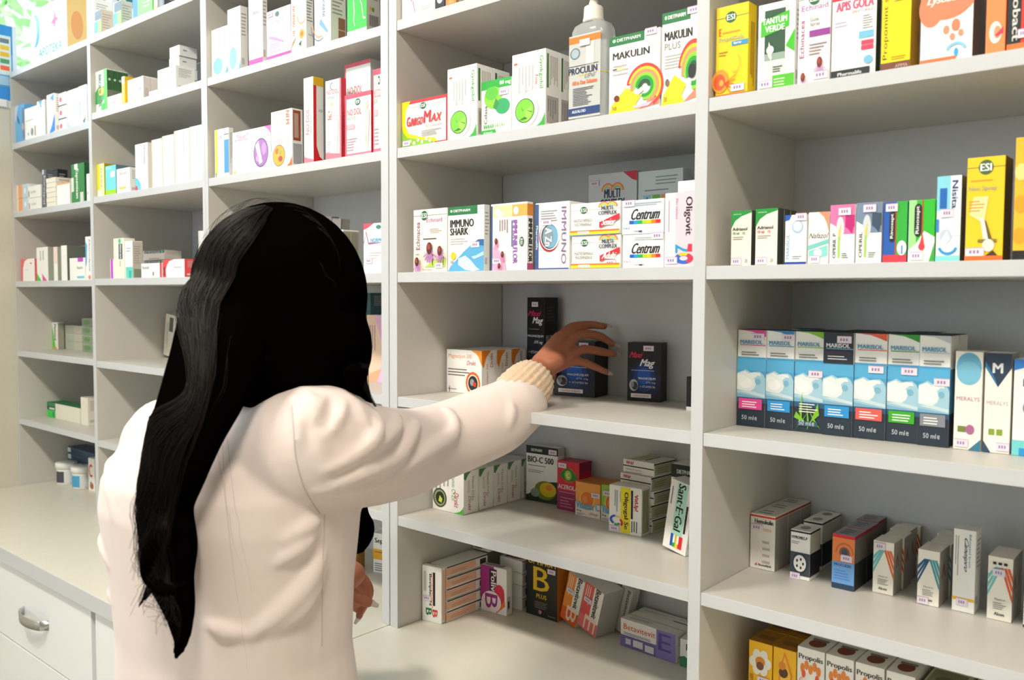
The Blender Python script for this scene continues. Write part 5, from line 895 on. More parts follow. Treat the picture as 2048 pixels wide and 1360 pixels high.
K('bk1', 'thin grey card box with a red portrait patch, behind the head', '#bcb2ac', F=[E(.5,.7,.3,.15,'#a05a50')], group=g('C','2'), tilt=6)
K('bk2', 'thin grey card box with dark edge leaning beside the portrait one', '#c8c0ba', F=[E(.5,.7,.25,.14,'#b87a70'),R(.85,0,1,1,'#5a5652')], group=g('C','2'), tilt=6)
TLR = [R(.02,.08,.98,.92,'#33565f')]
K('tl0', 'bottom box of the dark teal stack behind the head', '#3c6470', F=[Ln(.1,.15,.9,.85,8,'#2c4c56')], group='dark teal boxes stacked behind the head', cp=[('tl1','middle box of the dark teal stack behind the head'),('tl2','top box of the dark teal stack behind the head')])
K('cold', 'red and yellow box with black side and white sideways name', '#b81c3c', F=[R(0,.1,1,.55,'#f5a828'),E(.5,.4,.4,.1,'#f9dc5a'),R(.1,.03,.8,.1,'#f4f4f0')], Rt=[R(0,0,1,.9,'#17141a'),R(.5,.3,.8,.6,'#e08a2a'),R(.2,.6,.5,.95,'#7a1c34'),T('COLDREX',.06,.05,.34,.5,'#f0f0f0',rot=90,bold=1),E(.7,.7,.2,.06,'#b82a4a')], group=g('C','3'))
K('pko', 'tall peach and pink box beside the double upright', '#fcd9c0', F=[Pg('#f9c4ec',(.4,1),(1,1),(1,0),(.4,0),(.9,.4)),Pg('#f6b894',(0,0),(.5,0),(.75,.2),(.1,.12)),Ln(.15,.4,.5,.85,3,'#c8a8b0',1)], group=g('C','3'))
K('sep', 'white box with black name and orange band on the worktop by the double upright', F=[T('Septolete',.1,.72,1.5,.86,'#1a1a1a',bold=1)if False else T('Sep',.1,.72,.6,.88,'#1a1a1a',bold=1),R(.0,.34,1,.6,'#f5b41e'),Ln(.1,.52,.8,.56,1,'#5a4a1a'),Ln(.1,.06,.8,.28,4,'#6a7a9a')], group=g('C','w'))
K('orb', 'orange box on the worktop behind the curl of hair', '#f08a1e', F=[E(.3,.4,.3,.2,'#f4703a'),Pg('#f9a43a',(0,0),(1,.1),(.6,.3),(0,.2)),Pg('#f05a4a',(.4,0),(1,0),(.9,.2))], Rt=[R(.0,0,.5,1,'#d87a1a'),R(.5,0,1,1,'#b8902e'),Ln(.55,.1,.95,.9,6,'#8a7a2a')], group='orange boxes on the worktop', cp=[('orb2','second orange box right behind the front one, worktop of the third bay')])
K('ilm', 'pale grey box at the back of the worktop row in the third bay', '#e4e4de', F=[R(0,.84,1,.9,'#5a5a5a'),T('ILMANOL',.1,.6,.9,.76,'#3a3a3a',bold=1)], Tp=[R(.1,.1,.9,.9,'#a8b0a0')], group=g('C','w'))

# ================================================================== second bay
def top3(): return [R(0,0,.5,.6,'#3fb4dc'),R(.5,0,1,.6,'#9ae05a'),R(.1,.62,1,.98,'#5a6f80'),R(.2,.0,.6,.16,'#f4f8f8')]
K('bt1', 'blue and green box with slate head, leftmost on top of the second bay', F=top3(), Rt=[R(0,0,1,1,'#e0d4c4'),Ln(.1,.3,.9,.9,6,'#b8a898')], group=g('B','m'))
K('bt2', 'blue and green box with slate head, second on top of the second bay', F=top3(), Rt=[R(0,0,1,1,'#dcdadc'),Ln(.1,.3,.9,.9,6,'#b0a8b0')], group=g('B','m'))
K('bt3', 'wide blue and lime box on top of the second bay', '#6ad03a', F=[R(0,0,.25,1,'#2a8ae8'),Ln(.55,.3,.95,.9,5,'#d0f0c0')], group=g('B','m'))
K('bt4', 'small white and yellow box on top, right of the lime one', F=[R(0,0,1,.3,'#f4e86a')], group=g('B','m'))
K('bt5', 'small dark grey box on top nearest the third bay', '#4a4e54', F=[E(.5,.4,.3,.3,'#8a8e94')], group=g('B','m'))
K('grn', 'green and white box with sideways lettering and a yellow dot', '#e8f0ea', F=[R(.74,0,1,1,'#4ede3a'),Pg('#2fa84a',(0,.22),(.5,.2),(.74,.3),(.74,.6),(.3,.62),(0,.5)),E(.5,.5,.24,.1,'#f9e03a'),T('BROMEXOL',.3,.12,.52,.9,'#4a6a5a',rot=-90,bold=1),R(.5,0,.74,.2,'#3fc84a')], Rt=[R(0,.5,1,.97,'#3c6a44'),E(.5,.75,.25,.03,'#d8e8d8'),R(0,0,1,.5,'#7a8478')], group='green boxes, one behind the other',
  cp=[('grn1','green box second in its row, dark green side'),('grn2','green box third in its row'),('grn3','green box last in its row, nearest the back')])
K('brom', 'low white box with grey slanted word, in front of the green row', F=[T('Onyxaid',.08,.3,.66,.62,'#7a6a90',sh=.2)], group=g('B','0'))
K('yth', 'thin bright yellow upright box beside the low white one', '#ffcf10', F=[R(0,.75,1,1,'#fdf6d8')], Rt=[R(0,.86,1,1,'#f0c21e')], group=g('B','0'))
WX = [Ln(.1,.6,.8,.7,2,'#a8d0e8'),E(.8,.5,.05,.06,'#6ac0e8')]
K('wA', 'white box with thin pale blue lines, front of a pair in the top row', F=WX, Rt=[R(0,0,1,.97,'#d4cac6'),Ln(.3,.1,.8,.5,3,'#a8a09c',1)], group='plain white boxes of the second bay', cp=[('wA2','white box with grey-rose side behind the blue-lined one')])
K('wlow', 'very low white box lying between two white boxes', F=[R(.6,.2,.8,.5,'#e0e0e8')], group='plain white boxes of the second bay')
K('wB', 'white box with faint grey print in front of the tall white stack', F=[Ln(.1,.7,.5,.76,1,'#b8b8c0'),E(.8,.75,.03,.06,'#e09090'),Ln(.7,.3,.9,.4,1,LG)], group='plain white boxes of the second bay')
SRr = [T('name',.2,.5,.5,.7,'#5a5a6a') if False else Ln(.2,.5,.5,.7,1,'#5a5a6a'),R(0,.96,1,1,'#a8a8b0')]
K('s0', 'bottom box of the tall five-high white stack in the top row', F=[R(0,.95,1,1,'#c8c8d0')], Rt=SRr, group='white boxes in the five-high stack',
  cp=[('s1','second box from the bottom of the five-high white stack'),('s2','middle box of the five-high white stack'),('s3','fourth box from the bottom of the five-high white stack'),('s4','top box of the five-high white stack')])
K('bl0', 'bottom sky blue box of the blue stack beside the third bay', '#6ab8f0', Rt=[R(0,.1,1,.9,'#4a9ee0')], group='sky blue boxes stacked behind the white stack',
  cp=[('bl1','second sky blue box from the bottom, blue stack'),('bl2','middle sky blue box of the blue stack'),('bl3','fourth sky blue box from the bottom, blue stack'),('bl4','top sky blue box of the blue stack')])
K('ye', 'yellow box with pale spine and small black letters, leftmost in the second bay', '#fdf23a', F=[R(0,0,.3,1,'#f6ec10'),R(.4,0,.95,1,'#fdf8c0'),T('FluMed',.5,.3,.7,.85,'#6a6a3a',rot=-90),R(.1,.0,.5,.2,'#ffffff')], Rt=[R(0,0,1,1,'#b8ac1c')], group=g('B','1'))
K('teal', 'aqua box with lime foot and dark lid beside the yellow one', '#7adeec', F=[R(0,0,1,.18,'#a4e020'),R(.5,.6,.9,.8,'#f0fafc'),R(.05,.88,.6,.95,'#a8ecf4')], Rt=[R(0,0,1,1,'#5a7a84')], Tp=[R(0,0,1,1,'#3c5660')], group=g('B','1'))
K('wcol', 'white box with pastel logo and orange strip in the second bay', F=[T('floram',.25,.74,.8,.86,'#e8b0a8',bold=1),R(.2,.16,.72,.26,'#f9cf6a')], group=g('B','1'))
K('bwh', 'small white box with blue corner behind the pastel-logo box', F=[Pg('#6a9ae8',(.3,1),(1,1),(1,.4),(.7,.8))], group=g('B','1'))
K('flu', 'tall white box with violet sideways name and aqua-red disc corner', F=[T('Fluomizin',.7,.55,.84,.94,'#b08aa8',rot=-90,bold=1),Pg('#6ad4e8',(0,.28),(.2,.26),(.42,.14),(.44,0),(0,0)),Pg('#e0405a',(0,.12),(.14,.1),(.22,0),(0,0))], Rt=[R(0,0,1,1,'#eee8dc')], group=g('B','1'))
def wo(n): return [R(0,0,.07,1,'#f8cdb4'),Ln(.62,.5,.74,.95,1,'#b8b4c0',1),E(.8,.1,.02,.015,'#e0a080')]
for i, l in enumerate(['first tall white box with a thin orange edge, leaning','second tall white box with a thin orange edge','third and widest tall white box with a thin orange edge','last tall white box with an orange edge, at the third bay']):
    K('wo%d'%(i+1), l, F=wo(i), group='tall white boxes with orange edges')
K('myd', 'cream box with green badge and navy sideways name strip', '#fbf6e6', F=[E(.6,.93,.12,.06,'#3fc88a'),R(.5,.48,.86,.86,'#2a3f5c'),T('MYDOCALM',.6,.5,.76,.84,'#e8ecf2',rot=-90,bold=1),Ln(.6,.2,.8,.44,1,'#d8a8b8',1)], group=g('B','2'))
K('purp', 'tiny white and magenta upright box, leftmost at eye level in the second bay', F=[R(.2,0,.9,1,'#c83ae0')], group=g('B','2'))
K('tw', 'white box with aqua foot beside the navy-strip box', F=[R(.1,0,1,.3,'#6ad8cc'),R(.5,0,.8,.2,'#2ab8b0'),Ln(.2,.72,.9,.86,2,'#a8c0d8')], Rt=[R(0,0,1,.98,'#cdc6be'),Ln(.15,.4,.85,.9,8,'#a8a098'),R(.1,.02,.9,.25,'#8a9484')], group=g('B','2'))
MLF = [R(.05,.7,1,.98,'#33414e'),T('MYDOCALM',.1,.75,.8,.93,'#c8d4dc',rot=180,bold=1),E(.9,.84,.05,.12,'#4ac08a'),R(0,.0,1,.6,'#d2cbc6'),R(.3,.1,.8,.16,'#7a5a7a')]
K('ml0', 'bottom box of the flat grey stack at eye level in the second bay', '#d6d0ca', F=MLF, group='flat grey boxes at eye level', cp=[('ml1','middle box of the flat grey stack'),('ml2','top box of the flat grey stack with navy strip')])
K('neo', 'low white box with grey name and small red flask picture', F=[T('Neoslet',.05,.6,.4,.84,'#5a5a64'),E(.6,.3,.03,.12,'#e0404a'),E(.6,.2,.04,.06,'#3a9a5a'),R(.92,0,1,1,'#d8404a')], group=g('B','2'))
K('neor', 'low white box with red curved edge beside the long hair', '#e84a56', F=[Pg('#fdfbfa',(.16,0),(1,0),(1,1),(.5,1),(.3,.9),(.2,.7),(.14,.4)),T('Neoslet',.52,.5,.9,.64,'#7a7a84'),T('Neoslet',.02,.1,.1,.6,'#7a1c28',rot=90,bold=1)], group=g('B','2'))
K('whair', 'tall white box with dark edge line half hidden by hair', F=[R(.06,0,.08,1,'#5a6a7a')], group=g('B','2'))
COSF = [R(.0,0,.03,1,'#d8a080'),R(.4,.6,.75,.94,'#6a6a6a'),Ln(.15,.1,.4,.8,3,'#c8c0b4',1)]
K('cos', 'cream box with barcode and coppery edge leaning alone on its shelf', '#f4ecdc', F=COSF, tilt=9, group='leaning cream boxes', cp=[('cos2','rosy cream box leaning beside the barcoded one, touching the hair')])

# ================================================================== far left bay
K('cross', 'large pale box with a pink cross and blue arc, top far left', '#dbe9f4', F=[E(.1,.62,.14,.3,'#4a9fe0'),E(.04,.62,.11,.3,'#dbe9f4'),Pg('#c01c6c',(.66,.5),(.7,.62),(.78,.66),(.7,.7),(.68,.84),(.64,.7),(.56,.62),(.63,.6)),T('APOTEKA',.2,.1,.86,.26,'#4a98a8')], Rt=[R(0,0,1,1,'#f4d08a'),E(.5,.5,.3,.25,'#eea870')], name='display_box', group=g('A','m'))
K('amwh', 'blank white box between the pale cross box and the slate-headed ones', group=g('A','m'))
K('ab', 'sky blue box with a dark blue leaf, first in the far left top row', '#6ab8ee', F=[Pg('#c8e4f8',(0,.5),(.4,1),(0,1)),Pg('#2f6fb0',(.2,.75),(.45,.62),(.5,.48),(.3,.56)),R(.75,.1,1,.9,'#7a8aa8'),E(.85,.4,.12,.1,'#d8b0a0')], group=g('A','0'))
K('aw2', 'white box with grey figures, second in the far left top row', F=[E(.6,.24,.1,.12,'#8aa0b0'),E(.3,.2,.05,.05,'#a8b0b8'),R(.8,.1,.9,.4,'#c8a890'),Ln(.1,.6,.9,.66,1,LG)], group=g('A','0'))
K('aw3', 'white box with blue-green leaf corner behind the grey-figure one', F=[Pg('#6ab4d8',(.2,1),(.7,1),(.5,.85)),Pg('#2a7a7a',(.3,.9),(.6,.8),(.62,.84))], Rt=[R(0,0,1,1,'#dcd6d0')], group=g('A','0'))
K('aw4', 'white box with blue curved swash, middle of the far left top row', F=[Pg('#4a9ae8',(.4,.9),(.95,1),(.9,.8)),Pg('#3a8ae0',(.2,.0),(1,.06),(1,.5),(.6,.2)),Ln(.1,.5,.8,.56,1,'#c8d4e0')], group=g('A','0'))
K('ar0', 'bottom box of the three-high stack with red emblems', F=[E(.3,.5,.16,.2,'#f06a80'),R(0,0,1,.08,'#3a3a40')], group='boxes with red emblems stacked in the far left bay', cp=[('ar1','middle box of the three-high stack with red emblems'),('ar2','top box of the three-high stack with red emblems')])
K('aw5', 'blank white box with mint foot corner in the far left top row', F=[Pg('#b8ecc8',(0,0),(.4,0),(0,.2))], group=g('A','0'))
K('aw6', 'white box with blue sideways word, last in the far left top row', '#f4f6fd', F=[T('Bisolex',.1,.2,.26,.6,'#6a90d0',rot=-90,bold=1),Pg('#5a6a80',(.5,.1),(.9,.2),(.7,.02))], group=g('A','0'))
AOF = [R(0,0,.12,1,'#f4f0ea'),R(.12,0,.5,1,'#f9b07a'),R(.5,0,.95,1,'#c8e4f6'),E(.72,.5,.08,.2,'#ffffff')]
K('ao', 'lower orange and pale blue box at the far left', F=AOF, group='orange and pale blue boxes', cp=[('ao_1','upper orange and pale blue box at the far left')])
K('awh', 'lower white box with a grey word beside the orange pair', F=[T('Lodix',.2,.4,.6,.6,'#a08090'),R(0,.1,.06,.6,'#a06a60')], group='white boxes with a grey word', cp=[('awh_1','upper white box with a grey word beside the orange pair')])
K('abk', 'thin slate box with white sideways word leaning left of the cream stack', '#5a626e', F=[R(0,.88,.4,1,'#d8dce4'),T('Eurespal',.3,.1,.8,.84,'#dfe3e8',rot=-90,bold=1)], tilt=4, group='slate boxes in the far left bay')
K('abk2', 'dark slate box upright behind the thin leaning one', '#2f353c', F=[Ln(.4,.5,.8,.9,1,'#7a828a',1)], group='slate boxes in the far left bay')
K('acr', 'bottom cream box of the thin six-high stack', '#f4efe2', F=[], Rt=[R(.2,.2,.8,.7,'#c8c0b0')], group='thin cream boxes in the six-high stack',
  cp=[('acr_%d'%i, '%s cream box of the thin six-high stack' % n) for i, n in ((1,'second lowest'),(2,'third lowest'),(3,'third highest'),(4,'second highest'),(5,'topmost'))])
K('aot', 'white box with orange top edge beside the cream stack', F=[R(0,.94,1,1,'#f9a86a')], group=g('A','1'))
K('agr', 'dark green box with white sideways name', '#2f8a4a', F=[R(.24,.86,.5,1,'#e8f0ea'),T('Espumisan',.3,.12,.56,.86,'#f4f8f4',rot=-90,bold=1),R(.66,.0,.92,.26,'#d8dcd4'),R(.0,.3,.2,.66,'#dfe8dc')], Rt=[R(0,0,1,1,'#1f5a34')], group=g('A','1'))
K('aw7', 'narrow white box with a red dot against the divider', F=[E(.4,.3,.14,.05,'#f06070')], group=g('A','1'))
K('ard', 'white box with red curved left edge at eye level, far left', '#f06a74', F=[Pg('#fdfcfb',(.14,0),(1,0),(1,1),(.5,1),(.28,.9),(.16,.6)),Ln(.3,.5,.6,.54,1,'#c8b8b8'),E(.74,.8,.06,.04,'#e06a7a')], group=g('A','2'))
K('asm', 'small white box behind the red-edged one', group=g('A','2'))
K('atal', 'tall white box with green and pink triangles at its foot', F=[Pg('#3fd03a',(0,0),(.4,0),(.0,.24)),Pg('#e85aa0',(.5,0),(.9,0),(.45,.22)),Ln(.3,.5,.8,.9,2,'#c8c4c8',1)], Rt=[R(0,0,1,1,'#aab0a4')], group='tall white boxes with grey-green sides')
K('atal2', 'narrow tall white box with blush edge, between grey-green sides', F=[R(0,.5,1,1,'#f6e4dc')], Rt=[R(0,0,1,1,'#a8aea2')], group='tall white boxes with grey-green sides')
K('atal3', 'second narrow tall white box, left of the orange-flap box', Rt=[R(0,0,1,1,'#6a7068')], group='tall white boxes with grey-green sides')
K('arez', 'white box with purple top tab and blue dash in the far left bay', F=[R(.55,.82,.9,1,'#c84ad0'),T('Rezolut',.5,.5,.86,.62,'#6a6a7a'),R(.5,.08,.96,.18,'#7acdea')], group=g('A','2'))
K('aorb', 'grey box with an orange flap behind the purple-tab box', '#c2bcb4', F=[R(0,.2,.28,.95,'#f5b24a'),Ln(.5,.4,.9,.9,3,'#9a948c',1)], Tp=[R(0,0,1,1,'#4a463e')], group=g('A','2'))
K('amuc', 'white box with blue swash and sideways name against the divider', F=[Pg('#5ab0e8',(0,.3),(.2,.4),(.3,.8),(.0,.9)),T('Mucodyne',.5,.2,.74,.92,'#6a5a9a',rot=-90,bold=1),E(.6,.06,.2,.05,'#f09070')], group=g('A','2'))
K('pan', 'white-green box with sideways name standing before the flat green stack', '#f2f2ea', F=[Pg('#5fc83a',(0,0),(.6,0),(.3,.5),(0,.9)),T('Pantexol',.4,.34,.7,.92,'#3a4a3a',rot=-90,bold=1),R(.2,0,.8,.08,'#f09a5a')], Rt=[R(0,0,1,.97,'#a8a898')], group=g('A','3'))
PF = [R(0,.0,1,.94,'#b6bdac'),R(.45,0,1,.94,'#c9c5b8'),R(0,.94,1,1,'#e4e4dc')]
K('pst', 'bottom box of the three-high grey-green flat stack', '#cfd0c4', F=PF, group='grey-green flat boxes', cp=[('pst1','middle box of the three-high grey-green flat stack'),('pst2','top box of the three-high grey-green flat stack')])
K('psu0', 'bottom box of the four-high green stack against the divider', '#b4bcaa', F=[R(0,0,1,.9,'#93a48f'),E(.3,.5,.2,.3,'#6f9a64')], group='green flat boxes against the divider',
  cp=[('psu1','second lowest box of the four-high green stack'),('psu2','second highest box of the four-high green stack'),('psu3','top box of the four-high green stack')])
K('grb', 'bright green box with dark band at the front of the low white row', '#34d24a', F=[R(0,.5,1,.75,'#3a4450'),R(0,.75,1,1,'#2f8a54'),R(.3,.55,.95,.66,'#e8ecec'),R(.7,.1,.85,.4,'#3a7a8a')], Tp=[R(0,0,1,1,'#2a7a4c')], group='green-lidded boxes on the low left shelf')
GW = dict(base='#f0efe2', Tp=[R(0,0,1,1,'#2f7a50')], group='green-lidded boxes on the low left shelf')
K('grb1', 'first cream-sided green-lidded box right of the bright green one', **GW, F=[],
  cp=[('grb2','second cream-sided green-lidded box from the bright green one'),('grb3','third cream-sided green-lidded box from the bright green one'),('grb4','fourth cream-sided green-lidded box from the bright green one'),('grb5','fifth cream-sided green-lidded box from the bright green one')])
K('grtall', 'taller cream box at the end of the green-lidded row', '#f3f1e4', F=[], group=g('A','4'))
K('ccb', 'white box with red letter and a brown nut picture beside the tubs', F=[O(.45,.62,.34,.2,.34,'#e0303c',50,310),E(.5,.16,.3,.1,'#b86a3a'),E(.4,.24,.16,.05,'#c88a5a')], group=g('A','w'))

# ---- tubs, pale small boxes and blue stack on the worktop, far left
def tub(loc, label, side):
    t = empty('supplement_tub', loc); tag(t, label, 'tub', 'white screw-lid tubs')
    r = .031; n = 32; bm = bmesh.new()
    prof = [(0,0),(.027,0),(.0285,.002),(.030,.05),(.030,.052),(.0,.052)]
    def lathe(bm, prof, n=32):
        rg = [[bm.verts.new((a*math.cos(2*PI*i/n), a*math.sin(2*PI*i/n), z)) for i in range(n)] for a, z in prof if a > 0]
        for p, q in zip(rg, rg[1:]):
            for i in range(n): bm.faces.new([p[i], p[(i+1)%n], q[(i+1)%n], q[i]])
        bm.faces.new(rg[0][::-1]); bm.faces.new(rg[-1])
    lathe(bm, prof); link('tub_body', mesh('tub_body', bm, M('#f4f4f2', .35), True), t)
    bm = bmesh.new(); rg = []
    for i in range(15):
        a = math.radians(-150+i*12.5); rg.append((.0304*math.cos(a), .0304*math.sin(a)))
    for (x0,y0),(x1,y1) in zip(rg, rg[1:]):
        f = bm.faces.new([bm.verts.new(p) for p in ((x0,y0,.008),(x1,y1,.008),(x1,y1,.044),(x0,y0,.044))])
    k = 0
    for f in bm.faces: f.material_index = 0 if 3 < k < 9 else 1; k += 1
    link('paper_label', mesh('paper_label', bm, [M(side), M('#dfe3e6')], True), t)
    bm = bmesh.new(); lathe(bm, [(.031,.0525),(.0335,.053),(.0335,.068),(.032,.0705)], 48)
    link('screw_lid', mesh('screw_lid', bm, M('#fafaf8', .4), True), t)
x, y, z = PLACE['jar1'][:3]; tub((x+.02, y+.01, z), 'white tub with black and red label, left of the two on the worktop', '#4a4a52')
x, y, z = PLACE['jar2'][:3]; tub((x+.008, y+.01, z), 'white tub with blue leaf label, right of the two on the worktop', '#4aa8d8')
tub((-1.57, .213, z), 'white tub standing farther back near the divider', '#c8ccd0')
bx, by, bz = -1.806, .145, Z['w']+.0004
PLACE['bu0'] = (bx, by, bz, .2, .06, .0215, 0)
for i in range(1, 5): PLACE['bu%d'%i] = (bx+.002*(i%2), by, bz+i*.022, .2, .06, .0215, 0)
K('bu0', 'bottom box of the dark blue stack behind the tubs', '#2f4f70', F=[R(0,.2,.12,.9,'#d8e4e8'),Ln(.15,.2,.9,.8,2,'#1c3048')], group='dark blue boxes stacked behind the tubs',
  cp=[('bu1','second lowest box of the dark blue stack behind the tubs'),('bu2','middle box of the dark blue stack behind the tubs'),('bu3','second highest box of the dark blue stack behind the tubs'),('bu4','top box of the dark blue stack behind the tubs')])
for i in range(4): PLACE['ps%d'%i] = (-1.7035, .114, bz+i*.0168, .036, .028, .0163, 0)
K('ps0', 'bottom small teal-sided box of the stack between the tubs', '#dfe8e4', Rt=[R(0,.1,1,.9,'#5a90a0')], group='small teal-sided boxes between the tubs',
  cp=[('ps1','second small teal-sided box between the tubs'),('ps2','third small teal-sided box between the tubs'),('ps3','topmost small teal-sided box between the tubs')])

# ---- lens-solution bottle
x, y, z, w, d, h, a = PLACE['bottle']
t = empty('solution_bottle', (x+w/2, y+.03, z)); tag(t, 'clear plastic lens-solution bottle with white cap, orange band and blue foot band', 'bottle')
def sring(bm, hw, hd, z, n=40, e=3.2):
    o = []
    for i in range(n):
        a = 2*PI*i/n; c, s = math.cos(a), math.sin(a)
        o.append(bm.verts.new((hw*math.copysign(abs(c)**(2/e), c), hd*math.copysign(abs(s)**(2/e), s), z)))
    return o
def loft(bm, rings, cap=True):
    for p, q in zip(rings, rings[1:]):
        n = len(p)
        for i in range(n): bm.faces.new([p[i], p[(i+1)%n], q[(i+1)%n], q[i]])
    if cap: bm.faces.new(rings[0][::-1]); bm.faces.new(rings[-1])
hw, hd, hb = .0345, .022, .150
bm = bmesh.new(); loft(bm, [sring(bm, hw*a_, hd*a_, z_) for a_, z_ in ((.94,0),(1,.004),(1,.1),(1,.128),(.97,.139),(.86,.147),(.6,.152))])
plast = bpy.data.materials.new('clear_plastic'); plast.use_nodes = True; p = plast.node_tree.nodes['Principled BSDF']
p.inputs['Base Color'].default_value = lin('#dfe4e4'); p.inputs['Roughness'].default_value = .12; p.inputs['Transmission Weight'].default_value = .55; p.inputs['IOR'].default_value = 1.2
body = link('bottle_body', mesh('bottle_body', bm, plast, True), t)
bm = bmesh.new(); mats = [M('#c3c5c4', .35)]; A = Art(bm, mats, hw*1.7, .01, .125)
A.face('F', [R(0,0,1,1,'#c9cbca'),R(0,.9,1,.98,'#f5801e'),E(.2,.78,.16,.07,'#6a8290'),E(.2,.78,.12,.055,'#aebfc8'),R(.55,.62,.8,.9,'#eceade'),R(0,.625,.95,.632,'#23304a'),T('PROCULIN',.0,.53,.9,.61,'#1c2c4c',bold=1),T('LENS',.5,.47,.88,.52,'#8a8e92',sh=.2),T('All in One Solution',.12,.4,.9,.45,'#f0762a',bold=1),Ln(.14,.15,.8,.37,11,'#4a505c'),R(0,.03,1,.12,'#1f3f7c'),T('ALKALOID',.12,.06,.56,.095,'#dfe6f2',bold=1)])
la = link('front_label', mesh('front_label', bm, mats), t); la.location = (-hw*.85, -hd-.0003, .006)
bm = bmesh.new(); loft(bm, [sring(bm, r_, r_, z_, e=2) for r_, z_ in ((.0165,.1515),(.0165,.157),(.0155,.158),(.0145,.175),(.0135,.176),(.008,.178),(.006,.187),(.004,.19))])
link('screw_cap', mesh('screw_cap', bm, M('#f2f1ea', .45), True), t)
bm = bmesh.new(); n = 40
r1 = sring(bm, hw+.0008, hd+.0008, .069); r2 = sring(bm, hw+.0008, hd+.0008, .0705)
for r_ in (r1, r2):
    for v_ in r_: v_.co.z += .002*v_.co.x/hw
loft(bm, [r1, r2], False); link('rubber_band', mesh('rubber_band', bm, M('#d8c23a', .6)), t)
b2 = bmesh.new(); boxbm(b2, 0, -.001, 0, .019, 0, .0095); s_ = link('price_sticker', mesh('price_sticker', b2, M(STK)), t, (-.008, -hd-.002, .113)); s_['label'] = 'pale lilac price sticker'

# ---- blue promotional box on the window sill at the far left
PLACE['promo'] = (XL-.066, -.095, 2.1284, .06, .12, .235, 0)
x, y, z, w, d, h, a = PLACE['promo']
bm = bmesh.new(); boxbm(bm, 0, 0, 0, w, d, h, .001); mats = [M('#5fb0ea', .4)]; A = Art(bm, mats, w, d, h)
A.face('R', [R(0,.62,1,1,'#2f93dc'),R(0,0,1,.18,'#3f9cf0'),R(.55,.34,.86,.86,'#d6e6e4'),*[R(.6,.76-.09*i,.82,.82-.09*i,c) for i,c in enumerate(['#6a7a88','#e8c23a','#e8b82a','#4a9a6a','#f0683a'])],E(.2,.38,.2,.05,'#f0703a'),R(.9,0,1,1,'#dcecf6'),R(.55,.2,.9,.32,'#a8d4f0')])
o = link('display_box', mesh('display_box', bm, mats), None, (x, y, z)); tag(o, 'tall blue box with coloured word tiles on the window sill', 'box')


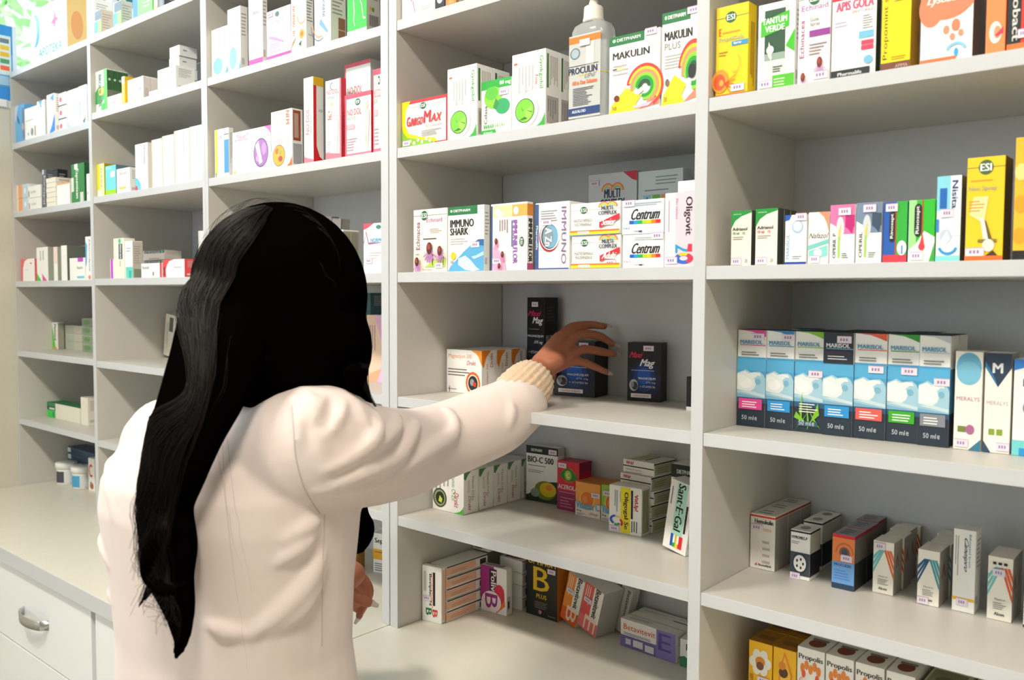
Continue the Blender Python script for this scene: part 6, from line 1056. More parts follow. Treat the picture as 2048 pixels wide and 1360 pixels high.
for o in list(COL.objects):
    if 'key' in o: del o['key']
PT = {'sleeve': [(0.3559, -0.45, 1.3415), (0.3233, -0.385, 1.3219), (0.2861, -0.31, 1.3026), (0.2386, -0.2, 1.2849), (0.2206, -0.12, 1.2862), (0.2323, -0.06, 1.299), (0.2538, -0.01, 1.3174), (0.2716, 0.022, 1.3383)], 'cuff': [(0.2631, 0.0, 1.3333), (0.2679, 0.025, 1.3516), (0.2712, 0.05, 1.3686), (0.2684, 0.07, 1.3793)], 'wrist': [(0.2625, 0.05, 1.3655), (0.2635, 0.085, 1.3863)], 'palm': [(0.2635, 0.085, 1.3863), (0.263, 0.115, 1.4056), (0.2661, 0.15, 1.4229)], 'fa': [(0.2582, 0.11, 1.4143), (0.2554, 0.155, 1.4451), (0.2535, 0.195, 1.4623), (0.2665, 0.235, 1.466), (0.279, 0.26, 1.4629)], 'fb': [(0.2649, 0.11, 1.4077), (0.2649, 0.16, 1.4311), (0.2688, 0.2, 1.4491), (0.2821, 0.24, 1.4453), (0.2958, 0.262, 1.4312)], 'fc': [(0.2649, 0.11, 1.3991), (0.2733, 0.155, 1.4159), (0.2805, 0.195, 1.4229), (0.2939, 0.23, 1.4181), (0.3041, 0.255, 1.4127)], 'fd': [(0.2617, 0.11, 1.3886), (0.2723, 0.145, 1.399), (0.2824, 0.175, 1.4029), (0.2933, 0.205, 1.3935), (0.3069, 0.226, 1.382)], 'th': [(0.267, 0.09, 1.3878), (0.2512, 0.13, 1.3778), (0.2196, 0.175, 1.3724), (0.1948, 0.215, 1.3677)], 'lh': [(0.1363, -0.26, 1.0904), (0.1391, -0.23, 1.087), (0.1282, -0.2, 1.0726)], 'l1': [(0.1334, -0.235, 1.087), (0.1186, -0.2, 1.0809), (0.13, -0.185, 1.0633), (0.1343, -0.18, 1.0434), (0.1276, -0.185, 1.022), (0.1211, -0.19, 1.0071)], 'l2': [(0.1334, -0.24, 1.0727), (0.1341, -0.22, 1.0705), (0.1325, -0.2, 1.0519), (0.1346, -0.2, 1.0378), (0.1232, -0.2, 1.0269)], 'l3': [(0.1275, -0.245, 1.0648), (0.1252, -0.22, 1.0589), (0.13, -0.205, 1.0422), (0.1194, -0.2, 1.0244), (0.104, -0.2, 1.0156)], 'l4': [(0.1278, -0.25, 1.0584), (0.1294, -0.23, 1.0532), (0.1238, -0.21, 1.0341), (0.1171, -0.21, 1.0202), (0.1111, -0.215, 1.0186)], 'lt': [(0.1411, -0.255, 1.0708), (0.1513, -0.24, 1.0628), (0.1658, -0.23, 1.0565), (0.1739, -0.215, 1.0471)], 'f1': [(0.4433, -0.5, 1.3295), (0.419, -0.45, 1.3334), (0.37, -0.38, 1.3384), (0.3602, -0.36, 1.3546), (0.3576, -0.36, 1.3696)], 'f2': [(0.3814, -0.4, 1.3286), (0.329, -0.32, 1.3315), (0.3041, -0.28, 1.3405), (0.2986, -0.27, 1.3549)], 'f3': [(0.4313, -0.5, 1.3058), (0.3827, -0.4, 1.3071), (0.3203, -0.3, 1.3022), (0.2931, -0.24, 1.3253), (0.285, -0.22, 1.3366)], 'f4': [(0.417, -0.47, 1.2994), (0.3552, -0.35, 1.2866), (0.3159, -0.24, 1.2972), (0.2863, -0.15, 1.3083), (0.2764, -0.13, 1.3284), (0.2483, -0.12, 1.3427)], 'f5': [(0.2952, -0.03, 1.3065), (0.2905, -0.02, 1.3284), (0.2763, -0.01, 1.3477)], 'f6': [(0.3878, -0.5, 1.4078), (0.4292, -0.52, 1.3889), (0.4533, -0.54, 1.3617)], 'f7': [(0.3773, -0.47, 1.4073), (0.4099, -0.49, 1.3987), (0.4206, -0.5, 1.3856)], 'f8': [(0.3782, -0.45, 1.4005), (0.4061, -0.48, 1.3924), (0.4257, -0.5, 1.3809)], 'f9': [(0.3767, -0.42, 1.3933), (0.405, -0.45, 1.378), (0.4221, -0.48, 1.3621)], 'b1': [(0.4126, -0.58, 1.151), (0.4477, -0.57, 1.1751), (0.4808, -0.56, 1.2037), (0.4813, -0.54, 1.2254), (0.469, -0.52, 1.2353)], 'b2': [(0.451, -0.57, 1.1592), (0.4753, -0.56, 1.1797), (0.4846, -0.55, 1.1972), (0.4725, -0.52, 1.2198)], 'b3': [(0.4676, -0.58, 1.2396), (0.4792, -0.56, 1.255), (0.4839, -0.54, 1.2668)], 'b4': [(0.4766, -0.58, 1.2657), (0.495, -0.56, 1.2801), (0.4774, -0.53, 1.2795)], 'b5': [(0.3694, -0.6, 1.1616), (0.3874, -0.59, 1.1557), (0.4129, -0.58, 1.1547)], 's1': [(0.3875, -0.5, 1.3971), (0.4326, -0.53, 1.3752), (0.4496, -0.54, 1.3507), (0.4488, -0.53, 1.3194), (0.4512, -0.52, 1.2976), (0.4373, -0.5, 1.2801)], 's2': [(0.4467, -0.5, 1.2787), (0.4433, -0.5, 1.2317), (0.4411, -0.5, 1.1776), (0.4402, -0.5, 1.1199)], 'la1': [(-0.0157, -0.5, 1.3017), (0.0131, -0.5, 1.2675), (0.035, -0.5, 1.2229)], 'la2': [(-0.0915, -0.48, 1.2114), (-0.048, -0.48, 1.1824), (-0.0154, -0.48, 1.1524)], 'la3': [(-0.1291, -0.46, 1.1237), (-0.0818, -0.46, 1.1224), (-0.0435, -0.46, 1.1008)], 'la4': [(-0.139, -0.45, 1.0796), (-0.1238, -0.44, 1.0567), (-0.0952, -0.43, 1.0532)], 'tress': [(0.2556, -0.5, 1.514), (0.293, -0.53, 1.4649), (0.3148, -0.56, 1.4192), (0.3202, -0.585, 1.3746), (0.3207, -0.6, 1.3349), (0.3067, -0.605, 1.2915), (0.3143, -0.605, 1.2505), (0.3136, -0.605, 1.2182), (0.321, -0.6, 1.1836), (0.3263, -0.6, 1.1496), (0.3126, -0.6, 1.1233)], 'curl': [(0.3219, -0.61, 1.269), (0.3092, -0.62, 1.2423), (0.3044, -0.62, 1.2172), (0.3369, -0.62, 1.2092), (0.3703, -0.615, 1.2239)], 'flick': [(0.3081, -0.61, 1.2396), (0.3009, -0.615, 1.2205), (0.287, -0.615, 1.1981), (0.2613, -0.615, 1.1703)], 'rt': [(0.3461, -0.38, 1.433), (0.2197, -0.26, 1.3504), (0.201, -0.25, 1.2608), (0.2162, -0.27, 1.2091), (0.2289, -0.27, 1.1827), (0.23, -0.28, 1.1601), (0.2292, -0.29, 1.1502)], 'wisp': [(0.4126, -0.42, 1.4395), (0.3903, -0.4, 1.4196), (0.372, -0.38, 1.4007), (0.3634, -0.36, 1.3799)], 'wisp2': [(0.4, -0.42, 1.4303), (0.3717, -0.4, 1.4037), (0.3622, -0.39, 1.389)], 'g0': [(0.2817, -0.46, 1.6312), (0.2686, -0.5, 1.6137), (0.2531, -0.52, 1.571), (0.2603, -0.54, 1.5144), (0.3101, -0.57, 1.4621), (0.3723, -0.62, 1.4239), (0.3189, -0.61, 1.3725), (0.3123, -0.62, 1.3265), (0.2895, -0.62, 1.2754), (0.3046, -0.62, 1.2412), (0.3209, -0.62, 1.2132), (0.2714, -0.62, 1.1734)], 'g1': [(0.2921, -0.46, 1.6316), (0.3297, -0.52, 1.6058), (0.3232, -0.54, 1.5573), (0.3375, -0.56, 1.4941), (0.3628, -0.58, 1.4448), (0.4205, -0.63, 1.4009), (0.3675, -0.62, 1.3449), (0.344, -0.62, 1.2858), (0.3398, -0.62, 1.2386), (0.3553, -0.62, 1.2009), (0.3491, -0.61, 1.1594), (0.3325, -0.61, 1.1339)], 'g2': [(0.3025, -0.46, 1.6309), (0.3642, -0.52, 1.6037), (0.3805, -0.55, 1.5555), (0.3997, -0.57, 1.4957), (0.4013, -0.58, 1.4374), (0.4403, -0.62, 1.4018), (0.4017, -0.62, 1.3499), (0.3803, -0.62, 1.2976), (0.3827, -0.62, 1.2534), (0.3913, -0.62, 1.2153), (0.3604, -0.61, 1.1679), (0.3395, -0.61, 1.1382)], 'g3': [(0.3126, -0.46, 1.6301), (0.4082, -0.53, 1.5904), (0.426, -0.55, 1.5348), (0.4205, -0.55, 1.4858), (0.3937, -0.54, 1.4388), (0.3738, -0.54, 1.4116)], 'g4': [(0.3276, -0.46, 1.629), (0.4384, -0.52, 1.5894), (0.4742, -0.54, 1.5345), (0.4544, -0.53, 1.4861), (0.4101, -0.51, 1.4325), (0.3849, -0.5, 1.4033)], 'g5': [(0.3273, -0.45, 1.6287), (0.4401, -0.49, 1.5911), (0.4645, -0.49, 1.5351), (0.4367, -0.47, 1.4835), (0.3953, -0.45, 1.4323), (0.3764, -0.45, 1.4003)], 'g6': [(0.3271, -0.44, 1.6273), (0.4238, -0.45, 1.589), (0.4333, -0.43, 1.5361), (0.4254, -0.42, 1.4925), (0.4016, -0.41, 1.4467), (0.3735, -0.4, 1.398)], 'pend': [(0.2843, -0.33, 1.1984), (0.2848, -0.33, 1.1784)], 'head': [(0.2498, -0.42, 1.5195), (0.2582, -0.42, 1.4521), (0.2602, -0.42, 1.406), (0.275, -0.42, 1.4893)], 'neck': [(0.2822, -0.44, 1.3943)], 'chk': [(-0.1111, -0.47, 1.2892), (0.0591, -0.5, 1.3878), (-0.179, -0.42, 1.0294), (0.315, -0.36, 1.1347), (0.3062, -0.36, 1.0289), (0.3088, -0.47, 1.4052), (0.1419, -0.5, 1.3882)]}

# ================================================================== the woman
V3 = lambda p: Vector(p)
def frames(pts):
    n = len(pts); T_ = []
    for i in range(n):
        a = pts[max(0, i-1)]; b = pts[min(n-1, i+1)]; T_.append((b-a).normalized())
    up = Vector((0, 0, 1)) if abs(T_[0].z) < .9 else Vector((0, 1, 0))
    s = T_[0].cross(up).normalized(); out = []
    for t_ in T_:
        s = (s - t_*s.dot(t_)).normalized(); out.append((t_, s, t_.cross(s)))
    return out
def resample(pts, m):
    """smooth curve through the points (Catmull-Rom)"""
    P = [V3(p) for p in pts]; P = [P[0]*2-P[1]] + P + [P[-1]*2-P[-2]]; out = []
    seg = len(P)-3
    for k in range(m):
        u = k/(m-1)*seg; i = min(int(u), seg-1); f = u-i; a, b, c, d = P[i:i+4]
        out.append(.5*((2*b)+(c-a)*f+(2*a-5*b+4*c-d)*f*f+(3*b-a-3*c+d)*f**3))
    return out
def lerpl(v, m):
    out = []
    for k in range(m):
        u = k/(m-1)*(len(v)-1); i = min(int(u), len(v)-2); out.append(v[i]+(v[i+1]-v[i])*(u-i))
    return out
def tube(bm, pts, rads, n=16, m=None, flat=1, closed_round=True):
    if m: pts = resample(pts, m); rads = lerpl(rads, m)
    pts = [V3(p) for p in pts]; fr = frames(pts); rings = []
    def ring(c, s, u, r): return [bm.verts.new(c + (s*math.cos(2*PI*i/n) + u*math.sin(2*PI*i/n)*flat)*r) for i in range(n)]
    if closed_round:
        t_, s, u = fr[0]
        for a in (75, 45, 20): rings.append(ring(pts[0]-t_*rads[0]*math.sin(math.radians(a))*min(1, flat*1.2), s, u, rads[0]*math.cos(math.radians(a))))
    for p, r, (t_, s, u) in zip(pts, rads, fr): rings.append(ring(p, s, u, r))
    if closed_round:
        t_, s, u = fr[-1]
        for a in (20, 45, 75): rings.append(ring(pts[-1]+t_*rads[-1]*math.sin(math.radians(a))*min(1, flat*1.2), s, u, rads[-1]*math.cos(math.radians(a))))
    for p, q in zip(rings, rings[1:]):
        for i in range(n): bm.faces.new([p[i], p[(i+1) % n], q[(i+1) % n], q[i]])
    bm.faces.new(rings[0][::-1]); bm.faces.new(rings[-1])
def ball(bm, c, r, rot=None, seg=24):
    mt = Matrix.Translation(c) @ (rot.to_matrix().to_4x4() if rot else Matrix()) @ Matrix.Diagonal((*r, 1))
    bmesh.ops.create_uvsphere(bm, u_segments=seg, v_segments=seg//2+2, radius=1, matrix=mt)
def sections(bm, secs, n=40, e=2.3):
    rings = []
    for z, cx, cy, a, b, ph in secs:
        ph = math.radians(ph); rg = []
        for i in range(n):
            t_ = 2*PI*i/n; c, s = math.cos(t_), math.sin(t_)
            x = a*math.copysign(abs(c)**(2/e), c); y = b*math.copysign(abs(s)**(2/e), s)
            rg.append(bm.verts.new((cx+x*math.cos(ph)-y*math.sin(ph), cy+x*math.sin(ph)+y*math.cos(ph), z)))
        rings.append(rg)
    for p, q in zip(rings, rings[1:]):
        for i in range(n): bm.faces.new([p[i], p[(i+1) % n], q[(i+1) % n], q[i]])
    bm.faces.new(rings[0][::-1]); bm.faces.new(rings[-1])
def remeshed(bm, voxel, smooth, name):
    """melt overlapping closed shapes into one continuous surface"""
    me = bpy.data.meshes.new(name); bm.to_mesh(me); bm.free()
    o = bpy.data.objects.new(name, me); COL.objects.link(o)
    md = o.modifiers.new('r', 'REMESH'); md.mode = 'VOXEL'; md.voxel_size = voxel; md.use_smooth_shade = True
    if smooth: s = o.modifiers.new('s', 'SMOOTH'); s.factor = .5; s.iterations = smooth
    dg = bpy.context.evaluated_depsgraph_get(); dg.update()
    out = bpy.data.meshes.new_from_object(o.evaluated_get(dg)); out.name = name
    bpy.data.objects.remove(o); bpy.data.meshes.remove(me)
    return out
def bvh(me):
    return BVHTree.FromPolygons([v.co.copy() for v in me.vertices], [tuple(p.vertices) for p in me.polygons])

woman = empty('person', (.2, -.46, 0))
tag(woman, 'woman in a white coat seen from behind, long black hair, reaching into the shelf', 'person')
def child(name, me, mat, label=None, parent=None):
    if not (isinstance(mat, list) and len(me.materials)):
        me.materials.clear()
        for m_ in (mat if isinstance(mat, list) else [mat]): me.materials.append(m_)
    o = bpy.data.objects.new(name, me); COL.objects.link(o); p = parent or woman; o.parent = p
    o.location = -Vector((.2, -.46, 0)) if p is woman else (0, 0, 0)
    if label: o['label'] = label
    return o
skin = noisy('skin', '#ac684e', '#bc7a60', 30, .5, bump=.12, bscale=400, dist=.0006, Subsurface_Weight=.08)
HC = Vector(PT['head'][0]); SH = Vector(PT['sleeve'][0])+Vector((-.01,0,.005)); EL = Vector(PT['sleeve'][3]); WR = Vector(PT['wrist'][1])
LS = Vector((.062, -.475, 1.312)); LE = Vector((-.055, -.44, 1.10)); LW = Vector(PT['lh'][0])
fz = math.radians(24)                                               # the head is turned a little to her left
fd = Vector((-math.sin(fz), math.cos(fz), 0)); sd = Vector((math.cos(fz), math.sin(fz), 0)); hr = Euler((0, 0, fz))
bm = bmesh.new()
hc = HC + Vector((0, .008, -.012))
ball(bm, hc + Vector((0, 0, .018)), (.073, .09, .088), hr); ball(bm, hc + fd*.028 + Vector((0, 0, -.045)), (.056, .06, .062), hr)
ball(bm, hc + fd*.072 + Vector((0, 0, -.088)), (.022, .018, .018), hr)                      # chin
tube(bm, [hc+fd*.086+Vector((0,0,.012)), hc+fd*.098+Vector((0,0,-.01)), hc+fd*.106+Vector((0,0,-.026))], [.007, .008, .011], 12)   # nose
for s in (-1, 1):
    ball(bm, hc + fd*.098 + sd*s*.009 + Vector((0,0,-.03)), (.006, .008, .006), hr)
    tube(bm, [hc+fd*.083+sd*s*.012+Vector((0,0,.03)), hc+fd*.079+sd*s*.03+Vector((0,0,.033)), hc+fd*.066+sd*s*.046+Vector((0,0,.026))], [.006,.007,.004], 10)  # brow
    ball(bm, hc + sd*s*.074 + Vector((0,0,-.01)), (.008, .016, .03), Euler((0, .15*s, fz)))  # ear
    ball(bm, hc + fd*.062 + sd*s*.035 + Vector((0,0,-.03)), (.02, .02, .018), hr)            # cheek
tube(bm, [hc+fd*.082-sd*.022+Vector((0,0,-.057)), hc+fd*.094+Vector((0,0,-.053)), hc+fd*.082+sd*.022+Vector((0,0,-.057))], [.004,.0065,.004], 10)
tube(bm, [hc+fd*.081-sd*.02+Vector((0,0,-.066)), hc+fd*.092+Vector((0,0,-.068)), hc+fd*.081+sd*.02+Vector((0,0,-.066))], [.004,.0075,.004], 10)
NB = Vector((.22, -.455, 1.35))
tube(bm, [hc-fd*.012+Vector((0,0,-.06)), (hc+NB)/2, NB], [.05, .05, .062], 20)
sections(bm, [(.86,.2,-.455,.165,.115,4),(.95,.2,-.455,.155,.108,4),(1.05,.2,-.455,.13,.095,5),(1.15,.2,-.46,.14,.1,6),(1.24,.2,-.46,.155,.106,7),(1.29,.205,-.46,.148,.092,7),(1.33,.21,-.46,.11,.07,7),(1.36,.215,-.46,.06,.05,7)])
SL = [V3(q) for q in PT['sleeve']]
tube(bm, [SH]+SL[1:7]+[V3(PT['cuff'][2]), WR], [.046,.044,.041,.037,.037,.036,.033,.027,.0245], 16, m=30)
tube(bm, [LS+Vector((.01,0,-.01)), LE], [.042, .036], 16); tube(bm, [LE, LE.lerp(LW, .35), LW], [.037, .035, .0235], 16)
# right hand: palm wedge, four fingers of different lengths, thumb on the far side of the box
fa, fb, fc, fdg = PT['fa'], PT['fb'], PT['fc'], PT['fd']
for f_, r0 in ((fa, .0135), (fb, .0138), (fc, .0132), (fdg, .0122)):
    tube(bm, [WR, V3(f_[0]), V3(f_[1])], [.0165, r0+.001, r0-.0015], 14, flat=.9)
ball(bm, V3(PT['palm'][1]), (.030, .034, .019), Euler((.2, 0, .1)))
def finger(bm, p, r):
    q = [V3(v) for v in p[1:]]
    tube(bm, q, [r*1.18, r*1.06, r*.98, r*.78][:len(q)], 14, m=14)
    ball(bm, q[1], (r*1.1,)*3); ball(bm, q[2], (r*1.0,)*3)
finger(bm, fa, .0080); finger(bm, fb, .0084); finger(bm, fc, .0080); finger(bm, fdg, .0072)
tube(bm, PT['th'], [.015, .0125, .010, .0085], 14, m=10)
# left hand, loosely curled in front of the body
for k_, r0 in (('l1', .0125), ('l2', .0125), ('l3', .012), ('l4', .011)):
    tube(bm, [LW, V3(PT[k_][0]), V3(PT[k_][1])], [.018, r0+.002, r0-.001], 14, flat=.9)
ball(bm, V3(PT['lh'][1]), (.03, .03, .022))
for k_, r in (('l1', .0078), ('l2', .0078), ('l3', .0074), ('l4', .0066)):
    q = [V3(v) for v in PT[k_][1:]]; tube(bm, q, [r*1.18, r*1.05, r, r*.8, r*.75][:len(q)], 14, m=14)
tube(bm, PT['lt'], [.014, .0115, .0095, .0078], 14, m=10)
# legs and feet
for s, x in ((-1, .115), (1, .285)):
    tube(bm, [(x, -.455, .88), (x+.005*s, -.45, .5), (x+.01*s, -.46, .1)], [.082, .052, .036], 18)
    tube(bm, [(x+.01*s, -.475, .045), (x+.012*s, -.4, .04), (x+.016*s, -.33, .03)], [.034, .033, .026], 14)
body = child('body', remeshed(bm, .0027, 3, 'body'), skin, 'light brown skin')
nail = M('#fbf6ee', .25); nl = M('#d79a8c', .3)
def nailat(pts, r, up):
    a, b = V3(pts[-2]), V3(pts[-1]); d = (b-a).normalized(); n_ = (V3(up)-d*V3(up).dot(d)).normalized(); s = d.cross(n_)
    b3 = bmesh.new(); rows = []
    for j in range(6):
        u = -r*.9 + j*(r*2.8)/5; wd = r*.92*(1-.06*j if j < 4 else .62-.18*(j-4)); row = []
        for k in range(5):
            v = -1+k/2; row.append(b3.verts.new(b + d*(u+.3*r) + s*v*wd + n_*(r*.86 - .45*r*v*v - (.0 if j < 4 else .1*r*(j-3)))))
        rows.append(row)
    for p, q in zip(rows, rows[1:]):
        for k in range(4):
            f = b3.faces.new([p[k], p[k+1], q[k+1], q[k]])
    for i_, f in enumerate(b3.faces): f.material_index = 0 if f.calc_center_median().dot(d) < (b+d*r*.35).dot(d) else 1
    r_ = bmesh.ops.solidify(b3, geom=b3.faces[:], thickness=.0012)
    me = mesh('fingernail', b3, [nl, nail], True); o = child('fingernail', me, [nl, nail], 'long pale-tipped nail', None)
for f_, r, u in ((fa, .0070, (.3,-.6,.8)), (fb, .0073, (.4,-.6,.8)), (fc, .0070, (.5,-.7,.6)), (fdg, .0064, (.5,-.7,.5))): nailat(f_, r, u)
nailat(PT['th'], .0075, (-1, -.3, 0)); nailat(PT['lt'], .0074, (.4, -.5, .8)); nailat(PT['l1'], .0066, (.9, -.2, -.2))
# eyes
for s in (-1, 1):
    b3 = bmesh.new(); ball(b3, hc + fd*.072 + sd*s*.031 + Vector((0,0,.008)), (.0115,.0115,.0105)); child('eye', mesh('eye', b3, M('#efe9e4', .2), True), M('#efe9e4', .2))
    b3 = bmesh.new(); ball(b3, hc + fd*.0795 + sd*s*.031 + Vector((0,0,.007)), (.005,.005,.005)); child('iris', mesh('iris', b3, M('#2c1a12', .2), True), M('#2c1a12', .2))

# ---- coat
def coat_base(bm):
    sections(bm, [(.66,.2,-.455,.215,.16,4),(.80,.2,-.455,.205,.152,4),(.93,.2,-.457,.185,.14,4),(1.02,.205,-.46,.168,.128,5),(1.08,.205,-.463,.162,.124,5),(1.16,.205,-.466,.168,.126,6),
        (1.25,.205,-.468,.18,.132,7),(1.285,.207,-.468,.178,.128,7),(1.32,.21,-.466,.165,.112,7),(1.35,.215,-.462,.13,.09,7),(1.372,.218,-.458,.085,.068,7),(1.39,.22,-.455,.064,.056,7)])
    S_ = [V3(p) for p in PT['sleeve']]
    tube(bm, [V3((.27,-.46,1.30))] + S_, [.074, .072, .071, .069, .066, .061, .06, .059, .051], 28, m=40)
    tube(bm, [V3((.13,-.47,1.30)), LS, LS.lerp(LE,.5), LE, LE.lerp(LW, .45), LE.lerp(LW, .8)], [.068, .061, .057, .053, .049, .043], 26, m=30)
bm = bmesh.new(); coat_base(bm); base = remeshed(bm, .006, 6, 'base'); bt = bvh(base)
bm = bmesh.new(); coat_base(bm)
BACKN = Vector((.80, -.58, .17)).normalized()
def onto(tree_, p):
    """lay a crease on the side of the coat that faces back and right"""
    loc, nrm, _, _ = tree_.ray_cast(p + BACKN*.22, -BACKN)
    if loc is None: loc, nrm, _, _ = tree_.find_nearest(p)
    return loc, nrm
def fold(key, r, sink=.0):
    r = r*1.3
    pts = resample(PT[key], 14); q = []
    for p in pts:
        loc, nrm = onto(bt, p); q.append(loc - nrm*r*sink)
    tube(bm, q, [r*.35]+[r]*3+[r*1.05]*6+[r]*3+[r*.35], 12, flat=1) if False else tube(bm, q, [r*(.35+.65*math.sin(PI*min(1, max(0, (i+.6)/14.2)))) for i in range(14)], 12)
for k_, r in (('f1',.0085),('f2',.0075),('f3',.009),('f4',.0095),('f5',.006),('f6',.007),('f7',.007),('f8',.0065),('f9',.0065),('b1',.011),('b2',.010),('b3',.0085),('b4',.0075),('b5',.008),('la1',.005),('la2',.0055),('la3',.0055),('la4',.005)): fold(k_, r)
# turned-down collar round the neck
cp = []
for i in range(15):
    a = math.radians(-240+i*300/14); cp.append((.217+.074*math.cos(a), -.453+.064*math.sin(a), 1.38+.004*math.sin(a)))
tube(bm, cp, [.009]*15, 12, m=30)
coatm = noisy('coat_cloth', '#e2d3d0', '#e9dbd8', 14, .8, bump=.25, bscale=900, dist=.0005, Sheen_Weight=.15)
cme = remeshed(bm, .0042, 4, 'lab_coat'); coat = child('lab_coat', cme, coatm, 'white lab coat with creased sleeves')
ct = bvh(cme)
def seam(key, name):
    b3 = bmesh.new(); q = []
    for p in resample(PT[key], 30):
        loc, nrm = onto(ct, p); q.append(loc + nrm*.0001)
    tube(b3, q, [.0009]*30, 6); o = child(name, mesh(name, b3, M('#c9bdb8', .9)), M('#c9bdb8', .9), None, coat); return o
seam('s1', 'armhole_seam'); seam('s2', 'side_seam')
# sleeve opening and ribbed knit cuff
wool = noisy('peach_wool', '#ecc9a6', '#f6dcc0', 260, .95, bump=1, bscale=700, dist=.002, Sheen_Weight=.4)
def knit(pts, radii, label):
    b3 = bmesh.new(); P_ = resample(pts, 22); Rr = lerpl(radii, 22); fr = frames(P_); n = 96; rings = []
    for k, (p, r, (t_, s, u)) in enumerate(zip(P_, Rr, fr)):
        rings.append([b3.verts.new(p + (s*math.cos(2*PI*i/n)+u*math.sin(2*PI*i/n))*(r*(1+.035*math.cos(24*2*PI*i/n)) + .0008*math.sin(k*2.1+i*.7))) for i in range(n)])
    last = P_[-1]; t_, s, u = fr[-1]
    rings.append([b3.verts.new(last - t_*.004 + (s*math.cos(2*PI*i/n)+u*math.sin(2*PI*i/n))*Rr[-1]*.84) for i in range(n)])
    for p, q in zip(rings, rings[1:]):
        for i in range(n): b3.faces.new([p[i], p[(i+1) % n], q[(i+1) % n], q[i]])
    child('knit_cuff', mesh('knit_cuff', b3, wool, True), wool, label)
knit(PT['cuff'], [.036, .043, .042, .036], 'peach knitted cuff on the reaching arm')
knit([LE.lerp(LW, .7), LE.lerp(LW, .9), LW], [.036, .037, .031], 'peach knitted cuff on the lowered arm')
# trousers and shoes (below the coat)
bm = bmesh.new()
for s, x in ((-1, .115), (1, .285)): tube(bm, [(x, -.455, .85), (x+.005*s, -.45, .5), (x+.01*s, -.46, .07)], [.098, .072, .062], 20)
ball(bm, Vector((.2, -.455, .88)), (.18, .13, .1))
child('trousers', remeshed(bm, .007, 3, 'trousers'), noisy('dark_denim', '#20242c', '#2b303a', 300, .9))
for s, x in ((-1, .105), (1, .297)):
    bm = bmesh.new(); tube(bm, [(x, -.5, .035), (x+.003*s, -.42, .036), (x+.006*s, -.32, .03)], [.040, .042, .034], 18)
    boxbm(bm, x-.036, -.53, .0, x+.04, -.30, .014, .004)
    me = remeshed(bm, .004, 3, 'shoe')
    for v_ in me.vertices: v_.co.z = max(v_.co.z, .0008)
    child('shoe', me, M('#e9e7e4', .5))

# ---- hair
hm = bmesh.new(); H = [V3(p) for p in PT['head']]
ball(hm, H[0] + Vector((0, 0, -.002)), (.111, .106, .118), hr, 32)
ball(hm, H[1] + Vector((0, .0, 0)), (.113, .098, .10), hr, 32); ball(hm, H[2] - Vector((0, .01, 0)), (.088, .07, .06), hr, 28)
tube(hm, PT['tress'], [.05, .052, .048, .041, .035, .030, .030, .027, .019, .010, .004], 20, m=44, flat=.62)
tube(hm, PT['curl'], [.02, .018, .014, .010, .004], 12, m=24, flat=.7)
tube(hm, PT['flick'], [.018, .012, .007, .002], 12, m=20, flat=.6)
tube(hm, PT['rt'], [.012, .014, .018, .016, .018, .013, .004], 14, m=36, flat=.6)
tube(hm, PT['wisp2'], [.016, .010, .004], 10, m=16, flat=.6)
hairm = noisy('black_hair', '#030202', '#060404', 8, .9, Specular_IOR_Level=.0)
hme = remeshed(hm, .004, 4, 'hair')
fbv = bvh(hme)
# carve the face free: pull everything in front of the face plane back
for v_ in hme.vertices:
    rel = v_.co - hc; f_ = rel.dot(fd); s_ = rel.dot(sd)
    if f_ > .055 and abs(s_) < .06 and -.12 < rel.z < .055: v_.co -= fd*(f_-.055)*.98
hair = child('hair', hme, hairm, 'long black hair in one thick tress down the back')
ht = bvh(hme); rr = random.Random(11)
sb = bmesh.new()
def strand(pts, r, n=3):
    if max((q-p).length for p, q in zip(pts, pts[1:])) > .035: return
    fr = frames(pts); rings = []; m_ = len(pts)
    for i, (p, (t_, s, u)) in enumerate(zip(pts, fr)):
        k = r*(1-.75*i/(m_-1)); rings.append([sb.verts.new(p+(s*math.cos(2*PI*j/n)+u*math.sin(2*PI*j/n))*k) for j in range(n)])
    for p, q in zip(rings, rings[1:]):
        for j in range(n): sb.faces.new([p[j], p[(j+1) % n], q[(j+1) % n], q[j]])
G_ = [resample(PT['g%d' % i], 30) for i in range(3)]; G2 = [resample(PT['g%d' % i], 20) for i in (3, 4, 5, 6)]
G1 = [resample(PT['g%d' % i], 60) for i in range(3)]
def snapped(pts, off):
    out = []
    for p in pts:
        loc, nrm, _, d = ht.find_nearest(p); out.append(loc + nrm*off)
    return out
for i in range(620):                                                # long strands into the tress
    u = rr.uniform(-.45, 1.98); k = max(0, min(1, int(u))); f = u-k; ph = rr.uniform(0, 6); am = rr.uniform(.001, .005)
    st_ = rr.randint(0, 6); en = rr.randint(46, 60)
    pts = [G1[k][j].lerp(G1[k+1][j], f) + Vector((am*math.sin(j*.35+ph), 0, am*.5*math.cos(j*.3+ph))) for j in range(st_, en)]
    s_ = snapped(pts, rr.uniform(.0002, .003))
    if rr.random() < .35:                                           # ends that leave the mass and curl away
        a_ = Vector((rr.uniform(-.02, .012), rr.uniform(-.006, .004), -rr.uniform(.004, .03)))
        for j in range(8): s_[-8+j] += a_*((j+1)/8)**2
    strand(s_, rr.uniform(.0004, .0009))
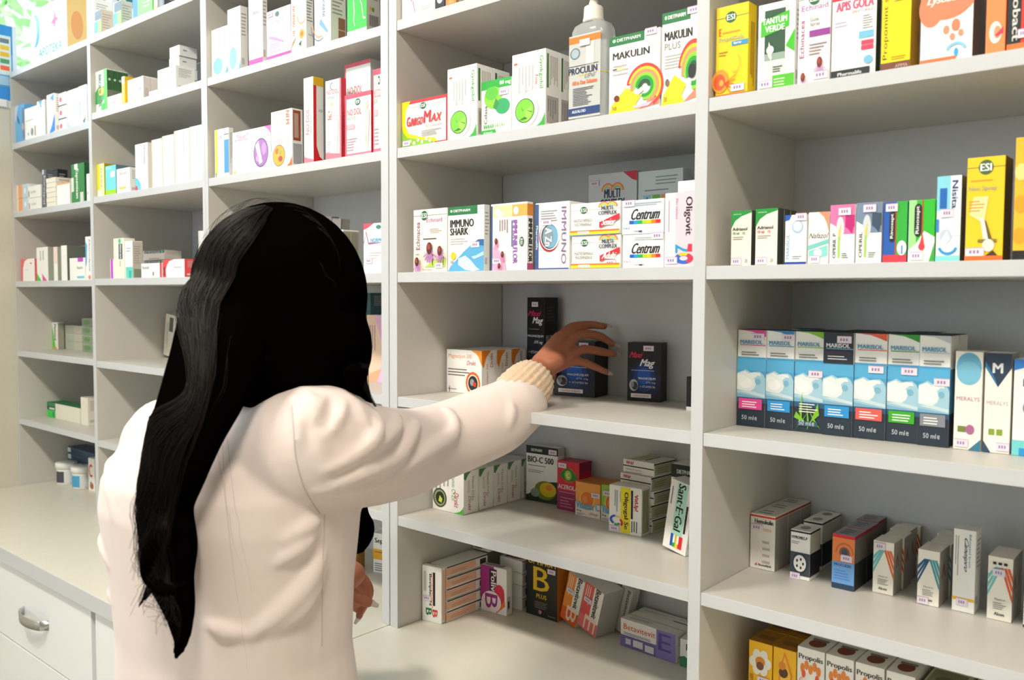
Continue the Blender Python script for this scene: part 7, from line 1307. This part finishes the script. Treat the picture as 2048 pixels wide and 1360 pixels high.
for i in range(460):                                                # shorter strands over the back of the head
    u = rr.uniform(-.9, 3.35); ph = rr.uniform(0, 6)
    if u < 0: A_, B_, f = resample(PT['g2'], 34)[:20], G2[0], u+1
    else: k = min(2, int(u)); A_, B_, f = G2[k], G2[k+1], u-k
    pts = [A_[j].lerp(B_[j], f) + Vector((.0015*math.sin(j*.5+ph), 0, 0)) for j in range(rr.randint(0, 2), rr.randint(16, 20))]
    strand(snapped(pts, rr.uniform(.0002, .002)), rr.uniform(.0004, .0008))
for i in range(90):                                                 # loose hairs along the outline and on the coat
    src = rr.choice(['g0', 'g0', 'g1', 'g2', 'g6']); P_ = resample(PT[src], 40); a_ = rr.randint(8, 24); b_ = min(39, a_+rr.randint(8, 15)); off = rr.uniform(.002, .022) * (-1 if src in ('g0',) else 1)
    if src == 'g1': off = rr.uniform(.01, .02)
    pts = snapped(P_[a_:b_], .001); L_ = len(pts)
    for j in range(L_): pts[j] = pts[j] + Vector((off*.6*math.sin(PI*j/(L_-1)), -.004*math.sin(PI*j/(L_-1)), 0)) + Vector((off*.5, -.0, 0))*(j/L_)**2
    strand(pts, .00022)
for i in range(7):                                                 # thin hairs hanging straight over the middle of the back
    x0 = rr.uniform(405, 470); p0 = G1[2][rr.randint(24, 34)]; ln = rr.uniform(.08, .3)
    pts = [p0 + Vector((.004+.045*(j/11)*rr.uniform(.9, 1.1), 0, -ln*j/11)) for j in range(12)]; out = []
    for p in pts:
        loc, nrm = onto(ct, p); out.append(loc + nrm*.0008)
    strand(out, .00012)
for i in range(130):                                                 # wavy lock in front of the right shoulder
    P_ = resample(PT['rt'], 30); o_ = Vector((rr.uniform(-.022, .022), rr.uniform(-.012, .012), 0)); ph = rr.uniform(0, 6)
    strand([p + o_*(1-.4*j/29) + Vector((.006*math.sin(j*.6+ph), 0, 0)) for j, p in enumerate(P_)], .0006)
for i in range(30):
    P_ = resample(PT['wisp'], 16); o_ = Vector((rr.uniform(-.006, .006), rr.uniform(-.006, .006), 0))
    strand([p + o_*(1-j/20) for j, p in enumerate(P_)], .0005)
for i in range(36):                                                 # fly-away hairs on the crown
    a_ = rr.uniform(-1.2, 1.2); c_ = H[0] + Vector((0, -.02, .0)); pts = []
    for j in range(12):
        t_ = a_ + (j/11-.5)*rr.uniform(.5, .6); d_ = (sd*math.sin(t_) + Vector((0, 0, 1))*math.cos(t_) - fd*.15).normalized()
        loc, nrm, _, d = ht.find_nearest(c_ + d_*.125); pts.append(loc + nrm*(.001+.007*math.sin(PI*j/11)))
    strand(pts, .0002)
sm = bpy.data.meshes.new('hair_strands'); sb.to_mesh(sm); sb.free()
for p_ in sm.polygons: p_.use_smooth = True
st_ob = child('hair_strands', sm, noisy('hair_strand', '#050303', '#120b08', 40, .5, Specular_IOR_Level=.15), None, hair)
st_ob['kind'] = 'stuff'
# small gold pendant below the collar
a_, b_ = [V3(p) for p in PT['pend']]; bm = bmesh.new()
for j in range(5): ball(bm, a_.lerp(b_, j/4), (.0045-.0004*j, .003, .0045), None, 12)
gold = M('#c9a545', .25, 1); child('pendant', mesh('pendant', bm, gold, True), gold, 'small gold pendant')
